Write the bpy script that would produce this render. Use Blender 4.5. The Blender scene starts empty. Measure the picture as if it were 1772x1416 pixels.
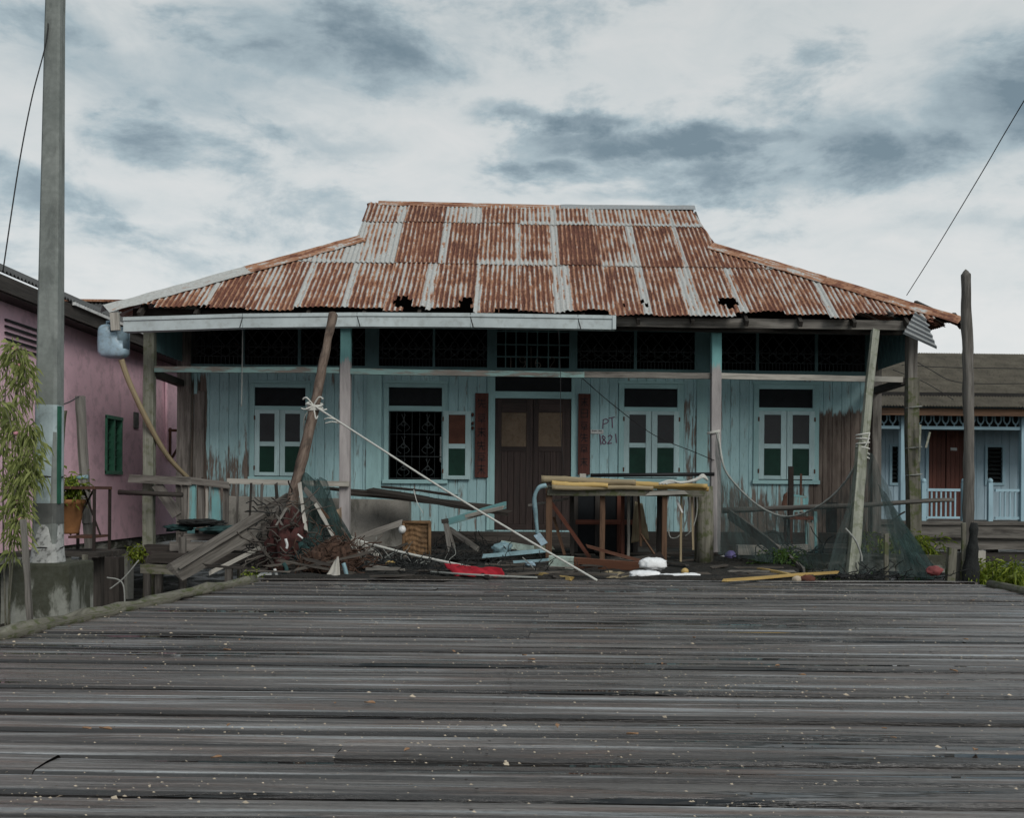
import bpy, math, random
from mathutils import Vector, Matrix, noise
random.seed(7)
C = bpy.context.scene.collection
SC = bpy.context.scene

# ------------------------------------------------------------------ camera
F, CX, CY, W_PX = 1800.0, 956.0, 853.5, 1772.0
YAW, ROLL, EYE = math.radians(2.1), 0.0076, 0.95
fw = Vector((math.sin(YAW), math.cos(YAW), 0))
r0 = Vector((math.cos(YAW), -math.sin(YAW), 0)); u0 = Vector((0, 0, 1))
rt = r0 * math.cos(ROLL) + u0 * math.sin(ROLL)
up = u0 * math.cos(ROLL) - r0 * math.sin(ROLL)
CAM = Vector((0, 0, EYE))
cd = bpy.data.cameras.new("camera"); co = bpy.data.objects.new("camera", cd); C.objects.link(co)
co.matrix_world = Matrix(((rt.x, up.x, -fw.x, CAM.x), (rt.y, up.y, -fw.y, CAM.y), (rt.z, up.z, -fw.z, CAM.z), (0, 0, 0, 1)))
cd.sensor_fit = 'HORIZONTAL'; cd.sensor_width = 36.0; cd.lens = F / W_PX * 36.0
cd.shift_x = (886 - CX) / W_PX; cd.shift_y = (CY - 708) / W_PX
cd.clip_start = 0.05; cd.clip_end = 3000
SC.camera = co

def ray(px, py):
    return fw + rt * ((px - CX) / F) - up * ((py - CY) / F)
def at(px, py, Y):
    d = ray(px, py); return CAM + d * (Y / d.y)
def gp(px, py, z=0.0):
    d = ray(px, py); return CAM + d * ((z - EYE) / d.z)

# ------------------------------------------------------------------ node helper
class G:
    def __init__(s, tree):
        s.t = tree; s.t.nodes.clear()
    def n(s, typ, _out=0, _p=None, **kw):
        nd = s.t.nodes.new('ShaderNode' + typ)
        for k, v in (_p or {}).items(): setattr(nd, k, v)
        for k, v in kw.items():
            k2 = k.replace('_', ' ')
            sock = nd.inputs[int(k[1:])] if (k[0] == 'i' and k[1:].isdigit()) else nd.inputs[k2]
            if isinstance(v, bpy.types.NodeSocket): s.t.links.new(v, sock)
            elif hasattr(v, 'outputs'): s.t.links.new(v.outputs[0], sock)
            else:
                if isinstance(v, tuple) and len(v) == 3 and sock.type == 'RGBA': v = v + (1,)
                sock.default_value = v
        return nd.outputs[_out]
    def m(s, op, a, b=0.0, c=0.0, clamp=False):
        return s.n('Math', _p={'operation': op, 'use_clamp': clamp}, i0=a, i1=b, i2=c)
    def vm(s, op, a, b=(0, 0, 0)):
        return s.n('VectorMath', _p={'operation': op}, i0=a, i1=b)
    def mr(s, v, a, b, c=0.0, d=1.0, smooth=False):
        return s.n('MapRange', _p={'interpolation_type': 'SMOOTHSTEP' if smooth else 'LINEAR'}, Value=v, From_Min=a, From_Max=b, To_Min=c, To_Max=d)
    def mix(s, f, a, b):
        nd = s.t.nodes.new('ShaderNodeMix'); nd.data_type = 'RGBA'
        for i, v in ((0, f), (6, a), (7, b)):
            if isinstance(v, bpy.types.NodeSocket): s.t.links.new(v, nd.inputs[i])
            else:
                if isinstance(v, tuple) and len(v) == 3: v = v + (1,)
                nd.inputs[i].default_value = v
        return nd.outputs[2]
    def attr(s, name, out=0):
        return s.n('Attribute', _out=out, _p={'attribute_name': name})
    def noise(s, vec, scale, detail=4.0, rough=0.55, dist=0.0):
        return s.n('TexNoise', Vector=vec, Scale=scale, Detail=detail, Roughness=rough, Distortion=dist)
    def scale(s, vec, v):
        return s.vm('MULTIPLY', vec, v)
    def bump(s, h, strength=0.3, dist=0.01):
        return s.n('Bump', Height=h, Strength=strength, Distance=dist)
    def out(s, surf):
        o = s.t.nodes.new('ShaderNodeOutputMaterial'); s.t.links.new(surf, o.inputs['Surface'])
    def pbr(s, col, rough=0.8, normal=None, metal=0.0, spec=0.3, **kw):
        a = dict(Base_Color=col, Roughness=rough, Metallic=metal)
        a.update(kw)
        if normal is not None: a['Normal'] = normal
        a['Specular_IOR_Level'] = spec
        nd = s.t.nodes.new('ShaderNodeBsdfPrincipled')
        for k, v in a.items():
            sock = nd.inputs[k if k in ('Specular_IOR_Level',) and False else k.replace('_', ' ')]
            if isinstance(v, bpy.types.NodeSocket): s.t.links.new(v, sock)
            else:
                if isinstance(v, tuple) and len(v) == 3: v = v + (1,)
                sock.default_value = v
        return nd.outputs[0]

# ------------------------------------------------------------------ world + sun
SUN_EL, SUN_AZ = math.radians(36), math.radians(148)      # the veiled sun stands behind the camera, a little right
wd = bpy.data.worlds.new("World"); SC.world = wd; wd.use_nodes = True
g = G(wd.node_tree)
d = g.n('TexCoord', _out=0)
sep = wd.node_tree.nodes.new('ShaderNodeSeparateXYZ'); wd.node_tree.links.new(d, sep.inputs[0])
az = g.m('ARCTAN2', sep.outputs[0], sep.outputs[1])
hor = g.m('SQRT', g.m('ADD', g.m('MULTIPLY', sep.outputs[0], sep.outputs[0]), g.m('MULTIPLY', sep.outputs[1], sep.outputs[1])))
el = g.m('ARCTAN2', sep.outputs[2], hor)
# stretched cloud coordinates: flat layers seen towards the horizon
cmb = g.n('CombineXYZ', X=g.m('MULTIPLY', az, 1.0), Y=g.m('MULTIPLY', el, 2.1), Z=0.35)
n1 = g.noise(cmb, 6.5, 9.0, 0.62, 0.25)
n2 = g.noise(cmb, 11.0, 7.0, 0.62, 0.5)
n3 = g.noise(g.vm('ADD', cmb, (3.1, 7.7, 1.9)), 2.3, 5.0, 0.5, 0.2)
nn = wd.node_tree.nodes.new('ShaderNodeTexNoise'); nn.inputs['Scale'].default_value = 9.0; nn.inputs['Detail'].default_value = 8.0; nn.inputs['Roughness'].default_value = 0.6
wd.node_tree.links.new(cmb, nn.inputs['Vector'])
warp = g.vm('MULTIPLY', g.vm('SUBTRACT', nn.outputs['Color'], (0.5, 0.5, 0.5)), (0.17, 0.075, 0.0))
sepw = wd.node_tree.nodes.new('ShaderNodeSeparateXYZ'); wd.node_tree.links.new(warp, sepw.inputs[0])
azw = g.m('ADD', az, sepw.outputs[0]); elw = g.m('ADD', el, sepw.outputs[1])
def azel(px, py):
    v = ray(px, py); return math.atan2(v.x, v.y), math.atan2(v.z, math.hypot(v.x, v.y))
def blob(px, py, wx, wy, wt, inner=0.0):
    a0, e0 = azel(px, py)
    q = g.m('SQRT', g.m('ADD', g.m('POWER', g.m('DIVIDE', g.m('SUBTRACT', azw, a0), wx / F), 2.0), g.m('POWER', g.m('DIVIDE', g.m('SUBTRACT', elw, e0), wy / F), 2.0)))
    return g.mr(q, 1.0, inner, 0.0, wt, True)
tot = None
for b in [(560, 85, 420, 120, .62), (300, 150, 420, 110, .48), (250, 245, 300, 55, .36), (960, 205, 240, 36, .72), (1140, 238, 260, 40, .78), (1330, 228, 240, 42, .72),
          (1560, 240, 420, 110, .85), (1790, 165, 330, 140, .95), (1420, 305, 420, 60, .62), (950, 295, 260, 30, .42), (570, 250, 200, 45, .42),
          (1220, 262, 260, 34, .66), (130, 330, 300, 50, .34), (230, 400, 260, 36, .34), (1650, 390, 300, 45, .34), (120, 60, 240, 60, .34), (1180, 335, 300, 28, .36)]:
    v = blob(*b); tot = v if tot is None else g.m('MAXIMUM', tot, v)
# away from the photograph's part of the sky the same kind of clouds continue
side = g.mr(g.m('ABSOLUTE', g.m('SUBTRACT', az, 0.03)), 0.52, 0.85, 0.0, 1.0, True)
high = g.mr(el, 0.47, 0.75, 0.0, 1.0, True)
gen = g.m('MULTIPLY', g.m('MAXIMUM', side, high), g.mr(n3, 0.45, 0.62, 0.0, 0.75, True))
tot = g.m('MAXIMUM', tot, gen)
wisp = g.m('MULTIPLY', g.mr(n1, 0.46, 0.70, 0.0, 1.0, True), g.mr(el, 0.10, 0.22, 0.15, 1.0, True))
base = g.mr(el, 0.08, 0.42, 0.0, 0.18)
dark = g.m('ADD', g.m('MULTIPLY', tot, g.mr(n1, 0.25, 0.75, 0.48, 1.08)), g.m('MULTIPLY', wisp, 0.42))
dark = g.m('ADD', g.m('ADD', dark, base), g.m('MULTIPLY', g.m('SUBTRACT', n2, 0.5), 0.50), clamp=True)
cr = wd.node_tree.nodes.new('ShaderNodeValToRGB'); wd.node_tree.links.new(dark, cr.inputs[0])
ce = cr.color_ramp.elements
ce[0].position = 0.0; ce[0].color = (.63, .64, .635, 1)
ce[1].position = 1.0; ce[1].color = (.165, .225, .265, 1)
for p, c in ((.22, (.55, .585, .59, 1)), (.5, (.35, .425, .46, 1)), (.75, (.24, .305, .345, 1))):
    e = ce.new(p); e.color = c
glow = g.mr(el, 0.12, 0.5, 1.0, 0.86)
ccol = g.vm('SCALE', cr.outputs[0]); ccol.node.inputs['Scale'].default_value = 1.0
wd.node_tree.links.new(glow, ccol.node.inputs['Scale'])
sky = wd.node_tree.nodes.new('ShaderNodeTexSky'); sky.sky_type = 'NISHITA'; sky.sun_disc = False
sky.sun_elevation = SUN_EL; sky.sun_rotation = SUN_AZ
b1 = g.n('Background', Color=sky.outputs[0], Strength=0.06)
b2 = g.n('Background', Color=ccol, Strength=1.0)
ms = g.n('MixShader', Fac=0.93, i1=b1, i2=b2)
wo = wd.node_tree.nodes.new('ShaderNodeOutputWorld'); wd.node_tree.links.new(ms, wo.inputs['Surface'])

sl = bpy.data.lights.new("sun", 'SUN'); sl.energy = 1.5; sl.angle = math.radians(28); sl.color = (1.0, 0.96, 0.9)
so = bpy.data.objects.new("sun", sl); C.objects.link(so)
sdir = Vector((math.sin(SUN_AZ) * math.cos(SUN_EL), math.cos(SUN_AZ) * math.cos(SUN_EL), math.sin(SUN_EL)))
so.rotation_euler = sdir.to_track_quat('Z', 'Y').to_euler(); so.location = (0, -10, 20)
SC.view_settings.view_transform = 'Standard'; SC.view_settings.look = 'None'
SC.view_settings.exposure = 0.33; SC.view_settings.gamma = 1.0
SC.cycles.max_bounces = 6; SC.cycles.transparent_max_bounces = 16

# ------------------------------------------------------------------ materials
def newmat(name):
    m = bpy.data.materials.new(name); m.use_nodes = True; return m, G(m.node_tree)

def wood(name, c1, c2, rough=0.85, grain=(1.2, 22, 22), moss=0.0, spec=0.25, stain=(.02, .018, .016), stainamt=0.5, bump=0.5):
    m, g = newmat(name)
    gc = g.attr('gc', 1); rn = g.attr('rnd', 2)
    a = g.noise(g.scale(gc, grain), 1.0, 6, .65, .3)
    b = g.noise(g.scale(gc, (grain[0] * .8, 5, 5)), 1.3, 4, .6)
    f = g.noise(g.scale(gc, (grain[0] * 3, grain[1] * 4, grain[2] * 4)), 1.0, 2, .5)
    col = g.mix(g.mr(a, .32, .68), c1, c2)
    col = g.mix(g.m('MULTIPLY', g.mr(b, .48, .7, 0, 1, True), stainamt), col, stain)
    col = g.mix(g.m('MULTIPLY', g.mr(f, .60, .72, 0, 1), .6), col, tuple(x * .3 for x in c1))
    col = g.mix(g.mr(rn, 0, 1, 0.0, 0.38), col, tuple(x * .45 for x in c1))
    if moss:
        mo = g.noise(gc, 9.0, 5, .65)
        col = g.mix(g.m('MULTIPLY', g.mr(mo, .48, .62, 0, 1, True), moss), col, (.06, .075, .022))
    g.out(g.pbr(col, rough, g.bump(g.m('ADD', a, g.m('MULTIPLY', f, .5)), bump, .012), spec=spec)); return m

def painted(name, paint, bare1, bare2, peel=0.5, grain=(1.0, 14, 14), rough=.7, dirt=.5, zone=None, soft=.05):
    """paint over timber, flaked where the noise (and optional zones in world x,z) says so"""
    m, g = newmat(name)
    gc = g.attr('gc', 1); rn = g.attr('rnd', 2)
    a = g.noise(g.scale(gc, grain), 1.0, 6, .65, .2)
    b = g.noise(g.scale(gc, (1.3, 5, 5)), 1.0, 5, .6, .2)
    fine = g.noise(g.scale(gc, (6, 45, 45)), 1.0, 4, .6)
    bare = g.mix(g.mr(a, .35, .65), bare1, bare2)
    pv = g.mix(g.mr(b, .35, .65), tuple(x * .86 for x in paint), tuple(min(1, x * 1.1) for x in paint))
    pv = g.mix(g.mr(rn, 0, 1, 0, .24), pv, tuple(x * .55 for x in paint))
    pv = g.mix(g.m('MULTIPLY', g.mr(fine, .55, .75, 0, 1), dirt), pv, tuple(x * .35 + .01 for x in paint))
    k = g.m('ADD', g.m('ADD', g.m('MULTIPLY', a, .5), g.m('MULTIPLY', b, .36)), g.m('MULTIPLY', fine, .14))
    th = 0.78 - peel * .42
    if zone is not None:
        k = g.m('ADD', k, zone(g))
    mask = g.mr(k, th - soft, th + soft, 0, 1, True)
    col = g.mix(mask, pv, bare)
    rg = g.mr(mask, 0, 1, rough, .92)
    hgt = g.m('ADD', g.m('MULTIPLY', mask, -1.0), g.m('MULTIPLY', a, .3))
    g.out(g.pbr(col, rg, g.bump(hgt, .5, .006), spec=.3)); return m

def concrete(name, c1, c2, stain=(.02, .022, .015), amt=.7, sc=3.0, rough=.9, zone=None):
    m, g = newmat(name)
    gc = g.attr('gc', 1)
    a = g.noise(gc, sc, 7, .65); b = g.noise(g.scale(gc, (2.2, 6, 6)), 1.0, 6, .65, .4); c = g.noise(gc, sc * 14, 3, .6)
    col = g.mix(g.mr(a, .35, .65), c1, c2)
    if zone is not None:      # moss creeping down from the top of the block
        zz = g.n('SeparateXYZ', i0=g.attr('wp', 1), _out=2)
        b = g.m('ADD', b, g.mr(zz, -.25, .34, -.06, .30))
    col = g.mix(g.m('MULTIPLY', g.mr(b, .5, .66, 0, 1, True), amt), col, stain)
    col = g.mix(g.mr(c, .3, .7, .0, .35), col, tuple(x * .5 for x in c1))
    g.out(g.pbr(col, rough, g.bump(g.m('ADD', a, g.m('MULTIPLY', c, .4)), .5, .01), spec=.25)); return m

def plain(name, col, rough=.7, metal=0.0, var=.35, sc=6.0, spec=.3, dirt=None, bump=.2, dirtamt=.6):
    m, g = newmat(name)
    gc = g.attr('gc', 1)
    a = g.noise(gc, sc, 6, .62); b = g.noise(gc, sc * 3.7, 4, .6)
    c = g.mix(g.mr(a, .3, .7), tuple(x * (1 - var) for x in col), tuple(min(1, x * (1 + var * .5)) for x in col))
    if dirt: c = g.mix(g.m('MULTIPLY', g.mr(b, .48, .68, 0, 1, True), dirtamt), c, dirt)
    g.out(g.pbr(c, rough, g.bump(g.m('ADD', a, b), bump, .006), metal, spec)); return m

def netmat(name, col, lo=.25, hi=.7, sc=2.2):
    m, g = newmat(name)
    gc = g.attr('gc', 1)
    a = g.noise(gc, sc, 5, .6); f = g.noise(g.scale(gc, (3, 40, 40)), 1.0, 3, .6)
    d = g.m('ADD', g.mr(a, .35, .65, lo, hi), g.m('MULTIPLY', g.m('SUBTRACT', f, .5), 1.1), clamp=True)
    p = g.pbr(g.mix(g.mr(f, .3, .7), tuple(x * .6 for x in col), col), .8, spec=.2)
    tr = g.n('BsdfTransparent')
    g.out(g.n('MixShader', Fac=d, i1=tr, i2=p)); return m

def leafmat(name, c1, c2, rough=.55):
    m, g = newmat(name)
    rn = g.attr('rnd', 2)
    col = g.mix(rn, c1, c2)
    p = g.pbr(col, rough, spec=.3)
    t = g.n('BsdfTranslucent', Color=g.mix(.5, col, (.25, .35, .05)))
    g.out(g.n('MixShader', Fac=.25, i1=p, i2=t)); return m

def roofmat(name, zinc=(.47, .48, .465), rust1=(.090, .030, .024), rust2=(.34, .17, .095), bias=0.0):
    m, g = newmat(name)
    gc = g.attr('gc', 1); zn = g.attr('zn', 2); wv = g.attr('wv', 2); rl = g.attr('rl', 2)
    a = g.noise(g.scale(gc, (1.7, 16, 16)), 1.0, 7, .68, .15)
    b = g.noise(gc, 2.2, 5, .6); c = g.noise(gc, 22.0, 5, .68); e = g.noise(g.scale(gc, (9, 60, 60)), 1.0, 4, .6)
    # rust grows with the sheet's age, sits in the valleys of the corrugation, and is held back along old laps
    k = g.m('ADD', g.m('MULTIPLY', rl, .85), g.m('MULTIPLY', g.m('SUBTRACT', a, .5), 2.2))
    k = g.m('ADD', k, g.m('MULTIPLY', g.m('SUBTRACT', b, .5), 1.7))
    k = g.m('ADD', k, g.m('MULTIPLY', wv, -.36))
    k = g.m('ADD', k, g.m('MULTIPLY', g.m('MULTIPLY', zn, g.mr(g.noise(g.scale(gc, (2.6, 9, 9)), 1.0, 5, .65), .32, .60, .25, 1.0)), -1.0))
    k = g.m('ADD', k, g.m('MULTIPLY', g.m('SUBTRACT', c, .5), .75))
    k = g.m('ADD', k, bias - .04)
    mask = g.mr(k, .30, .58, 0, 1, True)
    edge = g.m('MULTIPLY', g.mr(k, .18, .40, 0, 1, True), g.mr(k, .85, .45, 0, 1, True))
    zc = g.mix(g.mr(c, .35, .7), zinc, tuple(x * .72 for x in zinc))
    zc = g.mix(g.mr(e, .52, .72, 0, .5), zc, (.30, .22, .17))
    rc = g.mix(g.mr(c, .35, .65), rust1, tuple(x * .55 for x in rust1))
    rc = g.mix(g.mr(g.noise(gc, 1.1, 3, .5), .42, .62, 0, .5, True), rc, (.145, .052, .034))
    rc = g.mix(g.m('MULTIPLY', g.mr(e, .45, .7), .5), rc, rust2)
    col = g.mix(mask, zc, rc)
    col = g.mix(g.m('MULTIPLY', edge, .9), col, rust2)
    g.out(g.pbr(col, g.mr(mask, 0, 1, .55, .93), g.bump(g.m('ADD', c, e), .35, .006), 0.0, .35)); return m

def soilmat(name, c1, c2, wet=.5):
    m, g = newmat(name)
    p = g.n('TexCoord', _out=3)
    a = g.noise(p, 1.1, 8, .65, .4); b = g.noise(p, 7.0, 6, .7); c = g.noise(p, 30.0, 4, .6)
    col = g.mix(g.mr(b, .35, .68), c1, c2)
    col = g.mix(g.mr(c, .58, .72, 0, .7), col, tuple(min(1, x * 2.6 + .01) for x in c2))
    w = g.mr(a, .46, .56, 0, 1, True)
    g.out(g.pbr(g.mix(g.m('MULTIPLY', w, wet), col, tuple(x * .5 for x in c1)), g.mr(w, 0, 1, .95, 1 - wet * .9), g.bump(g.m('ADD', b, g.m('MULTIPLY', c, .5)), .8, .05), spec=.3)); return m

def deckmat():
    m, g = newmat('wet_deck_timber')
    gc = g.attr('gc', 1); rn = g.attr('rnd', 2); P = g.n('TexCoord', _out=3)
    a = g.noise(g.scale(gc, (.8, 24, 24)), 1.0, 8, .70, .4)
    f = g.noise(g.scale(gc, (2.6, 120, 120)), 1.0, 4, .6)
    w = g.noise(g.scale(gc, (.34, 7.5, 7.5)), 1.0, 6, .62, .5)
    w2 = g.noise(g.scale(P, (.20, .9, .9)), 1.0, 4, .6, .3)
    br = g.noise(g.scale(gc, (.55, 5, 5)), 1.7, 4, .6, .3)
    col = g.mix(g.mr(a, .34, .66), (.048, .039, .035), (.29, .268, .252))
    col = g.mix(g.mr(rn, 0, 1, 0, .8), col, (.075, .060, .055))
    col = g.mix(g.mr(br, .48, .62, 0, .75, True), col, (.130, .082, .062))
    silver_sheen = g.noise(g.scale(gc, (.28, 9, 9)), 1.3, 5, .62, .3)
    col = g.mix(g.mr(silver_sheen, .53, .63, 0, .85, True), col, (.39, .41, .42))  # weathered grey streaks plus wet sky sheen, both painted into the base colour
    col = g.mix(g.mr(silver_sheen, .47, .38, 0, .85, True), col, (.030, .025, .023))
    col = g.mix(g.mr(f, .55, .72, 0, .75), col, (.018, .015, .014))
    col = g.mix(g.mr(f, .44, .30, 0, .5), col, (.40, .395, .39))
    grit = g.noise(g.scale(gc, (28, 95, 95)), 1.0, 4, .7)
    chk = g.noise(g.scale(gc, (5, 210, 210)), 1.0, 3, .6)
    col = g.mix(g.mr(grit, .50, .70, 0, .55), col, (.030, .026, .024))
    col = g.mix(g.mr(grit, .40, .26, 0, .55), col, (.36, .34, .31))
    col = g.mix(g.mr(chk, .60, .70, 0, .45), col, (.014, .012, .011))
    gap_shade_rot = g.m('ADD', g.attr('ed', 2), g.m('MULTIPLY', g.m('SUBTRACT', g.noise(g.scale(gc, (1.4, 10, 10)), 1.0, 5, .65), .5), 1.1))
    col = g.mix(g.m('MULTIPLY', g.mr(gap_shade_rot, .30, .72, 0, 1, True), .92), col, (.012, .010, .009))      # black rotted plank edges, with the shade of the gaps painted in
    wet = g.mr(g.m('ADD', g.m('MULTIPLY', w, .75), g.m('MULTIPLY', w2, .35)), .47, .62, 0, 1, True)
    col = g.mix(g.m('MULTIPLY', wet, .45), col, (.030, .028, .028))
    pud = g.mr(g.m('ADD', g.m('MULTIPLY', w, 1.0), g.m('MULTIPLY', w2, .35)), .755, .785, 0, 1, True)
    col = g.mix(g.m('MULTIPLY', pud, .9), col, (.010, .010, .010))
    rough = g.m('SUBTRACT', g.mr(wet, 0, 1, .46, .22), g.m('MULTIPLY', pud, .22))
    rough = g.m('ADD', rough, g.m('MULTIPLY', g.m('SUBTRACT', a, .5), .25))
    hg = g.m('MULTIPLY', g.m('ADD', a, g.m('ADD', g.m('MULTIPLY', f, .4), g.m('MULTIPLY', g.m('SUBTRACT', grit, chk), .35))), g.m('SUBTRACT', 1.0, pud))
    g.out(g.pbr(col, rough, g.bump(hg, .6, .012), spec=.75)); return m

M = {}
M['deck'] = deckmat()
M['greywood'] = wood('weathered_grey_timber', (.085, .077, .068), (.26, .245, .222), stainamt=.65)
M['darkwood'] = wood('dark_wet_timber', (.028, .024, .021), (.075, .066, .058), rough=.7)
M['mosswood'] = wood('mossy_timber', (.10, .095, .075), (.22, .21, .17), moss=.75)
M['greenwood'] = wood('pale_green_grey_timber', (.17, .18, .145), (.33, .335, .28), moss=.45)
M['brownwood'] = wood('brown_timber', (.085, .048, .03), (.17, .10, .062))
M['redwood'] = wood('reddish_brown_timber', (.085, .030, .020), (.17, .065, .042))
M['bark'] = wood('barky_timber', (.07, .045, .034), (.20, .155, .125), grain=(4, 18, 18), stainamt=.7)
M['bamboo'] = wood('dry_yellow_bamboo', (.42, .27, .085), (.58, .43, .18), rough=.5, grain=(1, 30, 30), stainamt=.28, stain=(.12, .06, .02), bump=.2)
M['bambooold'] = wood('old_tan_bamboo', (.24, .19, .115), (.40, .33, .21), rough=.6, stainamt=.35)
M['palewood'] = wood('bleached_timber', (.34, .32, .28), (.52, .50, .45), stainamt=.35)
M['bluewood'] = painted('flaked_blue_timber', (.17, .37, .38), (.13, .115, .10), (.27, .25, .22), peel=.62, dirt=.4)
M['bluerail'] = painted('pale_blue_beam', (.26, .42, .40), (.13, .11, .095), (.24, .215, .19), peel=.66, grain=(2.0, 12, 12))
M['postpaint'] = painted('flaked_post_paint', (.17, .38, .38), (.24, .225, .225), (.40, .375, .37), peel=.15, grain=(1.4, 9, 9),
                         zone=lambda g: g.mr(g.n('SeparateXYZ', i0=g.attr('wp', 1), _out=2), 3.2, 2.5, -.12, .62))
M['trim'] = painted('blue_trim_paint', (.30, .485, .495), (.14, .12, .105), (.25, .22, .19), peel=.18, dirt=.3)
def wall_zone(g):
    wp = g.attr('wp', 1)
    x = g.n('SeparateXYZ', i0=wp, _out=0); z = g.n('SeparateXYZ', i0=wp, _out=2)
    def box(x0, x1, z0, z1, sx, sz, amt):
        q = g.m('MULTIPLY', g.m('MULTIPLY', g.mr(x, x0 - sx, x0 + sx, 0, 1, True), g.mr(x, x1 + sx, x1 - sx, 0, 1, True)),
                g.m('MULTIPLY', g.mr(z, z0 - sz, z0 + sz, 0, 1, True), g.mr(z, z1 + sz, z1 - sz, 0, 1, True)))
        return g.m('MULTIPLY', q, amt)
    s = box(4.93, 6.4, -.5, 2.2, .09, .28, .55)
    s = g.m('ADD', s, box(-5.33, -5.02, .2, 2.65, .03, .3, .42))
    s = g.m('ADD', s, box(-5.2, 6.0, -.5, .75, .1, .4, .02))
    s = g.m('ADD', s, box(-5.1, -4.2, .5, 1.6, .2, .3, .10))
    s = g.m('ADD', s, box(2.75, 3.35, .4, 2.4, .15, .4, .10))
    s = g.m('ADD', s, box(3.0, 5.0, -.5, 1.0, .3, .4, .12))
    return s
M['wall'] = painted('flaking_turquoise_boards', (.315, .490, .515), (.060, .044, .037), (.165, .135, .115), peel=.46, grain=(1.6, 15, 15), dirt=.55, zone=wall_zone)
M['rotten'] = wood('rotten_timber', (.045, .038, .032), (.15, .135, .118), stainamt=.75)
M['innerdark'] = plain('shade_dark_inside', (.022, .021, .02), .9)  # near-black: the darkness of shaded interiors is put into the colour
M['shutter'] = painted('pale_shutter_paint', (.38, .525, .54), (.14, .12, .105), (.25, .22, .19), peel=.22, dirt=.45)
M['panered'] = plain('red_brown_pane', (.085, .034, .022), .55, spec=.15, bump=.05)
M['grille'] = plain('dull_iron_bar', (.045, .055, .058), .7, 0, .4, 20)
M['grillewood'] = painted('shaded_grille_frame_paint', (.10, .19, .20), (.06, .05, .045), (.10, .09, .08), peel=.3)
M['panebrown'] = plain('brown_painted_pane', (.015, .017, .020), .45, spec=.35, bump=.05)
M['panegreen'] = plain('green_painted_pane', (.008, .034, .024), .55, spec=.15, bump=.05)
M['panedark'] = plain('dusty_dark_glass', (.010, .012, .014), .6, spec=.12, bump=.04)
M['panetan'] = plain('tan_paper_pane', (.12, .088, .060), .75, var=.3, sc=4, dirt=(.08, .05, .03))
M['door'] = wood('dark_brown_door', (.024, .017, .016), (.055, .038, .034), rough=.7, grain=(1, 16, 16))
M['couplet'] = wood('faded_red_board', (.075, .028, .022), (.13, .052, .042), stainamt=.45)
M['ink'] = plain('faded_ink', (.022, .016, .018), .8)
M['scrawl'] = plain('purple_brown_brush_paint', (.16, .085, .14), .8, sc=30)
M['white'] = plain('off_white_plastic', (.62, .63, .62), .5, sc=8, dirt=(.25, .23, .2), dirtamt=.35)
M['gutter'] = plain('pale_grey_gutter_paint', (.46, .52, .53), .55, var=.18, sc=2.5, dirt=(.2, .2, .18), dirtamt=.3, bump=.05)
M['roof'] = roofmat('rusted_corrugated_zinc')
M['cap'] = roofmat('weathered_zinc_flashing', bias=-.50)
M['caprust'] = roofmat('rusted_zinc_flashing', bias=.12)
M['zincgrey'] = roofmat('bare_grey_zinc', zinc=(.30, .32, .33), bias=-.75)
M['greytin'] = plain('dark_grey_tin_roof', (.085, .088, .088), .7, 0, .4, 3)
M['tanroof'] = plain('weathered_tan_cement_sheet', (.17, .148, .115), .95, 0, .35, 2.2, dirt=(.07, .06, .045), dirtamt=.5)
M['cement'] = concrete('rough_grey_plaster', (.19, .185, .165), (.28, .27, .245), amt=.55)
M['footing'] = concrete('mossy_concrete', (.23, .24, .21), (.36, .36, .33), stain=(.03, .032, .018), amt=.95, sc=1.4, zone=-.62)
M['pole'] = concrete('pole_concrete', (.17, .19, .18), (.27, .29, .275), stain=(.09, .10, .095), amt=.5, sc=1.4)
M['sleeve'] = plain('bluish_sleeve', (.36, .44, .46), .6, sc=3, dirt=(.13, .16, .15), dirtamt=.5)
M['sleeveold'] = plain('mottled_whitewashed_collar', (.42, .43, .42), .85, sc=6, dirt=(.06, .06, .055), dirtamt=.85)
M['bandgrey'] = plain('dark_grey_band', (.10, .105, .10), .85, sc=5)
M['greenedge'] = plain('dark_green_plastic_edge', (.02, .10, .065), .6)
M['pink'] = plain('faded_pink_wall', (.78, .52, .60), .9, var=.16, sc=1.3, dirt=(.36, .24, .28), dirtamt=.4, bump=.15)
M['greenframe'] = plain('green_window_paint', (.055, .20, .125), .6, sc=8)
M['mud'] = soilmat('dark_tidal_mud', (.018, .017, .014), (.045, .042, .033), .6)
M['yard'] = soilmat('dark_sodden_boards_and_dirt', (.014, .013, .011), (.035, .031, .026), .45)
M['rope'] = plain('pale_nylon_rope', (.58, .58, .54), .8, sc=60, dirt=(.25, .24, .2), dirtamt=.5)
M['ropegrey'] = plain('dirty_grey_rope', (.30, .31, .29), .85, sc=40, dirt=(.08, .09, .08))
M['cable'] = plain('black_cable', (.015, .015, .016), .6)
M['iron'] = plain('black_rusty_iron', (.025, .018, .015), .8, sc=12)
M['rustiron'] = plain('rusty_iron', (.085, .04, .026), .85, sc=14, dirt=(.03, .02, .016))
M['netgreen'] = netmat('dark_green_net', (.026, .050, .047), .5, .95, 3.0)
M['netthin'] = netmat('thin_green_net', (.035, .052, .050), .26, .66, 3.2)
M['netblack'] = plain('black_tangled_net', (.018, .019, .019), .9, sc=14, var=.6, dirt=(.05, .06, .055), dirtamt=.4, bump=.8)
M['maroon'] = plain('maroon_cloth', (.062, .022, .020), .9, sc=9, var=.6, dirt=(.03, .022, .02))
M['brownnet'] = plain('rusty_brown_netting', (.080, .046, .032), .95, sc=16, var=.7, dirt=(.02, .014, .01), bump=.9)
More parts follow.
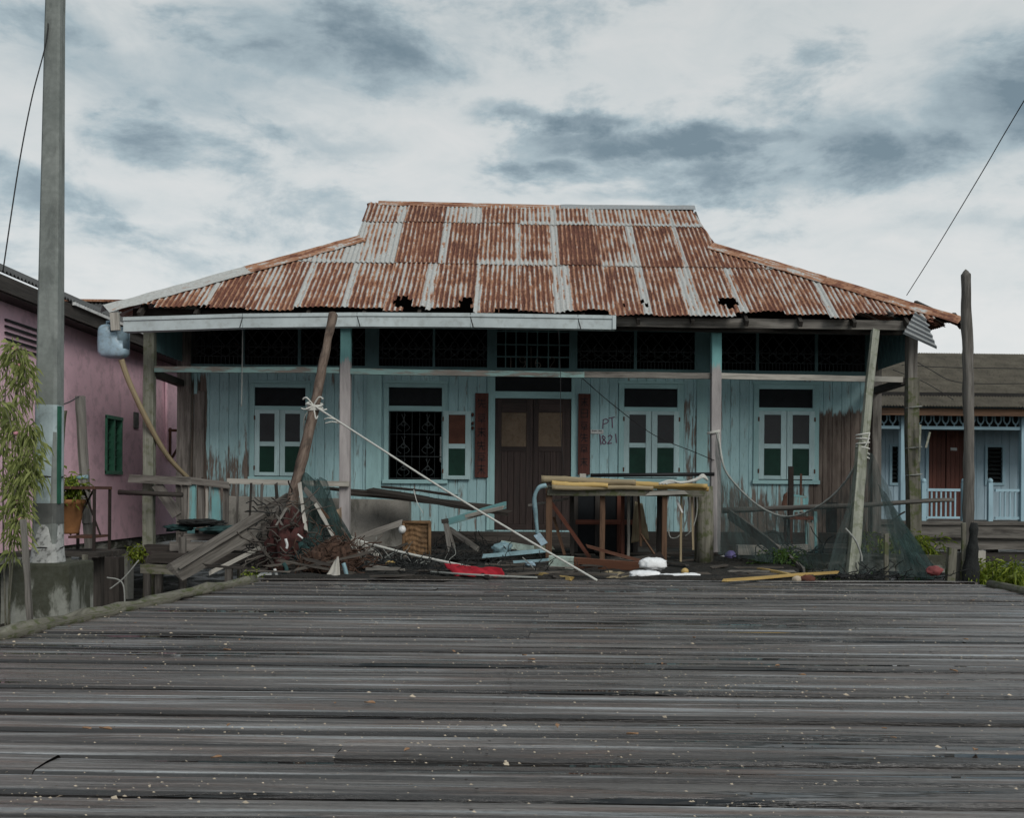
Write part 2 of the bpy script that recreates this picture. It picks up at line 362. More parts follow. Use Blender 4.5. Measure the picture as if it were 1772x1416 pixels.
M['teal'] = plain('blue_green_cloth', (.022, .062, .062), .85, sc=9, var=.5, dirt=(.02, .03, .03))
M['red'] = plain('bright_red_cloth', (.33, .010, .022), .8, sc=9, var=.35)
M['foam'] = plain('white_foam', (.80, .81, .82), .8, sc=14, var=.08, bump=.25, dirt=(.5, .5, .47), dirtamt=.3)
M['paleblue'] = plain('pale_blue_plastic', (.21, .33, .37), .5, sc=7, dirt=(.18, .24, .25), dirtamt=.4)
M['jerry'] = plain('cloudy_blue_plastic', (.30, .42, .50), .4, sc=5, dirt=(.16, .15, .12), dirtamt=.35, spec=.5)
M['wicker'] = wood('brown_matted_rattan', (.12, .07, .035), (.24, .145, .075), grain=(5, 30, 30), stainamt=.5, bump=1.0)
M['tanleaf'] = wood('tan_dry_frond', (.30, .22, .15), (.45, .36, .27))
M['terracotta'] = plain('terracotta', (.25, .115, .045), .85, sc=6)
M['oar'] = wood('varnished_brown_board', (.12, .052, .032), (.20, .095, .06), rough=.5)
M['mint'] = plain('pale_mint_paint', (.45, .56, .50), .6, sc=6, dirt=(.25, .28, .24))
M['orange'] = plain('dry_orange_leaf', (.36, .21, .12), .8, sc=20)
M['litter'] = plain('pale_dry_flakes', (.50, .42, .32), .85, sc=15, var=.5)
M['purple'] = plain('violet_ball_plastic', (.25, .20, .52), .5)
M['skyblue'] = painted('sky_blue_house_paint', (.34, .46, .53), (.2, .18, .16), (.3, .28, .25), peel=.06, dirt=.3)
M['skytrim'] = painted('bright_blue_trim', (.31, .46, .53), (.2, .18, .16), (.3, .28, .25), peel=.1, dirt=.2)
M['reddoor'] = wood('red_brown_door', (.10, .032, .022), (.15, .055, .038), stainamt=.2, rough=.6)
M['glass'] = plain('dark_window_glass', (.03, .036, .036), .15, spec=.6, bump=.03)
M['curtain'] = plain('white_curtain', (.62, .63, .60), .9, sc=5)
M['leafyel'] = leafmat('yellow_green_leaf', (.075, .12, .012), (.24, .28, .03))
M['leafdark'] = leafmat('mid_green_leaf', (.025, .055, .015), (.07, .13, .03))
M['leafpine'] = leafmat('feathery_leaf', (.10, .13, .035), (.36, .40, .15))
M['dullred'] = plain('faded_red_plastic', (.26, .07, .07), .7)
M['pinkpetal'] = plain('pink_petal', (.55, .25, .30), .7)

# ------------------------------------------------------------------ mesh builder
class MB:
    def __init__(s):
        s.v = []; s.f = []; s.gc = []; s.rn = []; s.ex = {}
    def add(s, vs, fs, gc, r=None, **ex):
        o = len(s.v)
        s.v += [Vector(v) for v in vs]; s.f += [tuple(i + o for i in f) for f in fs]
        s.gc += [Vector(q) for q in gc]
        r = random.random() if r is None else r
        s.rn += (r if isinstance(r, list) else [r] * len(vs))
        for k, a in ex.items(): s.ex.setdefault(k, []).extend(a)
        return o
    def box(s, x0, x1, y0, y1, z0, z1, r=None):
        x0, x1 = min(x0, x1), max(x0, x1); y0, y1 = min(y0, y1), max(y0, y1); z0, z1 = min(z0, z1), max(z0, z1)
        vs = [(x, y, z) for x in (x0, x1) for y in (y0, y1) for z in (z0, z1)]
        L = (x1 - x0, y1 - y0, z1 - z0); ax = L.index(max(L))
        off = random.random() * 40
        gc = [((v[ax]) + off, v[(ax + 1) % 3] + off, v[(ax + 2) % 3]) for v in vs]
        s.add(vs, [(0, 1, 3, 2), (4, 6, 7, 5), (0, 4, 5, 1), (2, 3, 7, 6), (0, 2, 6, 4), (1, 5, 7, 3)], gc, r); return s
    def bar(s, p, q, w, h=None, hint=None, seg=1, wob=0.0, taper=1.0, r=None, ragged=0.0):
        """rectangular timber from p to q: w across, h along the hint direction"""
        p = Vector(p); q = Vector(q); h = w if h is None else h
        ax = (q - p); L = ax.length; ax.normalize()
        hint = Vector(hint) if hint is not None else (Vector((0, 1, 0)) if abs(ax.y) < .8 else Vector((0, 0, 1)))
        b = (hint - ax * hint.dot(ax)).normalized(); a = ax.cross(b)
        vs = []; gc = []; off = random.random() * 40; sd = Vector((off, off * 1.7, off * .3))
        for i in range(seg + 1):
            t = i / seg; c = p.lerp(q, t); k = 1 + (taper - 1) * t
            if wob: c = c + noise.noise_vector(sd + Vector((t * L * 1.1, 0, 0))) * wob
            for (sx, sy) in ((-1, -1), (1, -1), (1, 1), (-1, 1)):
                e = Vector((0, 0, 0))
                if ragged and i in (0, seg): e = ax * (random.uniform(-1, 1) * ragged)
                if wob: e += noise.noise_vector(sd + Vector((t * L * 5, sx * 3, sy * 3))) * wob * .35
                vs.append(c + a * (sx * w / 2 * k) + b * (sy * h / 2 * k) + e)
                gc.append((t * L + off, sx * w / 2 + off, sy * h / 2))
        fs = [(0, 3, 2, 1)]
        for i in range(seg):
            for j in range(4):
                fs.append((i * 4 + j, i * 4 + (j + 1) % 4, i * 4 + 4 + (j + 1) % 4, i * 4 + 4 + j))
        e = seg * 4; fs.append((e, e + 1, e + 2, e + 3))
        s.add(vs, fs, gc, r); return s
    def tube(s, pts, rad, n=8, wob=0.0, r=None, cap=True, knots=0.0):
        pts = [Vector(p) for p in pts]; m = len(pts)
        rads = rad if isinstance(rad, (list, tuple)) else [rad] * m
        off = random.random() * 40; vs = []; gc = []; L = 0; a = None
        for i, p in enumerate(pts):
            tg = (pts[min(i + 1, m - 1)] - pts[max(i - 1, 0)]).normalized()
            if a is None:
                a = tg.cross(Vector((0, 0, 1)) if abs(tg.z) < .9 else Vector((1, 0, 0))).normalized()
            else:
                a = (a - tg * a.dot(tg)).normalized()
            b = tg.cross(a)
            if i: L += (p - pts[i - 1]).length
            for j in range(n):
                th = 2 * math.pi * j / n; k = rads[i]
                if wob: k *= 1 + wob * noise.noise(Vector((L * 4 + off, math.cos(th) * 1.5, math.sin(th) * 1.5)))
                vs.append(p + a * (math.cos(th) * k) + b * (math.sin(th) * k))
                gc.append((L + off, th * rads[i] + off, 0.0))
        fs = []
        for i in range(m - 1):
            for j in range(n):
                fs.append((i * n + j, i * n + (j + 1) % n, (i + 1) * n + (j + 1) % n, (i + 1) * n + j))
        if cap:
            fs.append(tuple(range(n))[::-1]); fs.append(tuple((m - 1) * n + j for j in range(n)))
        s.add(vs, fs, gc, r); return s
    def blob(s, c, rad, nu=28, nv=16, amp=.25, sc=2.0, seed=0, r=None, flat=None, power=1.0):
        c = Vector(c); vs = []; gc = []
        for i in range(nv + 1):
            ph = math.pi * i / nv
            for j in range(nu):
                th = 2 * math.pi * j / nu
                dd = Vector((math.sin(ph) * math.cos(th), math.sin(ph) * math.sin(th), math.cos(ph)))
                if power != 1.0:
                    dd = Vector([math.copysign(abs(x) ** power, x) for x in dd])
                k = 1 + amp * (noise.noise(dd * sc + Vector((seed, seed * 2, 0))) + .5 * noise.noise(dd * sc * 2.7 + Vector((seed, 0, seed))) + .3 * noise.noise(dd * sc * 6 + Vector((0, seed, 0))))
                p = Vector((dd.x * rad[0], dd.y * rad[1], dd.z * rad[2])) * k
                if flat is not None and p.z < flat: p.z = flat
                vs.append(c + p); gc.append(c + p)
        fs = []
        for i in range(nv):
            for j in range(nu):
                fs.append((i * nu + j, (i + 1) * nu + j, (i + 1) * nu + (j + 1) % nu, i * nu + (j + 1) % nu))
        s.add(vs, fs, gc, r); return s
    def sheet(s, p00, p10, p11, p01, nx=16, ny=16, amp=.05, sc=3.0, sag=0.0, seed=0, r=None, wav=None):
        p00, p10, p11, p01 = map(Vector, (p00, p10, p11, p01)); vs = []; gc = []
        nrm = (p10 - p00).cross(p01 - p00).normalized(); Lx = (p10 - p00).length; Ly = (p01 - p00).length
        for j in range(ny + 1):
            v = j / ny
            for i in range(nx + 1):
                u = i / nx
                p = p00.lerp(p10, u).lerp(p01.lerp(p11, u), v)
                p = p + nrm * (amp * (noise.noise(Vector((u * Lx * sc, v * Ly * sc, seed))) + .5 * noise.noise(Vector((u * Lx * sc * 2.5, v * Ly * sc * 1.2, seed + 5)))))
                if wav: p = p + nrm * wav[0] * math.sin(u * Lx * 2 * math.pi / wav[1])
                p.z -= sag * 4 * u * (1 - u) * (1 - v)
                vs.append(p); gc.append((v * Ly + seed, u * Lx + seed, seed))
        fs = [(j * (nx + 1) + i, j * (nx + 1) + i + 1, (j + 1) * (nx + 1) + i + 1, (j + 1) * (nx + 1) + i) for j in range(ny) for i in range(nx)]
        s.add(vs, fs, gc, r); return s
    def ribbon(s, pts, w, Y, th=.002, r=None):
        """flat brush stroke on a facade plane (x,z points)"""
        for (x0, z0), (x1, z1) in zip(pts, pts[1:]):
            s.bar((x0, Y, z0), (x1, Y, z1), w, th, hint=(0, 1, 0), r=r)
        return s
    def prism(s, poly, axis, a0, a1, r=None):
        """polygon (two coordinates) pushed along axis 'x','y' or 'z'"""
        n = len(poly)
        def P(u, v, a): return {'x': (a, u, v), 'y': (u, a, v), 'z': (u, v, a)}[axis]
        vs = [P(u, v, a0) for u, v in poly] + [P(u, v, a1) for u, v in poly]
        fs = [tuple(range(n)), tuple(range(2 * n - 1, n - 1, -1))] + [(i, i + n, (i + 1) % n + n, (i + 1) % n) for i in range(n)]
        s.add(vs, fs, vs, r); return s
    def leaf(s, p, d, L, w, r=None, droop=.2):
        d = Vector(d).normalized(); sd = d.cross(Vector((random.uniform(-.5, .5), random.uniform(-.5, .5), 1))).normalized()
        p = Vector(p); tip = p + d * L + Vector((0, 0, -droop * L)); mid = p + d * (L * .5)
        s.add([p, mid + sd * w / 2, tip, mid - sd * w / 2], [(0, 1, 2), (0, 2, 3)], [p, p, p, p], random.random() if r is None else r); return s
    def build(s, name, mat, parent=None, smooth=False, bevel=0.0, solid=0.0, base=None):
        me = bpy.data.meshes.new(name)
        if parent is not None: o0 = ORG[parent.name]
        elif base is not None: o0 = Vector(base)
        else:
            xs = [v.x for v in s.v]; ys = [v.y for v in s.v]; zs = [v.z for v in s.v]
            o0 = Vector(((min(xs) + max(xs)) / 2, (min(ys) + max(ys)) / 2, min(zs)))
        me.from_pydata([tuple(v - o0) for v in s.v], [], s.f); me.update()
        at_ = me.attributes.new('gc', 'FLOAT_VECTOR', 'POINT'); at_.data.foreach_set('vector', [c for q in s.gc for c in q])
        at_ = me.attributes.new('wp', 'FLOAT_VECTOR', 'POINT'); at_.data.foreach_set('vector', [c for q in s.v for c in q])
        at_ = me.attributes.new('rnd', 'FLOAT', 'POINT'); at_.data.foreach_set('value', s.rn)
        for k, a in s.ex.items():
            at_ = me.attributes.new(k, 'FLOAT', 'POINT'); at_.data.foreach_set('value', a)
        if smooth: me.polygons.foreach_set('use_smooth', [True] * len(me.polygons))
        me.materials.append(mat)
        o = bpy.data.objects.new(name, me); C.objects.link(o)
        if parent is not None: o.parent = parent
        else: o.location = o0
        ORG[o.name] = o0
        if bevel:
            b = o.modifiers.new('bevel', 'BEVEL'); b.width = bevel; b.segments = 1; b.limit_method = 'ANGLE'
        if solid:
            b = o.modifiers.new('thick', 'SOLIDIFY'); b.thickness = solid; b.offset = 0
        return o
ORG = {}
def tag(o, label, cat, group=None):
    o['label'] = label; o['category'] = cat
    if group: o['group'] = group
    return o
def thing(name, label, cat, base, group=None):
    o = bpy.data.objects.new(name, None); C.objects.link(o); o.location = base; o.empty_display_size = .2
    ORG[o.name] = Vector(base); return tag(o, label, cat, group)
def kind(o, k): o['kind'] = k; return o
def rect(px0, py0, px1, py1, Y):
    my, mx = (py0 + py1) / 2, (px0 + px1) / 2
    return at(px0, my, Y).x, at(px1, my, Y).x, at(mx, py1, Y).z, at(mx, py0, Y).z     # x0 x1 z0 z1
def path(pts, n=6):
    """smooth curve through points (Catmull-Rom)"""
    P = [Vector(p) for p in pts]; out = []
    for i in range(len(P) - 1):
        a, b, c, d = P[max(i - 1, 0)], P[i], P[i + 1], P[min(i + 2, len(P) - 1)]
        for k in range(n):
            t = k / n
            out.append(.5 * ((2 * b) + (c - a) * t + (2 * a - 5 * b + 4 * c - d) * t * t + (3 * b - a - 3 * c + d) * t ** 3))
    out.append(P[-1]); return out
# ================================================================== SETTING
def grid_ground():
    mb = MB()
    def ax(lo, hi, f0, f1, step, big):
        a = []; v = f0
        while v < f1: a.append(v); v += step
        a.append(f1); v = f1; s = step
        while v < hi: s *= 1.6; v = min(hi, v + s); a.append(v)
        v = f0; s = step
        while v > lo: s *= 1.6; v = max(lo, v - s); a.insert(0, v)
        return a
    X = ax(-500, 500, -9, 11, .22, 0); Y = ax(-300, 900, 4, 26, .22, 0)
    vs = [(x, y, -.98 + (.10 * noise.noise(Vector((x * .8, y * .8, 0))) + .06 * noise.noise(Vector((x * 3, y * 3, 4)))) * (1 if abs(x) < 12 and y < 28 else .3)) for y in Y for x in X]
    n = len(X)
    fs = [(j * n + i, j * n + i + 1, (j + 1) * n + i + 1, (j + 1) * n + i) for j in range(len(Y) - 1) for i in range(n - 1)]
    mb.add(vs, fs, vs, 0.0)
    kind(mb.build('ground', M['mud'], smooth=True, base=(0, 10, -1)), 'structure')
grid_ground()

# deck of broad wet planks, lying a few degrees off the house front
DA = -.058
def dk(u, v): return Vector((u * math.cos(DA) - v * math.sin(DA), 6 + u * math.sin(DA) + v * math.cos(DA), 0))
def deck():
    nails = MB(); mb = MB(); v = -6.6; i = 0
    while v < 6.2:
        w = random.choice((.17, .2, .23, .27, .3)); sd = random.random() * 99
        cuts = [-5.4, random.uniform(-2, 3.5), 6.6]
        if random.random() < .8: cuts = [-5.4, 6.6]
        for a, b in zip(cuts, cuts[1:]):
            b -= .002; nx = int((b - a) / .11) + 1; rr = random.random(); off = random.random() * 60
            cup = random.uniform(.002, .010); lift = random.uniform(-.006, .005); roll = random.uniform(-.035, .035)
            prof = [(0, -.06), (0, -.014), (.05, -.003), (.12, 0), (.5, 0), (.88, 0), (.95, -.003), (1, -.014), (1, -.06)]
            vs = []; gc = []; ed = []
            for k in range(nx + 1):
                u = a + (b - a) * k / nx
                for (t, dz) in prof:
                    vv = v + t * w
                    e = .006 * noise.noise(Vector((u * 1.3, sd, 0))) if t in (0, 1) else 0
                    z = dz + lift + roll * (t - .5) * w - cup * (4 * (t - .5) ** 2) * (1 if rr < .6 else -1) + .005 * noise.noise(Vector((u * .7, vv * 3, sd)))
                    p = dk(u, vv + e); lx = -2.72 - (10.9 - p.y) * .128
                    p.x = max(lx, min(5.0 + .03 * noise.noise(Vector((vv * 9, 0, 0))), p.x)); p.y = min(p.y, 11.12); p.z = z
                    vs.append(p); gc.append((u + off, t * w + off, dz)); ed.append(1.0 if t in (0, 1) else .75 if t in (.05, .95) else .12 if t in (.12, .88) else 0)
            m = len(prof)
            fs = [(k * m + j, (k + 1) * m + j, (k + 1) * m + j + 1, k * m + j + 1) for k in range(nx) for j in range(m - 1)]
            mb.add(vs, fs, gc, rr, ed=ed)
        for ux in (-2.45, .02, 2.5, 4.75):
            for t in (.24, .76):
                p = dk(ux + random.uniform(-.03, .03), v + w * t)
                if p.y > 10.9 or p.x < -2.5 - (10.9 - p.y) * .128: continue
                q = [p + Vector((.007 * math.cos(k * 1.047), .007 * math.sin(k * 1.047), .0075)) for k in range(6)]
                nails.add(q, [(0, 1, 2, 3, 4, 5)], q, .5)
        v += w + random.choice((.014, .018, .024, .032, .045)); i += 1
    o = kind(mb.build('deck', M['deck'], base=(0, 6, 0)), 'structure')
    kind(nails.build('nail_heads', M['iron'], o), 'stuff')
    mb = MB()
    for y in (2.2, 4.4, 6.6, 8.8, 10.8):
        mb.bar((-2.6 - (10.9 - y) * .128, y, -.16), (4.9, y, -.16), .14, .2, hint=(0, 0, 1))
        for x in (-2.5, 0, 2.5, 4.8): mb.bar((x - (.3 if x < -1 else 0), y, -1.05), (x - (.3 if x < -1 else 0), y, -.2), .14)
    kind(mb.build('deck_supports', M['darkwood'], base=(0, 6, -1)), 'structure')
deck()
# far trim board along the deck end
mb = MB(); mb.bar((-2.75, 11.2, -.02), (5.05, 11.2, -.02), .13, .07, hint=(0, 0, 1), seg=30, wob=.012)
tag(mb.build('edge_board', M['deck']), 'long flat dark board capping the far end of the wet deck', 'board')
mb = MB(); pts = [Vector((-2.70 - (10.95 - y) * .128, y, .022)) + Vector((random.uniform(-.012, .012), 0, random.uniform(-.008, .012))) for y in [1.2 + .25 * k for k in range(40)]]
mb.tube(pts, [.05 + .012 * math.sin(i * 1.7) for i in range(len(pts))], 10, .5)
tag(mb.build('edge_log', M['mosswood'], smooth=True), 'mossy round log lying as kerb along the left deck edge', 'log')
mb = MB(); mb.tube([Vector((5.02, y, .015)) for y in [1.2 + .4 * k for k in range(25)]], .045, 8, .4)
tag(mb.build('edge_log', M['mosswood'], smooth=True), 'low kerb log along the right-hand deck edge', 'log')

# dark yard platform between deck and house
def yard():
    mb = MB(); nx, ny = 60, 50
    vs = []
    for j in range(ny + 1):
        for i in range(nx + 1):
            y = 11.18 + (15.62 - 11.18) * j / ny
            xl = -2.55 + .25 * noise.noise(Vector((y * 1.4, 0, 0))) - .1 * (y - 11); xr = 3.05 + .3 * noise.noise(Vector((y * 1.6, 5, 0))) + (.25 * (y - 11))
            x = xl + (xr - xl) * i / nx
            z = -.03 + .05 * noise.noise(Vector((x * 2, y * 2, 0))) + .03 * noise.noise(Vector((x * 7, y * 7, 2)))
            vs.append((x, y, z))
    n = nx + 1
    fs = [(j * n + i, j * n + i + 1, (j + 1) * n + i + 1, (j + 1) * n + i) for j in range(ny) for i in range(nx)]
    mb.add(vs, fs, vs, 0.0)
    kind(mb.build('yard_floor', M['yard'], smooth=True, solid=.12), 'structure')
    mb = MB()
    for x in (-2.4, -.6, 1.2, 3.0):
        for y in (11.6, 13.4, 15.2): mb.bar((x, y, -1.05), (x, y, -.1), .13)
    kind(mb.build('yard_supports', M['darkwood'], base=(0, 13, -1)), 'structure')
yard()

# ================================================================== THE TURQUOISE HOUSE
YW, YF = 17.1, 15.7
house = thing('wooden_house', 'abandoned turquoise board house with rusted corrugated hip roof', 'house', (0, 17, 0))
ZF = at(920, 918, YW).z                      # inner floor level
XL, XR = at(308, 760, YW).x, at(1522, 760, YW).x
ZT = at(900, 645, YW).z                      # top of the board wall
ZG0, ZG1 = at(900, 640, YW).z, at(900, 566, YW).z

# ---- openings
WIN = {}
def win_rects(l, t, r, b): return rect(l, t, r, b, YW)
OPEN = []
wspec = [  # frame outer l,t,r,b ; transom ; shutter zone
    ('a', (436, 667, 533, 827), (441, 671, 529, 703), (441, 710, 528, 824)),
    ('b', (668, 667, 770, 832), (673, 671, 765, 703), (673, 712, 765, 829)),
    ('c', (1074, 668, 1179, 830), (1080, 673, 1172, 705), (1079, 712, 1175, 827)),
    ('d', (1307, 669, 1413, 833), (1313, 674, 1406, 706), (1312, 712, 1409, 830))]
for k, fo, tr, sh in wspec:
    WIN[k] = (rect(*fo, YW), rect(*tr, YW), rect(*sh, YW)); OPEN.append(WIN[k][0])
DOOR = rect(850, 648, 992, 918, YW); OPEN.append(DOOR)

# ---- front wall: grooved vertical boards round the openings
def board_profile(mb, x0, x1, z0, z1, y, wb=.155, jag=0.0):
    """front skin of vertical boards with v-grooves between x0 and x1"""
    k0 = math.floor(x0 / wb); xs = []
    k = k0
    while k * wb < x1:
        a, b = max(x0, k * wb), min(x1, (k + 1) * wb)
        if b - a > .004:
            rr = noise.random(); random.seed(k * 31 + 5); rr = random.random(); dy = random.uniform(-.004, .004)
            e0 = .006 if a == k * wb else 0; e1 = .006 if b == (k + 1) * wb else 0
            zz0, zz1 = z0, z1
            prof = [(a, .012), (a + e0, dy), (b - e1, dy), (b, .012)]
            vs = []
            for zz in (zz0, zz1):
                for (x, d) in prof: vs.append((x, y + d, zz))
            off = k * 3.77
            gc = [(v[2] + off, v[0] + off, 0) for v in vs]
            mb.add(vs, [(0, 1, 5, 4), (1, 2, 6, 5), (2, 3, 7, 6)], gc, rr)
        k += 1
wall = MB()
xsplit = sorted({XL, XR} | {o[0] for o in OPEN} | {o[1] for o in OPEN})
for a, b in zip(xsplit, xsplit[1:]):
    ops = [o for o in OPEN if o[0] <= a + 1e-6 and o[1] >= b - 1e-6]
    z = ZF - .03
    for o in sorted(ops, key=lambda o: o[2]):
        if o[2] > z: board_profile(wall, a, b, z, o[2], YW)
        z = max(z, o[3])
    if z < ZT: board_profile(wall, a, b, z, ZT, YW)
random.seed(11)
# backing so that the wall has thickness
bk = []
for a, b in zip(xsplit, xsplit[1:]):
    ops = [o for o in OPEN if o[0] <= a + 1e-6 and o[1] >= b - 1e-6]; z = ZF - .03
    for o in sorted(ops, key=lambda o: o[2]):
        if o[2] > z: bk.append((a, b, z, o[2]))
        z = max(z, o[3])
    if z < ZT: bk.append((a, b, z, ZT))
for a, b, z0, z1 in bk:
    vs = [(a, YW + .013, z0), (b, YW + .013, z0), (b, YW + .013, z1), (a, YW + .013, z1), (a, YW + .06, z0), (b, YW + .06, z0), (b, YW + .06, z1), (a, YW + .06, z1)]
    wall.add(vs, [(4, 7, 6, 5), (0, 4, 5, 1), (3, 2, 6, 7), (0, 3, 7, 4), (1, 5, 6, 2)], [(v[2], v[0], 0) for v in vs], .5)
front = wall.build('front_wall', M['wall'], house)
# side walls, back wall, floor, rooms (seen only through the openings)
for x in (XL + .03, XR - .03):
    mb = MB()
    for y in [YW + .062 + .2 * j for j in range(21)]:
        mb.box(x - .02, x + .02, y, y + .194, ZF - .1, ZG1 + .16)
    mb.build('side_wall', M['greywood'], house)
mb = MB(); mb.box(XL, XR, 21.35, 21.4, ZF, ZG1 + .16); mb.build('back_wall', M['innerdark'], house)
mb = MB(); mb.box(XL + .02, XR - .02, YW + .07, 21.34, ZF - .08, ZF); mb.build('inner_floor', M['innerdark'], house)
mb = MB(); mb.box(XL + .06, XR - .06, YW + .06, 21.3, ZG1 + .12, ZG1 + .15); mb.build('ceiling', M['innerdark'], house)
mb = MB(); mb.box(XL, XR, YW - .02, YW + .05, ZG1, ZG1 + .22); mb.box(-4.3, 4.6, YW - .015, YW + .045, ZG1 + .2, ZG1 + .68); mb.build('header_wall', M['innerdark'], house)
# corner boards and cover battens
for l, r in ((308, 331), (1508, 1523)):
    mb = MB()
    x0, x1, *_ = rect(l, 760, r, 761, YW); mb.bar(((x0 + x1) / 2, YW - .035, ZF - .3), ((x0 + x1) / 2, YW - .035, ZG1 + .1), x1 - x0, .06, hint=(0, 1, 0), seg=12, wob=.012)
    mb.build('corner_board', M['greywood'], house)
for l, r in ((336, 341), (634, 655), (843, 848), (1205, 1224), (655, 660)):
    mb = MB(); x0, x1, *_ = rect(l, 760, r, 761, YW); mb.box(x0, x1, YW - .028, YW - .003, ZF, ZT - .01)
    mb.build('cover_batten', M['trim'], house)
mb = MB(); x0, x1, z0, z1 = rect(336, 682, 354, 830, YW)
mb.bar(((x0 + x1) / 2, YW - .03, z0), ((x0 + x1) / 2, YW - .03, z1), x1 - x0, .02, hint=(0, 1, 0), seg=10, wob=.012, ragged=.06)
mb.build('bare_board', M['greywood'], house)
# plinth beam and door step
mb = MB(); x0, x1, z0, z1 = rect(706, 919, 1000, 945, YW); mb.box(x0, x1, YW - .22, YW - .03, z0, z1 - .01)
mb.build('door_step', M['darkwood'], house, bevel=.006)
mb = MB(); x0, x1, z0, z1 = rect(1030, 921, 1523, 948, YW); mb.box(x0, x1, YW - .08, YW - .02, z0, z1)
mb.build('plinth_beam', M['darkwood'], house, bevel=.006)

# ---- windows
def frame_bars(mb, R, t, y0, y1):
    x0, x1, z0, z1 = R
    mb.box(x0, x0 + t, y0, y1, z0, z1); mb.box(x1 - t, x1, y0, y1, z0, z1)
    mb.box(x0 + t, x1 - t, y0 + .002, y1 - .002, z0, z0 + t); mb.box(x0 + t, x1 - t, y0 + .002, y1 - .002, z1 - t, z1)
def shutter(win, R, y0=None, hinge_left=True, lit=False):
    """a shutter leaf with a brown upper and a green lower pane"""
    x0, x1, z0, z1 = R; y0 = YW - .03 if y0 is None else y0
    w = x1 - x0; h = z1 - z0; st = w * .20; mid = z0 + h * .485
    mb = MB()
    mb.box(x0, x0 + st, y0, y0 + .035, z0, z1); mb.box(x1 - st, x1, y0, y0 + .035, z0, z1)
    for a, b in ((z0, z0 + h * .055), (mid - h * .035, mid + h * .035), (z1 - h * .055, z1)):
        mb.box(x0 + st, x1 - st, y0 + .002, y0 + .033, a, b)
    mb.build('shutter', M['shutter'], win, bevel=.003)
    hx = x0 if hinge_left else x1
    for hz in (.12, .88): mb = MB(); mb.box(hx - .012, hx + .012, y0 - .006, y0 + .002, z0 + h * hz - .035, z0 + h * hz + .035); mb.build('hinge', M['rustiron'], win)
    mb = MB(); mb.box(x0 + st, x1 - st, y0 + .012, y0 + .02, mid + h * .035, z1 - h * .055); mb.build('pane', M['panered' if lit else 'panebrown'], win)
    mb = MB(); mb.box(x0 + st, x1 - st, y0 + .012, y0 + .02, z0 + h * .055, mid - h * .035); mb.build('pane', M['panegreen'], win)
for k in 'abcd':
    FR, TR, SH = WIN[k]; x0, x1, z0, z1 = FR
    mb = MB()
    zt0, zt1 = TR[2], TR[3]; t = .045
    mb.box(x0 - .035, TR[0], YW - .028, YW + .06, z0, z1 + .03); mb.box(TR[1], x1 + .035, YW - .028, YW + .06, z0, z1 + .03)
    mb.box(TR[0], TR[1], YW - .025, YW + .06, zt1, z1 + .028); mb.box(TR[0], TR[1], YW - .025, YW + .06, SH[3], zt0)
    mb.box(x0 - .05, x1 + .05, YW - .055, YW + .06, z0 - .05, z0 + (SH[2] - z0) * .5)
    mb.box(x0 - .05, x1 + .05, YW - .035, YW - .005, z1 + .03, z1 + .075)
    w = mb.build('window', M['trim'], house, bevel=.003)
    mb = MB(); mb.box(TR[0], TR[1], YW + .02, YW + .026, zt0, zt1); mb.build('transom_pane', M['panedark'], w)
    if k == 'b':
        mb = MB(); X0, X1, Z0, Z1 = SH; yb = YW + .03
        frame_bars(mb, (X0, X1, Z0, Z1), .014, yb, yb + .014)
        for i in range(1, 7): mb.tube([(X0 + (X1 - X0) * i / 7, yb, Z0), (X0 + (X1 - X0) * i / 7, yb, Z1)], .0045, 6)
        for zz in (.33, .66): mb.box(X0, X1, yb - .004, yb + .004, Z0 + (Z1 - Z0) * zz - .006, Z0 + (Z1 - Z0) * zz + .006)
        for cx in (.27, .73):
            for cz in (.17, .5, .83):
                px, pz = X0 + (X1 - X0) * cx, Z0 + (Z1 - Z0) * cz
                for s in (-1, 1):
                    pts = [(px + s * (.03 + .085 * math.sin(a) * (1 - a / 7)), yb - .01, pz - .14 + .28 * (a / 6.3)) for a in [x * .35 for x in range(19)]]
                    mb.tube(pts, .005, 5)
                    pts = [(px + s * .06 * math.cos(a) * (a / 6), yb - .01, pz + .06 * math.sin(a) * (a / 6)) for a in [x * .5 for x in range(13)]]
                    mb.tube(pts, .0045, 5)
        mb.build('grille', M['grille'], w, smooth=True)
        mb = MB(); a, b, c, e = rect(761, 756, 766, 800, YW); mb.sheet((a, YW + .05, c), (b, YW + .05, c), (b, YW + .05, e), (a, YW + .05, e), 6, 8, .01, 8, seed=3)
        mb.build('curtain', M['curtain'], w, smooth=True, solid=.004)
        shutter(w, rect(767, 712, 815, 830, YW), YW - .075, lit=True)
    else:
        X0, X1, Z0, Z1 = SH; xm = (X0 + X1) / 2
        shutter(w, (X0, xm - .004, Z0, Z1)); shutter(w, (xm + .004, X1, Z0, Z1), hinge_left=False)
